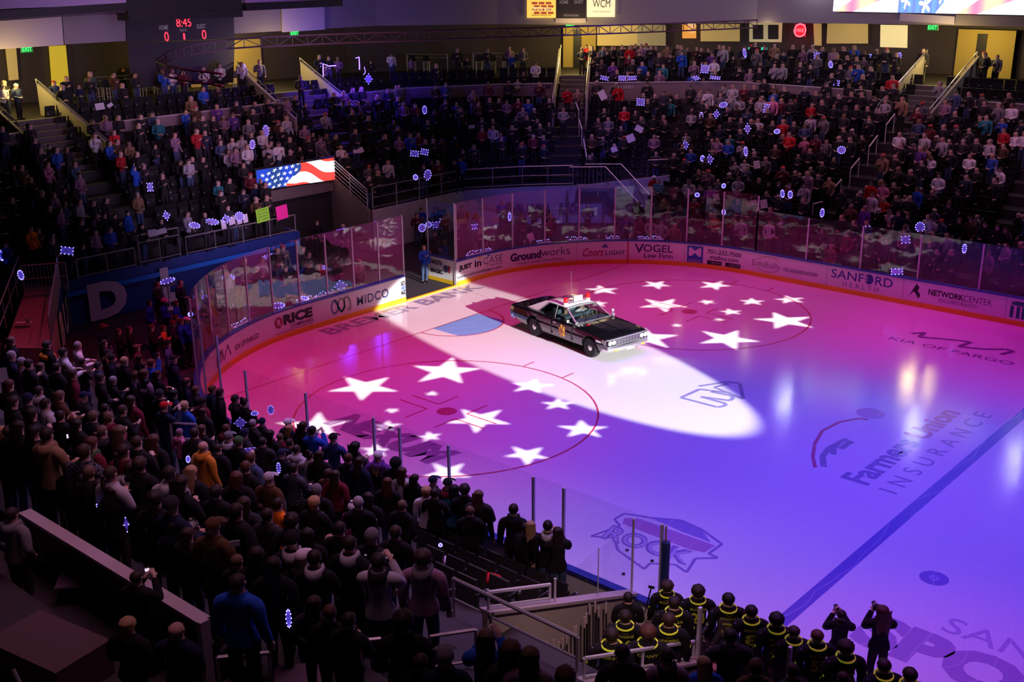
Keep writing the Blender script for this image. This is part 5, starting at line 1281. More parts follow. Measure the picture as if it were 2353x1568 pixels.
# word marks on the parapets
def parapet_text(txt, pl, pr, h, m, lab, z_off=0):
    P0 = atY(*pl, 24.8) if pl[0] > 1500 else None
    d0, d1 = ray(*pl), ray(*pr)
    def hit(d):
        best = None
        for i in range(len(UPA)-1):
            a = Vector(UPA[i][:2]); e = Vector(UPA[i+1][:2])-a; nx = Vector((e.y,-e.x)).normalized(); a2 = a+nx*.03; den = d.x*nx.x+d.y*nx.y
            t_ = ((a2-Vector(CAM[:2])).dot(nx))/den; P = CAM+d*t_; u = (Vector(P[:2])-a2).dot(e)/e.dot(e)
            if -.03 <= u <= 1.03 and t_ > 0 and (best is None or t_ < best[1]): best = (P, t_)
        return best[0]
    A_, B2 = hit(d0), hit(d1); d = B2-A_
    o = text_map('wall_lettering', txt, lambda a, v: tuple(A_+d*a+Vector((0,0,h*v))), m, None, .02); tag(o, lab, 'sign'); return o
parapet_text('105', (212,304), (235,301), .28, M_['ink'], 'black section number 105 on the left parapet wall')
parapet_text('104', (18,326), (43,323), .28, M_['ink'], 'black section number 104 at the left edge')
parapet_text("JACK DANIEL'S", (1415,206), (1456,206), .22, mat('jd_pale', (.6,.56,.6), .6), 'arched pale whiskey lettering on the dark parapet banner')
parapet_text("DANIEL'S", (1942,217), (1972,219), .16, mat('jd_pale', (.6,.56,.6), .6), 'small pale lettering on the parapet right of the bend')
parapet_text('106', (1248,204), (1266,203), .22, M_['ink'], 'black section number 106 left of the narrow stairway')
# word on the blue end wall
def wall_word(txt, y0, y1, z0, z1, lab, m='white'):
    o = text_map('wall_lettering', txt, lambda a, v: (-10.40, y0+(y1-y0)*a, z0+(z1-z0)*v), mat('letter_lilac', (.55,.48,.58), .6), None, .06); tag(o, lab, 'sign'); return o
wall_word('D', -9.1, -7.5, .05, 1.5, 'big white letter D on the dark blue end wall')
wall_word('L', -6.0, -5.1, .05, 1.5, 'big white letter L on the dark blue end wall, right of the D')
p0_, p1_ = Vector((_w0.x,_w0.y)), Vector((-10.58,-9.9)); nn = Vector((p1_.y-p0_.y, -(p1_.x-p0_.x))).normalized()
for tx, a0_, a1_ in (('B', .02, .38), ('U', .48, .95)):
    o = text_map('wall_lettering', tx, lambda a, v: (*(p0_.lerp(p1_, a0_+(a1_-a0_)*a)+nn*.05), .03+1.25*v), mat('letter_lilac', (.55,.48,.58), .6), None, .06); tag(o, 'big white letter %s on the angled blue wall beside the ramp' % tx, 'sign')
for tx, px0, px1, py in (('BUSCH', 1186, 1262, 492), ('BUSCH', 1286, 1330, 490), ('BUSCH', 1385, 1440, 492)):
    A_ = atz(px0, py, .95); d = ray(px0, py); 
    pa, pb = Vector((-10.6,11.6)), Vector((-8.8,14.2))
    segs = [((-10.6,5.4),(-10.6,11.6)), ((-10.6,11.6),(-8.8,14.2)), ((-8.8,14.2),(-6.9,16.3)), ((-6.9,16.3),(-2.5,19.9))]
    def hit2(px, py):
        d = ray(px, py)
        for a, c2 in segs:
            a = Vector(a); e = Vector(c2)-a; nx = Vector((e.y,-e.x)).normalized(); a2 = a+nx*.12; t_ = ((a2-Vector(CAM[:2])).dot(nx))/(d.x*nx.x+d.y*nx.y); P = CAM+d*t_; u = (Vector(P[:2])-a2).dot(e)/e.dot(e)
            if 0 <= u <= 1: return P
        return CAM+d*50
    A_, B2 = hit2(px0, py), hit2(px1, py); d = B2-A_
    o = text_map('wall_lettering', tx, lambda a, v: tuple(A_+d*a+Vector((0,0,.55*v))), mat('busch_blue', (.10,.07,.22), .6), None, .04); tag(o, 'faded beer lettering on the pale corner wall, word %s from the left' % {1186:'first',1286:'second',1385:'third'}[px0], 'sign')
# ================================================================ bench, tunnel and rails beside the near stand
def nb(name, mb_, m, lab, cat): o = mb_.build(name, m); return tag(o, lab, cat)
XL, XR = 17.4, 19.4
def slope_wall(name, X, y0, y1, za0, za1, th, m):
    b = MB(); b.add([(X,y0,0),(X,y1,0),(X,y1,za1),(X,y0,za0),(X+th,y0,0),(X+th,y1,0),(X+th,y1,za1),(X+th,y0,za0)], [(0,1,2,3),(7,6,5,4),(3,2,6,7),(0,4,5,1),(1,5,6,2),(0,3,7,4)]); return struct(name, b, m)
slope_wall('wall_bench_left', XL, -13.05, -17.3, 1.12, 2.72, .12, mat('bench_wall', (.42,.36,.34), .8, noise=.12))
slope_wall('wall_bench_right', XR, -13.95, -17.3, .95, 2.30, .12, mat('bench_wall_red', (.30,.10,.12), .8, noise=.12))
b = MB(); b.add([(XL-.06,-13.05,1.12),(XL-.06,-17.3,2.72),(XL+.18,-17.3,2.72),(XL+.18,-13.05,1.12),(XL-.06,-13.05,1.18),(XL-.06,-17.3,2.78),(XL+.18,-17.3,2.78),(XL+.18,-13.05,1.18)], [(0,1,2,3),(7,6,5,4),(0,4,5,1),(3,2,6,7),(0,3,7,4),(1,5,6,2)])
b.add([(XR-.06,-13.95,.95),(XR-.06,-17.3,2.30),(XR+.2,-17.3,2.30),(XR+.2,-13.95,.95),(XR-.06,-13.95,1.0),(XR-.06,-17.3,2.36),(XR+.2,-17.3,2.36),(XR+.2,-13.95,1.0)], [(0,1,2,3),(7,6,5,4),(0,4,5,1),(3,2,6,7),(0,3,7,4),(1,5,6,2)])
struct('trim_40', b, mat('wall_cap', (.42,.36,.40), .6))
rail_run('railing', [(XL+.05,-15.6,2.18),(XL+.05,-17.2,2.76)], 'short white-lit rail on top of the left bench wall', .30, 1.7, (.1,), 'alu', .028)
rail_run('railing', [(XR+.05,-14.0,1.02),(XR+.05,-17.2,2.33)], 'white rail on the reddish wall at the right of the players', .36, 1.7, (.08,), 'alu', .028)
rail_run('railing', [(16.7,-17.25,2.05),(19.35,-17.25,2.05)], 'two blue-lit steel rails across the back of the bench tunnel', 1.0, 2.65, (.62,), 'steel', .028)
b = MB(); b.box((16.6,-17.5,1.75),(19.5,-17.28,2.06)); struct('trim_41', b, mat('ribbon_case', (.16,.10,.22), .6))
b = MB(); b.box((16.95,-17.33,2.062),(18.1,-17.285,2.085)); 
for x in (18.45, 18.8, 19.15): b.box((x,-17.33,2.062),(x+.14,-17.285,2.08))
nb('ribbon_display', b, emat('ribbon_glow', (.85,.95,1), 1.6), 'thin strip of lit ribbon screen seen along the tunnel edge', 'screen')
# sloping glass and its posts on the left bench wall
t = thing('bench_glass', 'sloping clear glass panel above the left bench wall', 'glass')
b = MB(); b.add([(XL+.05,-15.45,2.15),(XL+.05,-13.15,1.2),(XL+.05,-13.1,2.72),(XL+.05,-15.45,2.45)], [(0,1,2,3)]); b.v += [(x+.015,y,z) for x,y,z in b.v[:4]]; b.f += [[7,6,5,4],[2,3,7,6]]; b.mi += [0,0]; b.build('glass_pane', M_['nglass'], t)
for y, z0, z1 in ((-15.47,2.1,2.55), (-13.1,1.15,2.78), (-14.2,1.6,2.62)):
    b = MB(); b.bar((XL+.06,y,z0),(XL+.06,y,z1), .025 if y != -14.2 else .012, 5); b.build('glass_post', M_['alu'], t)
b = MB(); b.tube([(18.15,-13.02,1.0),(18.15,-13.02,2.5)], .085, 10); o = nb('padded_post', b, mat('pad_blue', (.01,.03,.16), .6), 'dark blue padded post at the end of the near glass, by the bench', 'post')
b = MB(); b.bar((18.13,-13.0,2.5),(18.13,-13.0,2.82), .02, 6); b.build('post_tip', mat('tip_tan', (.45,.33,.25), .5), o)
t = thing('bench_glass', 'clear glass behind the players, running off to the lower right', 'glass')
for i in range(5):
    x = 19.5+1.75*i; b = MB(); b.box((x+.02,-13.93,1.05),(x+1.73,-13.915,2.02)); b.build('glass_pane', M_['nglass'], t)
    b = MB(); b.box((x-.03,-13.96,1.0),(x+.03,-13.89,2.06 if i == 0 else 2.02)); b.build('glass_post', M_['alu'], t)
b = MB(); b.box((19.4,-14.03,0),(30,-13.87,1.02)); struct('wall_bench_back', b, mat('bench_wall_red', (.30,.10,.12), .8))
b = MB(); b.box((19.0,-13.86,.0),(29,-13.62,.42)); nb('team_bench', b, M_['black'], 'long low bench behind the row of hockey players', 'bench')
# stick rack
t = thing('stick_rack', 'rack of hockey sticks standing against the left bench wall', 'rack')
b = MB(); b.box((XL+.14,-15.9,.0),(XL+.5,-14.2,.55)); b.build('rack_box', M_['black'], t)
for i in range(13):
    y = -15.85+.135*i; z1 = 1.35+.25*R.random()+ (.012*i); dx = R.uniform(0,.1); b = MB(); b.tube([(XL+.22+dx,y,.3),(XL+.20+dx,y,z1)], .018, 4)
    o = b.build('hockey_stick', M_['black']); tag(o, 'taped hockey stick standing upright in the rack by the left bench wall', 'hockey stick', 'sticks in the rack')
    b = MB(); b.tube([(XL+.20+dx,y,z1-.22),(XL+.20+dx,y,z1)], .022, 4); b.build('grip_tape', mat('tape_white', (.55,.45,.42), .8), o)
b = MB(); P0 = atY(1485,1395,-13.2); P1 = atY(1497,1350,-13.2); b.bar(P0, P1, .016, 5); b.obox(P1, (.12,.02,.05), .3); nb('hockey_stick', b, M_['black'], 'single hockey stick leaning upright beside the coach at the left of the bench', 'hockey stick')
# rails that stand among the rows of the near stand
def pr(px, py, z): return atz(px, py, z)
def free_rail(pL, pR, z, drop, lab, m='steel', r=.025, mids=()):
    a, c = pr(*pL, z), pr(*pR, z); t = thing('crowd_rail', lab, 'railing')
    b = MB(); b.tube([a, c], r*1.2); b.build('top_rail', M_[m], t)
    for q in mids: b = MB(); b.tube([a-Vector((0,0,q)), c-Vector((0,0,q))], r*.9); b.build('lower_rail', M_[m], t)
    for p in (a, c): b = MB(); b.bar(p, p-Vector((0,0,drop)), r); b.build('post', M_[m], t)
free_rail((214,958), (284,964), 3.9, .9, 'short rail among the crowd at mid left, below the man in the dark cap', mids=(.35,))
free_rail((390,973), (450,975), 3.5, .8, 'short rail among the crowd beside the child in teal', mids=(.35,))
free_rail((828,1473), (875,1468), 4.6, .9, 'short rail right of the bearded man at the bottom')
free_rail((988,1463), (1093,1448), 4.0, .9, 'rail at the end of the empty seats near the bottom', mids=(.5,))
free_rail((500,1512), (618,1500), 5.2, .9, 'rail at the bottom left beside the man in the blue jacket', mids=(.5,))
t = thing('counter_rail', 'wide pale ledge running diagonally along the wheelchair platform at the lower left', 'ledge')
A_, B2 = atz(56,1172,5.55), atz(470,1422,5.55); A_ = Vector((A_.x,-22.75,5.55)); B2 = Vector((B2.x,-22.75,5.55))
A_ = atY(56,1174,-22.9); B2 = atY(468,1424,-22.9)
b = MB(); b.add([tuple(A_+Vector((0,s*.09,z))) for z in (-.05,0) for s in (-1,1)]+[tuple(B2+Vector((0,s*.09,z))) for z in (-.05,0) for s in (-1,1)], [(0,1,3,2),(4,6,7,5),(0,4,5,1),(2,3,7,6),(0,2,6,4),(1,5,7,3)]); b.build('ledge_top', mat('ledge', (.46,.40,.44), .5), t)
b = MB(); b.add([(A_.x,A_.y+.05,4.3),(B2.x,B2.y+.05,4.3),(B2.x,B2.y+.05,B2.z-.05),(A_.x,A_.y+.05,A_.z-.05),(A_.x,A_.y,4.3),(B2.x,B2.y,4.3),(B2.x,B2.y,B2.z-.05),(A_.x,A_.y,A_.z-.05)], [(0,3,2,1),(4,5,6,7),(3,7,6,2),(0,1,5,4),(1,2,6,5),(0,4,7,3)]); b.build('ledge_front', M_['black'], t)
b = MB(); b.obox((B2.x,B2.y-.02,B2.z-.65), (.10,.12,1.3)); b.build('end_post', mat('ledge', (.46,.40,.44), .5), t)
PZ = 4.72
b = MB(); b.box((10,-23.6,4.2),(20.5,-23.0,PZ)); struct('floor_ledge', b, MATS['platform_carpet'])
for (px, py), lab in (((187,1332), 'dark flat panel lying on the ledge floor behind the pale ledge'), ((692,1552), 'dark flat panel lying by the seats at the bottom')):
    P = atz(px, py, 5.0 if px < 300 else 4.9); b = MB(); b.obox(P, (.62,.42,.03), .9); nb('flat_panel', b, mat('panel_mauve', (.09,.05,.08), .6), lab, 'panel')
P = atz(118,1283,5.0); b = MB(); b.obox(P, (.30,.22,.015), .5)
for i in range(4): b.obox(P+Vector((.0,.0,.012)), (.26,.006,.006), .5)
nb('printed_sheet', b, mat('sheet_grey', (.12,.10,.12), .8), 'printed sheet lying beside the man in the grey hoodie', 'paper')
P = atz(227,1315,5.25); t = thing('drink_cup', 'clear plastic cup of drink below the pale ledge', 'cup', (P.x,P.y,5.02))
b = MB(); b.lathe([(.032,0),(.045,.13),(.043,.13),(.030,.01)], (0,0,0), 14); b.build('cup_body', M_['nglass'], t); b = MB(); b.lathe([(.034,.01),(.042,.09)], (0,0,0), 14); b.build('drink', mat('amber_drink', (.10,.05,.02), .2), t)
# ---------------------------------------------------------------- ramp, platform and rails at the far left
rz = 1.45
Q = [atz(140,655,1.7), atz(62,655,1.7), atz(10,800,.9), atz(120,800,.9)]
b = MB(); b.add([tuple(q) for q in Q]+[(q.x,q.y,0) for q in Q], [(0,1,2,3),(0,3,7,4),(1,5,6,2),(0,4,5,1),(2,6,7,3)]); struct('floor_ramp', b, mat('ramp_carpet', (.35,.22,.24), .9, noise=.25, nscale=6))
Q2 = [atz(165,618,1.7), atz(-30,600,1.7), atz(-30,660,1.7), atz(150,656,1.7)]
b = MB(); b.add([tuple(q) for q in Q2]+[(q.x,q.y,0) for q in Q2], [(0,1,2,3),(0,3,7,4),(1,5,6,2),(0,4,5,1),(2,6,7,3)]); struct('floor_landing', b, M_['step'])
rail_run('railing', [Q[0], Q[3]], 'mesh-filled railing down the right side of the red-lit ramp', 1.05, 1.1, (.1,), 'steel', .022, balus=.10)
rail_run('railing', [Q[1]+Vector((-.3,0,0)), Q[2]+Vector((-.3,0,0))], 'railing down the left side of the red-lit ramp', 1.05, 1.2, (.5,), 'steel', .022)
rail_run('railing', [atz(58,676,1.7), atz(158,668,1.7)], 'railing with close balusters across the head of the ramp', 1.05, 1.2, (.52,), 'steel', .022, balus=.12)
b = MB(); P = atz(55,745,1.25); b.obox(P+Vector((0,0,.05)), (.5,.18,.03), .8); b.obox(P+Vector((.1,.1,.12)), (.2,.02,.18), .3); nb('dropped_paper', b, M_['paper'], 'crumpled white paper lying on the red-lit ramp', 'paper')
# ---------------------------------------------------------------- where a pixel's line of sight meets the crowd
bvs = []
for nm, (rows, n, o) in STANDS.items(): bvs.append(o)
bvs += [o for o in sc.objects if o.name.startswith('floor_upper_deck') or o.name.startswith('floor_ramp') or o.name.startswith('floor_landing')]
V_, F2 = [], []
for o in bvs:
    k = len(V_); V_ += [v.co.copy() for v in o.data.vertices]; F2 += [[i+k for i in p.vertices] for p in o.data.polygons]
TREE = BVHTree.FromPolygons(V_, F2)
def in_rink(x, y, m=.25):
    if x < -3.35-m or abs(y) > 12.95+m: return False
    if x < 5.18 and abs(y) > 4.42: return math.hypot(x-5.18, abs(y)-4.42) < 8.53+m
    return True
def gz(x, y):
    h = TREE.ray_cast(Vector((x, y, 9.0)), Vector((0,0,-1)))
    return h[0].z if h[0] is not None else 0.0
def far_hit(px, py, h=1.72):
    d = ray(px, py); t = 28.0
    while t < 95:
        P = CAM+d*t
        if P.z < 0: return None
        if not in_rink(P.x, P.y) and (P.x < -3.4 or P.y > 13.1):
            g = gz(P.x, P.y)
            if P.z-g <= h: return Vector((P.x, P.y, g))
        t += .08
    return None
def roff(x, y):
    if x > 5.18: return -y
    return math.hypot(x-5.18, y+4.42)+4.42
def near_hit(px, py, s=1.0, h=1.755):
    best = None
    for z in np.arange(.8, 9.2, .02):
        P = atz(px, py, float(z)); r = roff(P.x, P.y); j = round((r-13.75)/.85)
        if j < 0 or j > 10 or abs(r-(13.75+.85*j)) > .03: continue
        ss = (z-near_z(j))/h; e = abs(ss-s)
        if best is None or e < best[0]: best = (e, Vector((P.x, P.y, near_z(j))), ss, j)
    return best
def face(P, tx=5.5, ty=.5): return math.atan2(ty-P.y, tx-P.x)
OCC = []
ROWW = ['front','second','third','fourth','fifth','sixth','seventh','eighth','ninth','tenth','eleventh','twelfth','thirteenth','fourteenth']
POSES = ['down','clasp','heart','pocket','hold','clap','clasp','down']
def near_person(px, py, top='black', hair='short', hc='dark', pose=None, hood=None, s=1.0, wd=1.0, legs=None, where=None, label=None, dyaw=0):
    h = near_hit(px, py, s)
    if not h: return None
    e, P, ss, j = h; ss = max(min(ss, s*1.12), s*.86)
    OCC.append((P.x, P.y)); pose = pose or R.choice(POSES)
    return person(P, face(P)+R.uniform(-.25,.25)+dyaw, pose, top, hair, hc, legs or R.choice(['black','denim','charcoal']), ss, wd, hood, where=where or '%s row, near stand' % ROWW[j], label=label)
NEARC = [(90,20,'navy','short','grey'),(180,80,'mauve','short','grey'),(245,95,'black','short','dark'),(500,130,'black','short','dark'),(580,125,'black','crew','light brown'),(645,190,'maroon','long','brown'),(735,90,'charcoal','short','dark'),
 (895,225,'black','short','dark'),(1010,250,'black','short','grey'),(1110,65,'black','short','blond'),(1060,150,'charcoal','short','brown'),(1220,210,'mauve','curly','auburn'),(1290,180,'mauve','bob','auburn'),(1310,275,'black','long','black','','mauve'),
 (1410,200,'black','long','brown'),(1530,140,'black','short','dark','hold'),(1550,10,'navy','cap','black'),(1430,375,'black','beanie','charcoal'),(1345,20,'blue','short','auburn','raise'),(1470,480,'navy','cap','red','phone'),(1650,480,'blue','curly','blond'),
 (1735,535,'teal','curly','brown','hold','teal',.72),(1905,330,'navy','short','auburn','','navy'),(1965,280,'black','short','dark'),(2105,355,'black','short','dark','','black'),(2190,440,'black','bun','black'),(2270,640,'charcoal','short','grey'),
 (340,340,'light grey','short','brown','','light grey'),(395,450,'light grey','short','dark'),(745,390,'charcoal','cap','navy','','charcoal'),(100,430,'black','long','dark'),(530,560,'black','short','dark','phone'),(680,640,'black','long','dark'),(270,540,'black','long','dark'),
 (150,650,'black','long','dark'),(290,690,'black','long','black'),(405,710,'tan','short','dark','','tan'),(810,795,'maroon','long','auburn','','green'),(740,860,'plaid grey','short','brown'),(1065,700,'black','wavy','light brown'),(1095,860,'maroon','pony','dark'),
 (1220,785,'black','crew','brown'),(1370,780,'black','wavy','auburn'),(1610,730,'pink','beanie','mauve','','pink',.75),(1745,715,'charcoal','short','brown'),(1820,830,'mustard','bald','skin','down','mustard'),(2050,750,'charcoal','cap','grey','','light grey'),(2140,800,'black','beanie','green'),
 (2250,940,'denim','short','auburn'),(2205,1015,'black','short','auburn'),(1165,1010,'light grey','short','brown','clap','light grey',1,1.15),(1245,985,'black','curly','brown'),(610,1060,'black','short','dark'),(790,1055,'charcoal','short','light brown'),(980,1060,'light grey','pony','brown'),
 (1510,1060,'light grey','short','dark','','light grey'),(1710,1055,'black','long','blond'),(1615,1150,'black','wavy','dark'),(1935,1240,'black','curly','dark'),(2115,1395,'black','short','dark'),(2190,1340,'charcoal','bob','brown'),(785,1265,'black','beanie','grey'),
 (1000,1290,'black','long','dark'),(1380,1290,'black','curly','dark'),(1530,1345,'navy','beanie','charcoal','hold'),(50,1000,'navy','long','blond'),(880,1190,'black','short','dark'),(60,700,'black','short','brown')]
NEARB = [(75,735,'black','long','dark'),(235,632,'navy','cap','white'),(250,690,'black','bob','blond'),(370,630,'black','long','brown'),(355,705,'maroon','long','auburn'),(455,700,'blue','short','black','phone'),(640,715,'plaid blue','cap','black'),(250,810,'black','crew','dark'),
 (310,870,'light grey','short','brown','','light grey'),(430,925,'light grey','bun','dark'),(840,800,'charcoal','wavy','black'),(1050,922,'purple','cap','white','','purple'),(1205,970,'black','hoodup','black'),(780,945,'black','short','auburn'),(880,980,'navy','long','brown'),(1045,1025,'black','bob','blond'),
 (1270,1075,'white','long','auburn'),(1380,1135,'black','long','dark'),(1545,1150,'charcoal','cap','navy'),(1675,1085,'black','cap','black','','maroon'),(1830,1180,'black','curly','dark','clap'),(1955,1262,'charcoal','long','light brown'),(1740,1230,'teal','long','black'),(1485,1250,'white','curly','blond'),
 (1135,1165,'black','long','auburn'),(1265,1370,'black','short','light brown'),(870,1335,'black','short','grey'),(815,1398,'magenta','pompom','white','hold',None,.80),(495,1232,'black','beanie','grey'),(470,1340,'black','curly','blond'),(60,1118,'brown','cap','light grey'),(285,1035,'plaid grey','short','dark'),
 (600,1085,'brown','short','brown'),(665,1100,'maroon','long','brown'),(960,1300,'black','long','dark'),(1965,1370,'black','short','brown'),(1880,1420,'black','crew','light brown'),(2272,1385,'black','short','dark','','black'),(140,1350,'orange','short','dark'),(1560,1260,'black','short','dark'),(520,920,'black','long','brown')]
NEARD = [(265,50,'black','curly','dark'),(45,0,'charcoal','short','dark'),(265,215,'black','beanie','black','','light grey'),(410,180,'black','long','dark'),(610,238,'maroon','short','blond','hold',None,.8),(790,250,'black','short','dark','','light grey'),(990,190,'black','beanie','grey'),(1205,155,'black','short','brown'),
 (360,372,'camo','cap','white'),(470,375,'black','short','dark','','light grey'),(1050,405,'light grey','short','dark','phone','black',1,1.1),(1450,380,'mauve','curly','brown','down','grey',1,1.15),(780,940,'black','short','dark'),(1275,930,'black','curly','dark'),(1655,1260,'navy','cap','grey'),(1430,1340,'black','short','brown'),
 (2030,1090,'blue','long','light brown','phone'),(2250,1200,'charcoal','wavy','auburn'),(510,1400,'charcoal','long','brown'),(650,1460,'black','short','auburn'),(100,440,'black','long','dark'),(700,120,'black','short','dark')]
NEARE = [(75,115,'black','long','blond'),(230,110,'black','short','black','','light grey'),(320,170,'black','long','dark','phone'),(25,130,'black','short','dark'),(905,1225,'black','crew','dark'),(1310,1255,'mauve','crew','brown','','black'),(1640,1340,'blue','long','blond'),(1880,1090,'charcoal','crew','black','','charcoal',1.05,1.2),
 (2110,1370,'brown','curly','auburn'),(70,1250,'mauve','long','light brown'),(390,1440,'maroon','curly','auburn'),(215,1510,'brown','short','brown'),(2900,1480,'navy','short','brown')]
NEARF = [(275,1402,'charcoal','short','brown')]
def do(lst, ox, oy):
    for q in lst:
        q = list(q)+['', None, 1, 1][len(q)-5:]
        px, py, top, hair, hc, pose, hood, s, wd = q[:9]
        near_person(ox+px/3.92, oy+py/3.92, top, hair, hc, pose or None, hood, s or 1, wd or 1)
do(NEARC, 0, 800); do(NEARB, 600, 800); do(NEARD, 600, 1168); do(NEARE, 1200, 1168); do(NEARF, 1753, 1168)
do([(1560,180,'navy','short','dark'),(1690,290,'charcoal','long','brown'),(1905,85,'brown','cap','brown'),(1720,118,'maroon','pompom','light grey','hold',None,.8),(1945,420,'black','short','brown'),(2300,350,'black','long','dark'),(2225,1480,'black','crew','light brown'),(2110,-30,'black','short','dark')], 0, 1168)
_oj = near_person(105,782,'black','short','dark','down',wd=1.25, where='left part of the near stand', label='person in black jacket with orange yoke, left part of the near stand')
b = MB(); b.lathe([(.235,1.30),(.225,1.37),(.16,1.435),(.09,1.475)], (0,-.01,0), 18); _y = b.build('jacket_yoke', mat('yoke_orange', (.95,.28,.01), .8), _oj); _y.scale = (1,.62,1)
for px, py, hc in ((140,783,'dark'), (176,784,'grey')): near_person(px, py, 'white','short',hc)
# foreground on the wheelchair platform
def fg(px, py, Y, *a, **k):
    P = atY(px, py, Y); z = k.pop('fz', PZ); s = min(1.12, max(.8, (P.z-z)/1.755)); return person((P.x, P.y, z), face(P)+k.pop('dyaw', 0), *a, s=s, **k)
fg(22,1166,-23.35,'pocket','grey','short','dark','charcoal',hood='grey',wd=1.12,fz=4.45,label='large person in a grey hoodie at the left edge, standing behind the pale ledge',where='')
fg(310,1312,-23.25,'phone','black','crew','dark','black',wd=1.05,label='person in a black tee raising a bright phone over the pale ledge',where='')
fg(290,1424,-24.1,'clasp','black','bob','blond','black',wd=1.1,fz=5.05,label='blond person in black and red, seen from behind at the bottom left',where='')
fg(402,1428,-23.9,'clasp','navy','bald','skin','black',wd=1.1,fz=5.05,label='bald person in a navy jacket resting both hands on the ledge post',where='')

fg(542, 1318, -22.85, 'down','blue','crew','dark','black',wd=1.12,fz=4.75,label='broad person in a bright blue jacket, seen from behind right of the ledge end post',where='')
b = MB(); b.box((18.3,-23.5,4.2),(20.6,-22.4,4.75)); struct('floor_step', b, MATS['platform_carpet'])

# aisle handrails in the stands across the rink
for i, (a_, c_, lab) in enumerate([((1322,248),(1330,270),'top'),((1331,288),(1337,310),'middle'),((1341,332),(1348,362),'bottom')]):
    P, Q_ = far_hit(*a_, .9), far_hit(*c_, .9)
    if P and Q_:
        b = MB(); b.tube([P+Vector((0,0,.9)), Q_+Vector((0,0,.9))], .035, 5); b.bar(P, P+Vector((0,0,.9)), .025, 4); b.bar(Q_, Q_+Vector((0,0,.9)), .025, 4)
        nb('aisle_handrail', b, mat('rail_pale', (.75,.70,.72), .5), 'pale handrail in the aisle below the narrow white stairway, %s one' % lab, 'handrail')
for i, (a_, c_, lab) in enumerate([((2055,273),(2036,296),'topmost'),((2016,318),(1997,341),'second'),((1975,366),(1955,388),'third'),((1934,412),(1912,437),'fourth'),((1890,464),(1867,490),'lowest')]):
    P, Q_ = far_hit(*a_, .9), far_hit(*c_, .9)
    if P and Q_:
        b = MB(); b.tube([P+Vector((0,0,.9)), Q_+Vector((0,0,.9))], .035, 5); b.bar(P, P+Vector((0,0,.9)), .025, 4); b.bar(Q_, Q_+Vector((0,0,.9)), .025, 4)
        nb('aisle_handrail', b, mat('rail_pale', (.75,.70,.72), .5), 'pale handrail in the slanting far side aisle, %s of the five' % lab, 'handrail')
# things on the platform at the lower left
b = MB(); P = atz(110,1480,5.45); b.obox(P-Vector((0,0,.2)), (1.25,.75,.5), .18); nb('equipment_case', b, mat('case_brown', (.09,.05,.05), .7), 'dark brown case on the platform floor at the lower left', 'case')
b = MB(); b.bar(atz(30,1538,5.5), atz(48,1575,5.35), .022, 6); nb('metal_pole', b, M_['steel'], 'short metal pole at the very bottom left corner', 'pole')

# ================================================================ players on the bench, photographers on the ice
neon = mat('neon_trim', (.78,.95,.03), .7, emit=(.6,.8,.02), es=.10)  # fabric given a faint glow of its own to keep the trim bright
neond = mat('neon_print', (.62,.72,.04), .8)
def player(px, py, Y, name_, num, hair='curly', hc='dark', fz=.22, wd=1.24, label='', dyaw=0, s0=None):
    P = atY(px, py, Y); s = min(1.14, max(.9, (P.z-fz)/1.755))
    t = person((P.x, P.y, fz), face(P, 8, 0)+dyaw, 'down', 'black', hair, hc, 'black', s, wd, where='', label=label)
    b = MB(); ring = [(.116*math.cos(a), -.012+.112*math.sin(a), 1.480+.024*math.sin(a)) for a in np.linspace(0, 2*math.pi, 20)[:-1]]; b.tube(ring, .016, 6, True); b.build('neon_collar', neon, t)
    fb = lambda z0, z1, hw, cy: (lambda a, v: (-hw+2*hw*a, -.150-.012*math.cos((a-.5)*3)+.02*abs(a-.5)*2-( .0 ), z0+(z1-z0)*v))
    text_map('jersey_name', name_, fb(1.335, 1.385, .125, 0), neond, t, .01)
    if num: text_map('jersey_number', num, fb(1.07, 1.29, .10, 0), neond, t, .03)
    text_map('jersey_small_name', 'FORCE', fb(1.410, 1.425, .045, 0), neond, t)
    for s_ in (-1, 1):
        b = MB(); b.tube([(s_*.262,-.045,1.20),(s_*.270,.0,1.10),(s_*.268,.04,1.0)], .032, 6); b.build('sleeve_stripe', neon, t)
        b = MB(); b.tube([(s_*.2-.03,-.04,1.43),(s_*.2+.03,-.03,1.425)], .012, 4); b.build('shoulder_mark', mat('shoulder_blue', (.3,.35,.6), .7), t)
    return t
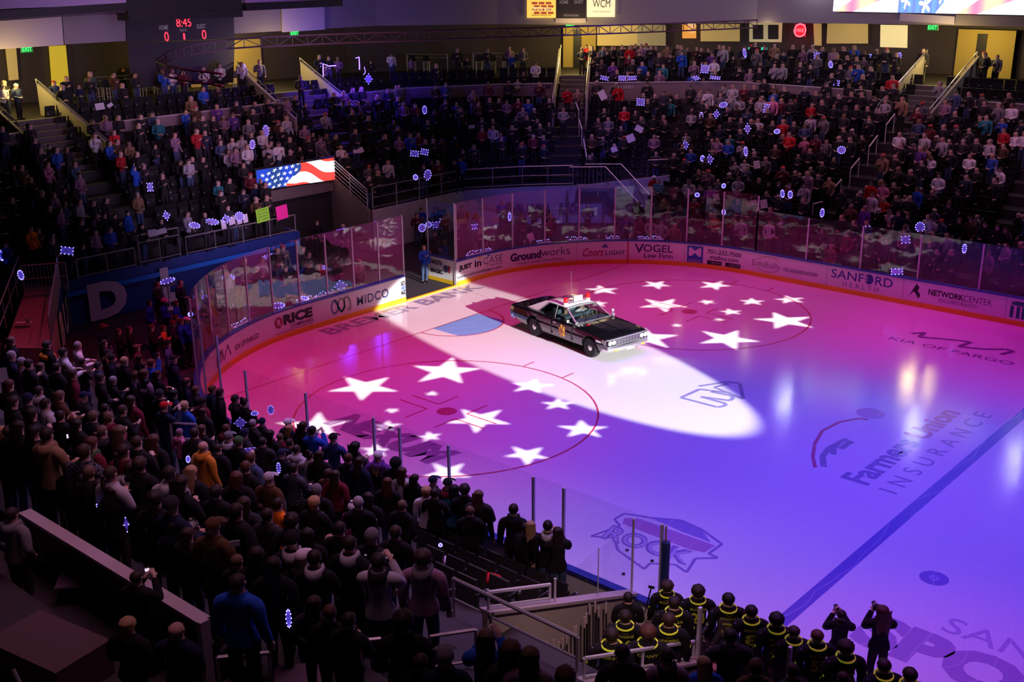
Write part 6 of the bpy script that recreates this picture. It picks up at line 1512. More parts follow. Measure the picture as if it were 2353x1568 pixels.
for a in ((1534,1336,-13.35,'ROLO','','curly','brown','hockey player in neon-collared black jersey, curly-haired, tallest beside the blue padded post'),
    (1550,1372,-13.95,'MILLER','7','short','dark','hockey player half hidden behind the curly-haired one by the padded post'),
    (1605,1347,-13.3,'BUTCEK','24','curly','dark','hockey player with number 24 on the black jersey, behind the first glass post'),
    (1675,1364,-13.3,'PERREAULT','3','short','black','hockey player with short black hair, third along the glass from the padded post'),
    (1728,1392,-13.3,'GREENE','8','short','black','hockey player with black hair in front of the low end of the blue line'),
    (1786,1411,-13.3,'MOSSIE','27','curly','black','hockey player with round dark curls just left of the cropped red-haired two'),
    (1826,1439,-13.3,'LOFGREN','2','crew','brown','hockey player with cropped brown hair and number 2'),
    (1880,1448,-13.3,'MARCHESI','55','crew','auburn','hockey player with cropped reddish hair and number 55'),
    (1946,1474,-13.35,'NOVAK','15','curly','dark','hockey player in front of the photographer in the black hoodie'),
    (2034,1516,-13.35,'HALL','','short','dark','hockey player at the feet of the long-haired photographer'),
    (2094,1536,-13.4,'BERG','','short','dark','hockey player showing only a dark head at the lower right edge'),
    (1437,1403,-14.9,'LAVIGNE','20','short','dark','hockey player with number 20 behind the coach in the bench tunnel'),
    (1406,1440,-15.7,'KING','','short','dark','hockey player in profile nearest the stick rack, bright neon sleeve'),
    (1538,1410,-14.55,'LINDBERG','','short','brown','hockey player in the middle of the group behind the white rail'),
    (1490,1430,-15.25,'CERNY','','curly','auburn','hockey player just above the white rail, left of centre')):
    if a[1] < 1400 and a[0] < 1560 and a[2] < -13.5: pass
    player(a[0], a[1], a[2], a[3], a[4], a[5], a[6], label=a[7], fz=.30 if a[2] > -13.5 else .25)
P = atY(1444, 1362, -14.1); person((P.x, P.y, .25), face(P), 'clasp', 'black', 'short', 'dark', 'black', min(1.12,(P.z-.25)/1.755), 1.1, label='coach in a plain black jacket facing right inside the bench tunnel', where='')
P = atz(1938, 1560); P = Vector((21.35,-11.75,0)); P = atY(1935,1402,-11.7); t = person((P.x,P.y,0), rad(125), 'phone', 'black','crew','dark','black', P.z/1.755, 1.12, 'black', label='photographer in a black hoodie standing on the ice, looking at a camera', where='')
def camera_obj(P, yaw, lab):
    t = thing('camera', lab, 'camera', tuple(P), yaw); b = MB(); b.box((-.03,-.07,-.05),(.04,.07,.05)); b.box((-.03,-.03,.05),(.03,.03,.075)); b.build('camera_body', M_['black'], t)
    b = MB(); b.lathe([(.035,0),(.040,.10),(.044,.14)], (.04,0,0), 12, (1,0,0)); b.build('lens', M_['black'], t); return t
f = Vector((math.cos(rad(125)), math.sin(rad(125)), 0)); camera_obj(Vector((P.x,P.y,0))+f*.38+Vector((0,0,1.47*P.z/1.755)), rad(125), 'black camera held by the photographer in the black hoodie')
P = atY(2030,1394,-11.3); t = person((P.x,P.y,0), rad(130), 'phone', 'black','wavy','auburn','black', P.z/1.755, 1.1, label='photographer with very long auburn hair standing on the ice, camera to the eye', where='')
f = Vector((math.cos(rad(130)), math.sin(rad(130)), 0)); camera_obj(Vector((P.x,P.y,0))+f*.36+Vector((0,0,1.50*P.z/1.755)), rad(130), 'black camera held up by the long-haired photographer on the ice')
# pucks on the ice by the bench
for q, lab in ((c7(945,385), 'black puck on the ice under the banner emblem, furthest from the bench'), (c7(1170,482), 'black puck on the ice close to the blue padded post'), (c7(912,600), 'black puck on the ice nearest the sloping bench glass')):
    P = atz(*q); b = MB(); b.lathe([(.001,0),(.04,0),(.04,.026),(.001,.026)], (P.x,P.y,.006), 14); nb('puck', b, M_['black'], lab, 'puck')
# filler people of the near stand, kept off the listed ones and off the empty seats
NP0 = len(PEOPLE); LPX = [p['px'] for p in PEOPLE if p['px'][1] > 700]
for j in range(11):
    r = 13.75+.85*j; x = 15.6 if j > 3 else 14.2
    while x > -7:
        x -= .60+R.uniform(-.04,.12)
        if x > 5.18: P = Vector((x, -r, near_z(j)))
        else:
            a = 1.5*math.pi-(5.18-x)/(r-4.42)
            if a < rad(224): break
            P = Vector((5.18+(r-4.42)*math.cos(a), -4.42+(r-4.42)*math.sin(a), near_z(j)))
        u, v = proj(P+Vector((0,0,1.7)))
        if u < -15 or u > 2360 or v > 1560 or (u < 450 and v < 775) or (470 < u < 630 and v > 1330): continue
        if 985 < u < 1300 and 1215 < v < 1420: continue
        if v > 1500 and u > 800: continue
        if any((P.x-a_)**2+(P.y-b_)**2 < .24 for a_, b_ in OCC): continue
        k_ = 1+max(0, v-950)/450
        if any(abs(u-a_) < 15*k_ and -22*k_ < v-b_ < 46*k_ for a_, b_ in LPX): continue
        if R.random() < .22: continue
        k = R.choice(['short','short','crew','long','long','cap','curly','beanie','bob','pony'])
        c = R.choice(['black','black','charcoal','navy','maroon','brown','charcoal','denim']); hc = R.choice(['dark','brown','auburn','black','light brown']) if k not in ('cap','beanie') else R.choice(['black','navy','charcoal','grey'])
        if u > 8:
            person(tuple(P), face(P)+R.uniform(-.3,.3), R.choice(POSES), c, k, hc, 'black', R.uniform(.9,1.04), 1, R.choice([None,None,c]), fingers=False, where='%s row, near stand' % ROWW[j]); OCC.append((P.x,P.y))
print('near people', len(PEOPLE), 'filler', len(PEOPLE)-NP0)
# ================================================================ people across the rink
FARC = []
def fc(ox, oy, L):
    for q in L: FARC.append((ox+q[0]/3.92, oy+q[1]/3.92)+tuple(q[2:]))
fc(1200,400,[(1190,5,'red','cap','white'),(1950,20,'light grey','long','auburn'),(2040,20,'black','short','dark'),(2130,90,'black','short','blond'),(2225,60,'black','cap','black'),(1740,385,'red','short','brown'),(2230,400,'white','short','auburn'),(1975,470,'light grey','short','brown'),(935,455,'blue','short','brown'),
 (1160,480,'light grey','short','dark'),(1255,490,'light grey','short','dark'),(1060,475,'maroon','long','brown'),(250,385,'maroon','short','brown'),(1375,450,'tan','bald','skin'),(1580,310,'maroon','short','brown')])
fc(600,400,[(80,45,'charcoal','cap','black'),(1465,625,'blue','crew','blond'),(500,420,'black','short','brown'),(735,450,'black','bald','skin'),(400,780,'blue','short','brown'),(680,800,'navy','cap','black'),(215,830,'black','short','brown'),(1470,160,'charcoal','short','brown'),(1745,160,'black','long','dark'),(1800,130,'blue','short','dark'),
 (1440,310,'blue','short','dark'),(1570,310,'black','short','brown'),(1560,510,'charcoal','short','brown')])
fc(0,400,[(60,700,'blue','short','dark'),(480,160,'mauve','long','auburn'),(570,120,'black','short','dark'),(1150,390,'blue','short','dark'),(940,400,'black','short','dark'),(1030,390,'black','short','dark'),(1240,235,'tan','short','grey'),(280,540,'orange','short','auburn'),(270,30,'black','long','blond'),(545,360,'mauve','short','auburn'),
 (710,10,'mauve','short','dark'),(1210,-30,'blue','short','dark'),(2300,80,'navy','bald','skin'),(1480,720,'black','long','brown'),(1310,780,'black','long','dark'),(1340,1150,'blue','short','dark'),(1470,1120,'blue','cap','pink'),(1580,1140,'blue','short','auburn'),(920,1350,'navy','cap','maroon'),(1360,1370,'black','short','auburn'),(1470,1400,'mustard','short','auburn'),
 (1580,1270,'navy','short','auburn'),(1640,1455,'blue','short','auburn'),(1690,1440,'blue','cap','white'),(1860,550,'charcoal','bald','skin'),(2070,540,'charcoal','short','brown'),(1060,1380,'black','short','auburn'),(1160,1380,'black','short','auburn'),(1555,1340,'charcoal','beanie','maroon')])
fc(1753,400,[(330,10,'black','short','blond'),(380,85,'light grey','short','dark'),(405,30,'mauve','short','blond'),(765,510,'maroon','short','dark'),(990,170,'white','short','auburn'),(715,120,'charcoal','crew','brown'),(980,50,'red','short','dark'),(1090,90,'pink','short','brown'),(1590,0,'white','short','dark'),(1395,130,'blue','short','dark'),
 (2140,0,'white','short','brown'),(1520,425,'light grey','cap','black'),(1670,345,'black','curly','auburn'),(1775,400,'black','long','auburn'),(1880,400,'brown','short','brown'),(2310,350,'black','bald','skin'),(1505,620,'plaid grey','bob','blond'),(2045,690,'mauve','short','auburn'),(620,620,'tan','bob','blond'),(540,480,'charcoal','short','brown'),
 (1280,480,'mauve','short','brown'),(2010,430,'black','short','dark'),(1225,350,'navy','short','brown'),(1310,350,'black','long','auburn'),(1120,610,'charcoal','short','brown'),(2120,460,'black','long','dark'),(920,330,'purple','beanie','mauve'),(1145,430,'black','short','auburn'),(880,165,'charcoal','beanie','light grey'),(1050,300,'black','cap','light grey'),
 (145,90,'black','long','auburn'),(240,120,'maroon','long','auburn'),(2180,560,'charcoal','short','brown'),(1760,170,'black','short','dark')])
fc(1200,0,[(580,390,'red','short','dark'),(970,440,'red','short','blond'),(765,460,'black','short','dark'),(1060,470,'black','short','brown'),(1440,460,'blue','short','dark'),(1730,560,'white','short','dark'),(1660,260,'white','short','blond'),(1720,265,'tan','short','blond'),(120,590,'white','short','brown'),(405,800,'red','short','dark'),
 (865,830,'red','short','dark'),(1275,880,'plaid grey','short','brown'),(1680,815,'white','short','dark'),(1960,900,'light grey','short','brown'),(2150,880,'light grey','short','auburn'),(500,800,'tan','short','dark'),(370,1010,'light grey','short','dark'),(2130,1050,'light grey','short','dark'),(780,1090,'black','short','grey'),(1085,1130,'black','short','blond'),
 (1290,1090,'black','short','brown'),(1190,1210,'mauve','short','dark'),(1760,1270,'mauve','short','brown'),(1860,1280,'blue','short','dark'),(1925,1390,'light grey','short','dark'),(2010,1390,'light grey','short','dark'),(1480,1170,'light grey','short','brown'),(2260,880,'pink','short','auburn'),(1520,1370,'blue','short','brown'),(1900,800,'light grey','short','dark')])
fc(1753,0,[(180,610,'light grey','pompom','white'),(105,600,'light grey','long','brown'),(860,640,'blue','short','auburn'),(975,620,'navy','short','dark'),(640,460,'mauve','short','auburn'),(1740,335,'black','short','dark'),(1255,940,'tan','pony','brown'),(1445,915,'plaid grey','short','dark'),(1110,870,'light grey','short','dark'),
 (1460,1255,'light grey','short','auburn'),(1620,1290,'light grey','long','blond'),(1870,1390,'white','short','auburn'),(2015,1080,'teal','short','dark'),(2170,1030,'blue','short','brown'),(2180,1140,'red','short','dark'),(2290,1150,'white','short','brown'),(1230,1250,'white','short','dark'),(240,1250,'red','short','auburn'),(1420,1390,'purple','short','brown'),
 (1530,1365,'white','short','brown'),(2130,960,'grey','short','auburn'),(430,1090,'light grey','short','dark'),(550,1100,'grey','short','dark'),(735,1120,'black','short','brown'),(810,1140,'charcoal','short','auburn'),(960,1030,'denim','long','auburn')])
fc(0,0,[(1015,1140,'red','short','brown'),(1415,1085,'teal','short','dark'),(850,1235,'white','short','dark'),(980,1265,'blue','short','brown'),(1075,1360,'red','short','auburn'),(1160,1330,'tan','short','brown'),(500,1340,'blue','short','dark'),(1565,1190,'mauve','short','dark'),(1770,1225,'red','short','auburn'),(1840,1170,'navy','short','brown'),
 (2050,1330,'light grey','short','auburn'),(2225,1350,'white','cap','white'),(1690,1430,'light grey','short','blond'),(690,545,'black','short','dark'),(820,530,'mauve','short','dark'),(1095,545,'black','short','dark'),(1200,560,'black','short','dark'),(1345,535,'charcoal','short','dark'),(1715,855,'tan','short','brown'),(1830,830,'blue','cap','white'),(1960,795,'black','cap','white')])
fc(600,0,[(350,680,'charcoal','short','dark'),(1230,850,'navy','short','brown'),(1385,900,'maroon','cap','light grey'),(575,1000,'light grey','short','dark'),(225,1060,'light grey','short','dark'),(385,1110,'mauve','short','dark'),(60,1330,'light grey','short','dark'),(155,1310,'white','short','dark'),(845,1180,'navy','short','auburn'),(1240,1200,'mauve','short','auburn'),
 (1340,1210,'blue','short','auburn'),(1415,1170,'maroon','short','auburn'),(1500,1110,'black','short','auburn'),(1800,1030,'charcoal','short','blond'),(2140,860,'black','short','auburn'),(1990,1130,'red','short','auburn'),(2090,1140,'light grey','short','brown'),(970,1450,'grey','cap','tan'),(1140,1440,'white','short','dark'),(1040,1450,'black','cap','black'),(530,1230,'mauve','short','dark'),(2310,690,'light grey','bald','skin')])
def zone(P):
    if P.z < .6: return 'floor behind the glass' if P.x < 0 else 'front row behind far glass'
    if P.z > 5.9:  return 'deck above the parapet'
    if P.x > -2.6 and P.y > 14: return '%s row, far side stand' % ROWW[min(13, int((P.y-14.2)/.84))]
    if P.y > 5.4: return '%s row, corner stand' % ROWW[max(0, min(13, int((P.z-1.9)/.40)))]
    if P.y > 1: return 'rows above the flag screen'
    if P.x < -7: return '%s row, left end stand' % ROWW[max(0, min(13, int((P.z-1.7)/.40)))]
    return 'floor level near the ramp'
STUFF = []; LIMIT = 316; FOCC = []
for q in FARC:
    px, py, top, hair, hc = q
    P = far_hit(px, py)
    if P is None: continue
    FOCC.append((P.x, P.y))
    if len(PEOPLE) < LIMIT:
        small = py < 420; ps = 'raise' if R.random() < .02 else R.choice(['down','clasp','heart','heart','clasp','pocket'])
        person(tuple(P), face(P)+R.uniform(-.2,.2), ps, top, hair, hc, R.choice(['black','denim','charcoal']), R.uniform(.94,1.02), 1.03, None, fingers=False, where=zone(P), small=small)
    else: STUFF.append((P.x, P.y, P.z, top))
print('people', len(PEOPLE), 'to mass', len(STUFF))
# the rest of the crowd across the rink: one mass
FP = [('black',58),('charcoal',20),('navy',7),('maroon',5),('mauve',6),('grey',6),('light grey',5),('brown',4),('denim',4),('purple',2),('blue',2),('red',1.6),('white',2),('teal',1),('tan',2),('pink',1),('green',1)]
names_ = [a for a, b_ in FP]; wts = [b_ for a, b_ in FP]
AISLES = [(s[1], nrm(s[0])) for s in STAIR]+[((-10,-3.2),(-1,0)),((19.2,25),(0,1)),((14,25),(-.0,1))]
def near_aisle(x, y):
    for (ax, ay), (nx, ny) in AISLES:
        tx, ty = -ny, nx; a = (x-ax)*tx+(y-ay)*ty; c = (x-ax)*nx+(y-ay)*ny
        if abs(a) < .75 and c < 3: return True
    return False
def walk_row(pts, z, dens, back=.42):
    L = along([tuple(p) for p in pts], .01) if False else None
    for i in range(len(pts)-1):
        a, c = pts[i], pts[i+1]; l = (c-a).length; s = R.uniform(0,.5); d = (c-a)/l; n = Vector((-d.y, d.x, 0))
        while s < l:
            p = a+d*s+n*back; s += .56+R.uniform(-.03,.08)
            u, v = proj((p.x,p.y,z+1.7))
            if u < -20 or u > IW+20 or v < -10: continue
            dn = dens(p, u, v) if callable(dens) else dens
            if R.random() > dn or near_aisle(p.x, p.y): continue
            if any((p.x-a_)**2+(p.y-b_)**2 < .16 for a_, b_ in FOCC): continue
            STUFF.append((p.x, p.y, z, R.choices(names_, wts)[0]))
def dens4(p, u, v):
    d = .78 if u > 1800 else .62
    if v > 330 and 2130 < u < 2330 and v < 500: d = .35
    return d
def dens3(p, u, v):
    if u > 900 and v > 330: return .22
    return .48
for (rows, n), dn in ((( S1, 9), lambda p,u,v: .50 if u < 260 else .38), ((S2, 6), .45), ((S3, 9), dens3), ((S4, 13), dens4)):
    for j in range(n): walk_row(rows[j], rows[j][0].z, dn)
for d_, dz, dn in ((.45,-.95,.30),(1.3,-.55,.28),(2.2,-.15,.34),(3.2,.15,.62),(3.9,.15,.6)):
    L = [Vector(p) for p in offpoly(UPA, d_)]
    for i in range(len(L)-1):
        zz = UPA[i][2]+dz
        def dd(p, u, v, dn=dn, d_=d_): return (dn*1.5 if 1340 < u < 2070 else (dn*.38 if d_ > 2.5 and u < 1340 else dn*.12))
        walk_row([L[i], L[i+1]], zz, dd, 0)
# event floor tables and corner floor
for _ in range(70):
    x, y = R.uniform(-10, -4), R.uniform(-10, 16)
    if in_rink(x, y, .6) or (0 < y < 5.2) or y > x*.9+19: continue
    u, v = proj((x,y,1.7))
    if u < 330: continue
    STUFF.append((x, y, 0, R.choices(names_, wts)[0]))
for _ in range(20):
    px = R.uniform(5, 560); py = R.uniform(770, 850) if px < 330 else R.uniform(790, 880)
v0, f0_, rg0 = body_arrays('clasp', False, 0)
v1, f1_, rg1 = body_arrays('heart', False, 0)
def crowd_mesh():
    Vs, Fs, Cs = [], [], []; off = 0; hb = {}
    for k in ('short','long','cap'):
        me = HAIR[k]; hb[k] = (np.array([tuple(v.co) for v in me.vertices]), [tuple(p.vertices) for p in me.polygons])
    for (x, y, z, top) in STUFF:
        v, f, rg = (v0, f0_, rg0) if R.random() < .55 else (v1, f1_, rg1)
        hk = R.choice(['short','short','long','cap']); hv, hf = hb[hk]
        v = v.copy(); tm = np.isin(rg, (0,1,2)); v[tm, 0] *= 1.08; v[tm, 1] *= 1.12
        a = math.atan2(.5-y, 5.5-x)-math.pi/2+R.uniform(-.25,.25); s = R.uniform(.88,1.03) if R.random() < .88 else R.uniform(.65,.8); c_, s_ = math.cos(a), math.sin(a); M = np.array([[c_,s_,0],[-s_,c_,0],[0,0,1]])*s
        sk = [(.50,.31,.24),(.56,.38,.30),(.25,.15,.10)][R.choices([0,1,2],[6,5,1])[0]]; lg = PAL[R.choice(['black','denim','charcoal','black'])]; tc = PAL[top]; k = R.uniform(.7,1.25); tc = tuple(min(.9,q*k) for q in tc)
        hc = HPAL[R.choice(['dark','brown','auburn','black','blond','grey','light brown'])] if hk != 'cap' else PAL[R.choice(['black','navy','charcoal','light grey','red'])]
        Vs.append(np.vstack([v, hv]) @ M + np.array([x, y, z]))
        colr = {0: tc, 1: tc, 2: tc, 3: sk, 4: sk, 5: lg, 6: (.02,.02,.02)}
        for p in f: Fs.append(tuple(i+off for i in p)); Cs.extend((*colr[int(rg[p[0]])], 1))
        for p in hf: Fs.append(tuple(i+off+len(v) for i in p)); Cs.extend((*hc, 1))
        off += len(v)+len(hv)
    me = bpy.data.meshes.new('crowd'); me.from_pydata(np.vstack(Vs).tolist(), [], Fs)
    at = me.attributes.new('col', 'FLOAT_COLOR', 'FACE'); at.data.foreach_set('color', Cs); me.polygons.foreach_set('use_smooth', [True]*len(Fs))
    me.materials.append(attr_mat('crowd_cloth', 'col', .85)); o = link('crowd', me); print('crowd', len(STUFF), 'faces', len(Fs))
    tag(o, 'dense dark crowd of standing spectators filling the stands across the rink', 'crowd', kind='stuff')
crowd_mesh()
# ================================================================ seats
def seat_mb():
    b = MB(); b.obox((0,-.02,.62), (.46,.05,.52), 0, Matrix.Rotation(rad(-12), 3, 'X')); return b
def seat_pan(): b = MB(); b.obox((0,.07,.50), (.44,.07,.36), 0, Matrix.Rotation(rad(-4), 3, 'X')); return b
me_b = seat_mb().mesh('backrest'); me_p = seat_pan().mesh('seat_pan')
b = MB()
b.box((-.24,-.02,.05),(.24,0,.09))
for s in (-1,1): b.box((s*.24-.02,-.03,0),(s*.24+.02,.05,.56)); b.box((s*.24-.02,-.02,.56),(s*.24+.02,.26,.60))
me_f = b.mesh('arm_frame')
b = MB(); b.lathe([(.04,0),(.045,.05),(.035,.05)], (.24,.28,.53), 8); me_c = b.mesh('cup_holder')
for me, m in ((me_b,mat('seat_brightened', (.030,.026,.032), .4)),(me_p,mat('seat_brightened', (.03,.026,.032), .4)),(me_f,M_['black']),(me_c,mat('cup_holder_grey', (.25,.22,.30), .35))): me.materials.append(m)  # near seats use a brightened copy of the seat plastic so their edges show
ns = 0
for j in range(0, 7):
    y = -(13.75+.85*j)-.28; x = 16.9
    while x > 9.5:
        x -= .55; u, v = proj((x, y, near_z(j)+.6))
        if not (960 < u < 1300 and 1190 < v < 1420): continue
        t = bpy.data.objects.new('stadium_seat', None); COL.objects.link(t); t.location = (x, y, near_z(j)); t.rotation_euler = (0,0,0)
        tag(t, 'empty black folding seat among the rows between the crowd and the bench tunnel', 'seat', 'empty seats beside the bench tunnel')
        for nm, me in (('backrest', me_b), ('seat_pan', me_p), ('arm_frame', me_f), ('cup_holder', me_c)): o = link(nm, me, t)
        ns += 1
print('seats', ns)
def seat_mass(name, rows_list, lab):
    V, F = [], []; base = np.array([tuple(v.co) for v in me_b.vertices]+[tuple(v.co) for v in me_p.vertices]+[tuple(v.co) for v in me_c.vertices]); nb_ = len(me_b.vertices); np_ = len(me_p.vertices)
    fb = [tuple(p.vertices) for p in me_b.polygons]+[tuple(i+nb_ for i in p.vertices) for p in me_p.polygons]; fcup = [tuple(i+nb_+np_ for i in p.vertices) for p in me_c.polygons]; off = 0; MI = []
    for pts, z, back in rows_list:
        for i in range(len(pts)-1):
            a, c = Vector(pts[i][:2]), Vector(pts[i+1][:2]); l = (c-a).length
            if l < .3: continue
            d = (c-a)/l; n = Vector((-d.y, d.x)); s = .3; ang = math.atan2(-n.y, -n.x)-math.pi/2; ca, sa = math.cos(ang), math.sin(ang); M = np.array([[ca,sa,0],[-sa,ca,0],[0,0,1]])
            while s < l-.2:
                p = a+d*s+n*back; s += .55
                if near_aisle(p.x, p.y): continue
                u, v = proj((p.x,p.y,z))
                if u < -40 or u > IW+40: continue
                V.append(base @ M + np.array([p.x,p.y,z])); F += [tuple(k+off for k in q) for q in fb]+[tuple(k+off for k in q) for q in fcup]; MI += [0]*len(fb)+[1]*len(fcup); off += len(base)
    me = bpy.data.meshes.new(name); me.from_pydata(np.vstack(V).tolist(), [], F); me.materials.append(M_['seat']); me.materials.append(mat('cup_holder_grey', (.25,.22,.30), .35)); me.polygons.foreach_set('material_index', MI)
    tag(link(name, me), lab, 'seats', kind='stuff')
rl = [(rows[j], rows[j][0].z, .70) for rows, n in ((S1,9),(S2,6),(S3,9),(S4,13)) for j in range(n)]
seat_mass('seat_rows', rl, 'rows of black folding seats between the people across the rink')
rl = []
for i in range(len(UPA)-1):
    for d_, dz in ((.5,-.95),(1.4,-.55),(2.3,-.15)):
        L = offpoly(UPA, d_); rl.append(([L[i], L[i+1]], UPA[i][2]+dz, .1))
seat_mass('seat_rows', rl, 'dark seats on the upper deck behind the parapet wall')
# ================================================================ tables and stools
def stool(P, yaw, lab, grp):
    t = thing('bar_stool', lab, 'stool', tuple(P), yaw, grp)
    b = MB(); b.box((-.19,-.19,.74),(.19,.19,.79)); b.build('seat', M_['black'], t); b = MB(); b.box((-.19,-.20,.79),(.19,-.16,1.08)); b.build('backrest', M_['black'], t)
    for sx in (-1,1):
        for sy in (-1,1): b = MB(); b.bar((sx*.17,sy*.17,0),(sx*.17,sy*.17,.76), .018, 4); b.build('leg', M_['alu'], t)
    b = MB()
    for a, c in (((-.17,.17,.28),(.17,.17,.28)),((-.17,.17,.70),(.17,.17,.70))): b.bar(a, c, .014, 4)
    b.build('foot_rail', M_['alu'], t); return t
k = 0
for px in (222, 248, 324, 372): 
    P = far_hit(px, 200, .75)
    if P is not None: stool(P, face(P)-math.pi/2, 'pale-legged bar stool at the left upper deck counter, %s from the left' % ['first','second','third','fourth'][k], 'stools of the left deck'); k += 1
k = 0
for px in (948, 980, 1101, 1132, 1162, 1190, 544, 420):
    P = far_hit(px, 140 if px > 900 else 178, .75)
    if P is not None: stool(P, face(P)-math.pi/2, 'pale-legged stool on the upper deck, standing %s' % ['first left of the centre counter','second at the centre counter','first at the right counter','second at the right counter','third at the right counter','fourth at the right counter','right of the shop window','beside the pale pillar'][k], 'stools of the upper deck'); k += 1
def counter(pl, pr, n, lab):
    a, c = far_hit(pl[0], pl[1], 1.05), far_hit(pr[0], pr[1], 1.05)
    if a is None or c is None: return
    c.z = a.z; t = thing('bar_counter', lab, 'counter'); b = MB(); along_box(b, a, c, a.z+1.02, a.z+1.07, .35); b.build('counter_top', mat('counter', (.28,.24,.27), .5), t)
    b = MB(); b.bar(a+Vector((0,0,.85)), c+Vector((0,0,.85)), .02, 4); b.build('rail', M_['alu'], t)
    for i in range(n+1): p = a.lerp(c, i/n); b = MB(); b.bar(p, p+Vector((0,0,1.03)), .025, 4); b.build('leg', M_['alu'], t)
counter((935,124), (1028,124), 2, 'white-framed drink counter on the deck right of the blue-lit bay')
counter((1087,121), (1198,121), 3, 'white-framed drink counter on the deck left of the narrow white stairway')
counter((1400,122), (1640,118), 5, 'long counter with a pale edge below the orange booth')
counter((1755,124), (2015,133), 5, 'long counter with a pale edge below the red neon sign')
counter((205,178), (350,170), 3, 'dim counter on the left upper deck')
# tables on the event floor, each with a lit paper on it
def table(P, lab):
    t = thing('high_table', lab, 'table', (P.x,P.y,0)); b = MB(); b.lathe([(.36,1.0),(.38,1.02),(.36,1.04)], (0,0,0), 18); b.build('table_top', mat('table_dark', (.10,.09,.12), .4), t)
    b = MB(); b.lathe([(.03,.03),(.03,1.0)], (0,0,0), 8); b.lathe([(.25,0),(.24,.03),(.03,.05)], (0,0,0), 14); b.build('pedestal', M_['alu'], t)
# ================================================================ lit signs
bulbw = emat('bulb_core', (.24,.20,1), 4.2)
glow_paper = mat('lit_paper', (.45,.40,.75), .7, emit=(.10,.06,.9), es=.16)  # blue light of the bulbs put into the card as tint and faint glow
def light_sign(P, w, h, shape, roll, lab, grp=None, tilt=0.0, n=None, br=.021):
    """paper sign with a string of small blue-white bulbs round its edge"""
    d = (CAM-P); d.z *= .4; d.normalize(); yaw = math.atan2(d.y, d.x)
    t = thing('light_sign', lab, 'light-up sign', tuple(P), yaw, grp); t.rotation_euler = (roll, -tilt, yaw)
    if shape == 'diamond': pts = [(0,h/2),(w/2,0),(0,-h/2),(-w/2,0)]
    elif shape == 'oval': pts = [(w/2*math.cos(a), h/2*math.sin(a)) for a in np.linspace(0, 2*math.pi, 13)[:-1]]
    else: pts = [(-w/2,-h/2),(w/2,-h/2),(w/2,h/2),(-w/2,h/2)]
    if shape != 'string':
        b = MB(); b.add([(.0,x,z) for x, z in pts]+[(-.012,x,z) for x, z in pts], [tuple(range(len(pts))), tuple(range(len(pts),2*len(pts)))[::-1]]+[(i,(i+1) % len(pts),len(pts)+(i+1) % len(pts),len(pts)+i) for i in range(len(pts))]); b.build('card', glow_paper, t)
    per = [Vector(p) for p in pts]; L = sum((per[i]-per[(i+1) % len(per)]).length for i in range(len(per))); n = n or max(6, min(16, int(L/.13)))
    b = MB(); c = 0
    for i in range(len(per)):
        a, e = per[i], per[(i+1) % len(per)]; l = (e-a).length; k = max(1, round(n*l/L))
        for q in range(k): p = a.lerp(e, q/k); b.ball((.02,p.x,p.y), br, 5)
    b.build('bulb_string', bulbw, t); return t
SG = [(611,303,14,26,'oval'),(580,335,12,20,'oval'),(847,187,18,24,'diamond'),(976,262,10,18,'oval'),(953,367,18,12,'rect'),(976,366,16,12,'rect'),(483,158,26,8,'oval'),(557,153,14,8,'oval'),
 (1389,181,18,8,'rect'),(1430,181,16,10,'rect'),(1452,181,20,8,'rect'),(1619,169,17,17,'rect'),(1599,191,20,10,'diamond'),(1643,188,22,6,'rect'),(1472,236,17,15,'rect'),(1662,243,18,12,'oval'),(1646,264,15,19,'diamond'),(1611,275,8,18,'oval'),(1760,262,10,19,'rect'),(1717,307,15,24,'diamond'),
 (1575,337,15,20,'diamond'),(1785,308,13,10,'oval'),(1713,355,8,20,'oval'),(1614,370,9,13,'oval'),(1630,388,16,22,'diamond'),(1711,125,7,20,'oval'),(1685,95,10,9,'oval'),(1882,129,22,12,'rect'),(1919,192,18,11,'rect'),(1908,158,9,15,'oval'),(2001,130,11,6,'oval'),(2065,132,11,18,'oval'),(1932,363,18,17,'oval'),
 (155,583,26,16,'rect'),(383,502,15,22,'diamond'),(385,648,34,11,'oval'),(456,608,24,13,'oval'),(495,590,30,14,'oval'),(528,595,24,19,'diamond'),(558,590,20,20,'oval'),(525,640,28,13,'oval'),(345,432,12,18,'rect'),(48,635,12,22,'oval'),(4,600,8,24,'oval'),(438,725,10,9,'oval'),
 (617,591,30,8,'oval'),(742,617,18,9,'oval'),(783,660,28,26,'diamond'),(700,688,18,8,'oval'),(640,705,28,13,'oval'),(985,476,16,24,'oval'),(958,498,10,12,'oval'),(970,526,16,18,'oval'),(985,518,13,13,'oval'),(1003,518,16,13,'rect'),(1019,512,18,10,'rect'),(1091,523,12,10,'rect'),(1171,500,7,18,'oval'),
 (1662,442,8,10,'oval'),(1662,503,8,12,'oval'),(1601,468,10,9,'oval'),(1797,461,8,17,'oval'),(1815,459,10,17,'oval'),(1889,492,9,19,'oval'),(1994,532,9,20,'rect'),(2079,567,17,15,'rect'),(2112,540,20,22,'oval'),(2061,627,24,13,'rect'),(2213,596,9,20,'oval'),(748,160,20,6,'string')]
def where_px(px, py):
    if py < 140: return 'upper deck'
    if py < 215: return 'near the parapet wall' if px > 1300 else 'deck at the upper left'
    if px < 700 and py > 560: return 'behind the left glass'
    if px < 900: return 'left end stand'
    if px < 1200: return 'floor right of the open gate'
    if px < 1560: return 'corner stand'
    return 'far side stand' if py < 430 else 'behind the far glass'
cnt = {}; SGO = []
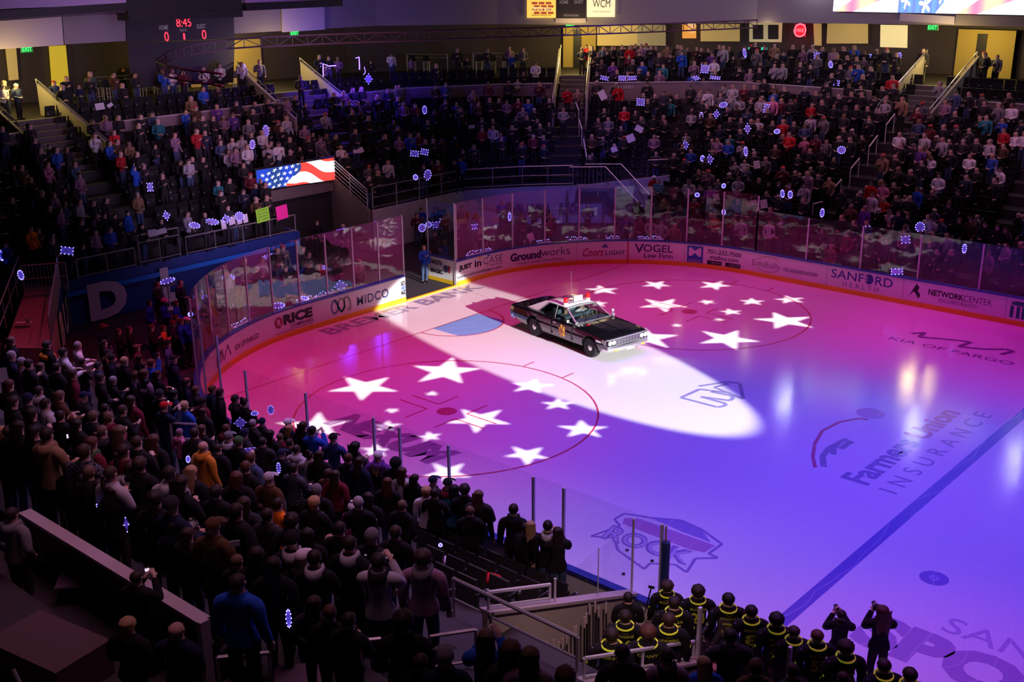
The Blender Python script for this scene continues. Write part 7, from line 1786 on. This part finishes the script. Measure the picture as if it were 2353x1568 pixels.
for px, py, w, h, shp in SG:
    P = far_hit(px, py, 1.15)
    if P is None: continue
    P = P+Vector((0,0,1.18)); P = CAM+(P-CAM)*.994; D = (P-CAM).dot(F_); k = D/FPX
    t = light_sign(P, w*k, h*k, shp, R.uniform(-.25,.25), '', tilt=R.uniform(0,.3)); SGO.append((px, py, t, shp, where_px(px, py)))
SW = {'oval': 'rounded', 'diamond': 'diamond-shaped', 'rect': 'rectangular', 'string': 'thin'}
ORD = ['first','second','third','fourth','fifth','sixth','seventh','eighth','ninth','tenth','eleventh','twelfth','thirteenth','fourteenth','fifteenth','sixteenth','seventeenth','eighteenth','nineteenth','twentieth','twenty-first','twenty-second','twenty-third','twenty-fourth','twenty-fifth','twenty-sixth','twenty-seventh','twenty-eighth','twenty-ninth','thirtieth']
def rank_labels(items, fmt_one, fmt_many):
    g = {}
    for it in items: g.setdefault(it[0], []).append(it)
    for key, L in g.items():
        L.sort(key=lambda i: i[1])
        for n, it in enumerate(L): it[2]['label'] = fmt_one(key) if len(L) == 1 else fmt_many(key, ORD[min(n, 29)] if n < 30 else 'number %d' % (n+1))
rank_labels([((SW[s[3]], s[4]), s[0], s[2]) for s in SGO], lambda k: '%s sign edged with blue lights, %s' % k, lambda k, o: '%s sign edged with blue lights, %s, %s from the left' % (k[0], k[1], o))
# signs held in the near stand
NS = [(552,972,28,28,'diamond','diamond sign with blue-white bulbs held by the woman at the end of the front rows'),(575,1037,22,16,'rect','blue-lit paper just above the man in the mustard hoodie'),(432,1055,9,16,'oval','blue-lit strip left of the man in the mustard hoodie'),(395,1180,26,30,'oval','large blue-lit balloon shape with white bulbs in the dark near crowd'),
      (227,1163,9,12,'rect','small blue-lit corner of a sign in the lower left crowd'),(640,1075,9,26,'oval','curved blue-lit band held up in the near crowd, left of the sweater with a strap'),(663,1420,12,46,'oval','tall blue-glowing bag low in the near crowd'),(818,1168,8,10,'oval','tiny blue light held by the child in the bobble hat'),(585,950,16,10,'oval','blue-lit ring at the glass beside the corner post'),
      (622,942,14,22,'oval','small triangle of blue bulbs stuck on the near glass'),(290,1205,10,36,'diamond','glowing card shaped as a blue cone of torchlight, lower left crowd'),(1012,1252,8,8,'oval','small blue light among the empty seats')]  # the torch beam is drawn as a glowing diamond card
for px, py, w, h, shp, lab in NS:
    b_ = near_hit(px, py, 1.0, 1.25)
    if not b_: continue
    P = CAM+(b_[1]+Vector((0,0,1.25*b_[2]))-CAM)*.985; k = (P-CAM).dot(F_)/FPX; light_sign(P, w*k, h*k, shp, 0, lab, n=7 if h < 31 else 2, br=.009)
# a string of lights along the boards ledge
for px0, px1, lab, s0_ in ((1080,1140,'string of blue lights heaped on the ledge right of the open gate',0),(1240,1270,'small heap of blue lights on the ledge under the beer lettering',1),(1305,1355,'row of blue lights laid along the ledge left of the goal line',2),(1395,1425,'short row of blue lights on the ledge right of the staircase foot',3),(1466,1524,'row of blue lights on the ledge above the law firm advert',4),(548,588,'string of blue lights on the ledge behind the left corner glass',5),(690,780,'string of blue lights trailing along the left board ledge',6)):
    b = MB(); a, c = s_at(px0, 575 if px0 > 900 else (770 if px0 < 600 else 670), 1.1), s_at(px1, 570 if px0 > 900 else (755 if px0 < 600 else 650), 1.1)
    for i in range(int(abs(c-a)/.075)): x, y = bpt(a+(c-a)*i/max(1, abs(c-a)/.075), .22+R.uniform(-.06,.06)); b.ball((x,y,1.14+R.uniform(0,.10)), .018, 5)
    if b.v:
        o = b.build('light_string', bulbw); tag(o, lab, 'string lights')
        x0_, y0_ = bpt(a, .2); x1_, y1_ = bpt(c, .2); q = MB(); along_box(q, (x0_,y0_), (x1_,y1_), 1.09, 1.11, .16); q.build('paper_strip', M_['paper'], o)
for i, s in enumerate([s_at(px, 560, 1.1) for px in (1225, 1378, 1395, 1448, 1500, 1212)]):
    x, y = bpt(s, .25); t = thing('drink_cup', 'pale paper cup standing on the board ledge, %s from the left' % ORD[sorted([1225,1378,1395,1448,1500,1212]).index([1225,1378,1395,1448,1500,1212][i])], 'cup', (x,y,1.09), 0, 'cups on the board ledge'); b = MB(); b.lathe([(.035,0),(.05,.16)], (0,0,0), 10); b.build('cup_body', M_['paper'], t); b = MB(); b.lathe([(.053,.16),(.05,.175)], (0,0,0), 10); b.build('lid', M_['white'], t)
for px, py in ((385,655),(456,615),(495,597),(617,598),(742,622),(525,648),(1003,526),(1091,530)):
    P = far_hit(px, py, 1.0)
    if P is not None and P.z < .3: table(P, 'round high table under a blue-lit sign, %s' % ({385:'nearest the blue wall',456:'left of the corner glass',495:'behind two standing people',617:'behind the left glass',742:'near the middle of the left glass',525:'at the curve of the glass',1003:'right of the open gate',1091:'under the papers right of the gate'}[px]))
# paper signs without lights
PS = [(735,168,10,8,'small white paper on the dark seats of the left upper deck'),]
def paper(P, w, h, m, lab, roll=0, cat='paper sign', tilt=.2):
    d = (CAM-P).normalized(); yaw = math.atan2(d.y, d.x); t = bpy.data.objects.new('paper_sign', None); COL.objects.link(t); 
    b = MB(); b.box((-.008,-w/2,-h/2),(0,w/2,h/2)); me = b.mesh('paper_sign'); me.materials.append(m); bpy.data.objects.remove(t); o = link('paper_sign', me); o.location = P; o.rotation_euler = (roll, -tilt, yaw); return tag(o, lab, cat)
for px, py, w, h, roll, col, lab in ((603,494,36,32,.08,'lime','lime green handwritten poster hung on the railing left of the tunnel'),(647,488,32,32,.08,'hotpink','bright pink poster hung at the end of the railing beside the tunnel'),(513,516,13,20,.1,'p','white sheet on the left end railing, leftmost of four'),(532,508,17,17,.1,'p','white sheet on the left end railing, second of four'),(549,505,13,20,.1,'p','white sheet on the left end railing, third of four'),(563,502,13,20,.1,'p','white sheet on the left end railing, next to the lime poster')):
    P = atX(px, py, -10.50 if px > 100 else -10); k = (P-CAM).dot(F_)/FPX
    m = M_['paper'] if col == 'p' else (mat('poster_lime', (.35,.85,.04), .8, emit=(.3,.8,.02), es=.10) if col == 'lime' else mat('poster_pink', (.95,.03,.35), .8, emit=(1,.02,.3), es=.10))
    o = paper(P, w*k, h*k, m, lab, roll, tilt=0); o.rotation_euler = (roll, 0, 0); o.location.x = -10.47
    if col == 'lime':
        for i in range(4): text_map('handwriting', ['GO FORCE','WE LOVE','HOCKEY','#1 FANS'][i], lambda a, v, i=i: (.004, -w*k*.40+w*k*.8*a, h*k*(.28-.22*i)+h*k*.13*v), M_['ink'], o)
for i, (px, py, w, h, roll) in enumerate([(230,250,20,15,.1),(253,242,13,8,.5),(1384,230,16,22,.5),(1449,318,18,18,.4),(1468,313,18,14,-.5),(1411,353,14,12,.3),(1220,545,14,18,.35),(1138,507,17,12,.1),(1108,505,15,12,.1),(1064,508,15,11,.05),(1055,510,14,12,.1),(1738,395,14,18,.2),(1755,470,16,20,.2),(1645,470,14,16,.3),(1730,485,16,12,.1),(360,625,18,16,.1),(380,622,24,12,.2),(830,345,10,12,.4),(787,358,9,16,.2),(820,362,15,8,0),(1084,292,14,8,.1)]):
    P = far_hit(px, py, 1.2)
    if P is None: continue
    P = CAM+(P+Vector((0,0,1.2))-CAM)*.992; k = (P-CAM).dot(F_)/FPX
    paper(P, w*k, h*k, M_['paper'], 'PAPER', roll); o = sc.objects[-1] if False else None
PP = [o for o in bpy.data.objects if o.get('label') == 'PAPER']
rank_labels([((where_px(*proj(o.location)),), proj(o.location)[0], o) for o in PP], lambda k: 'white paper held or lying in the %s' % k[0], lambda k, o: 'white paper in the %s, %s of those from the left' % (k[0], o))
# blue neon strings in the left bay of the upper deck
def neon_path(pxs, Dz, lab, r=.028):
    P = []
    for x, y in pxs:
        q = far_hit(x, y, 1.4); P.append((CAM+ray(x, y)*Dz))
    b = MB(); b.tube(P, r, 5); o = b.build('rope_light', emat('rope_blue', (.13,.07,1), 9)); tag(o, lab, 'rope light')
neon_path([(743,176),(742,146),(755,152),(772,151)], 59.5, 'bent glowing blue rope light at the left of the dark deck bay')
neon_path([(817,134),(825,131),(826,150),(826,160)], 59.5, 'hooked glowing blue rope light in the dark deck bay')
neon_path([(837,154),(840,166),(835,172)], 59.4, 'faint blue rope light at the right of the dark deck bay', .015)
P = CAM+ray(765,165)*58.6; point('blue_glow', tuple(P), (.1,.03,1), 260, .3); P = CAM+ray(850,175)*58.6; point('blue_glow', tuple(P), (.1,.03,1), 160, .3)
for px, py in ((1726,113),(1756,113)):
    P = CAM+ray(px, py)*67; b = MB(); b.obox(P, (.25,.25,.22)); nb('glowing_cup_stand', b, emat('teal_glow', (.02,.75,.55), 1.2), 'small teal-lit drink stand on the far deck, %s of two' % ('left' if px < 1740 else 'right'), 'drink stand')
# phones held up in the near stand
for px, py, w, h, lab in ((387,925,5,9,'lit phone held up by the person in the red cap'),(155,1003,5,11,'lit phone held low in the left part of the near crowd'),(398,896,3,11,'phone seen edge-on, glowing, held out near the front rows'),(730,992,6,8,'phone held up at the near glass by the black-haired person'),(338,1310,12,9,'bright phone screen raised by the person in the black tee'),(1131,1442,12,18,'phone held up by the long-haired person in blue at the bottom'),(840,1276,7,5,'phone held by the left hand of the light vest wearer'),(888,1282,7,5,'phone held by the right hand of the light vest wearer'),(540,1250,22,14,'striped card held by the person in the brown cap')):
    b_ = near_hit(px, py, 1.0, 1.5)
    if not b_: continue
    P = b_[1]+Vector((0,0,1.5*b_[2])); 
    if px == 338: P = atY(px, py, -22.75)
    P = CAM+(P-CAM)*.985; k = (P-CAM).dot(F_)/FPX; yaw = math.atan2(CAM.y-P.y, CAM.x-P.x)
    t = thing('phone', lab, 'phone', tuple(P), yaw); t.name = 'phone' if w < 20 else 'card'; b = MB(); b.box((-.010,-w*k/2,-h*k/2),(0,w*k/2,h*k/2)); b.build('case', M_['black'] if w < 20 else M_['paper'], t)
    if w < 20: b = MB(); b.box((0,-w*k*.42,-h*k*.44),(.002,w*k*.42,h*k*.44)); b.build('display', emat('phone_display', (.9,.75,.95), .9) if px in (387,155,338,398) else emat('phone_dim', (.5,.3,.6), .35), t)
# spilled things on the empty seats
for px, py, w, m, lab in ((1043,1293,.30,mat('tissue', (.50,.40,.60), .8),'pale crumpled jacket lying on an empty seat'),(1140,1328,.34,mat('cloth_red', PAL['red'], .8),'red cloth left on an empty seat by the bench tunnel')):
    h_ = near_hit(px, py, 1.0, .62)
    if h_:
        P = h_[1]+Vector((0,-.1,.64)); b = MB(); b.ball(P, w*.75, 10, (1,.7,.3)); nb('folded_cloth', b, m, lab, 'cloth')
# ================================================================ labels of the people
items = []
for p in PEOPLE:
    o = p['o']
    if p['label']: o['label'] = p['label']; o['category'] = 'person'; continue
    top = 'dark patterned' if p['top'] == 'camo' else p['top']
    key = (top + (' hoodie' if p['hood'] else ' top'), p['hw'], p['where'])
    items.append((key, p['px'][0], o))
rank_labels(items, lambda k: 'person in %s, %s, %s' % k, lambda k, o: 'person in %s, %s, %s, %s from left' % (k[0], k[1], k[2], o))
for p in PEOPLE:
    w = p['where']
    p['o']['group'] = 'hockey players on the bench' if 'hockey player' in p['o']['label'] else ('spectators of the near stand' if 'near stand' in w else ('spectators across the rink' if w else 'people in the foreground and on the ice'))

for o in bpy.data.objects:
    if o.get('label') and len(o['label'].split()) > 16: print('LONGLABEL', o.name, o['label'])
seen = {}
for o in bpy.data.objects:
    if o.get('label') and not o.parent and o.get('category'): seen.setdefault(o['label'], []).append(o)
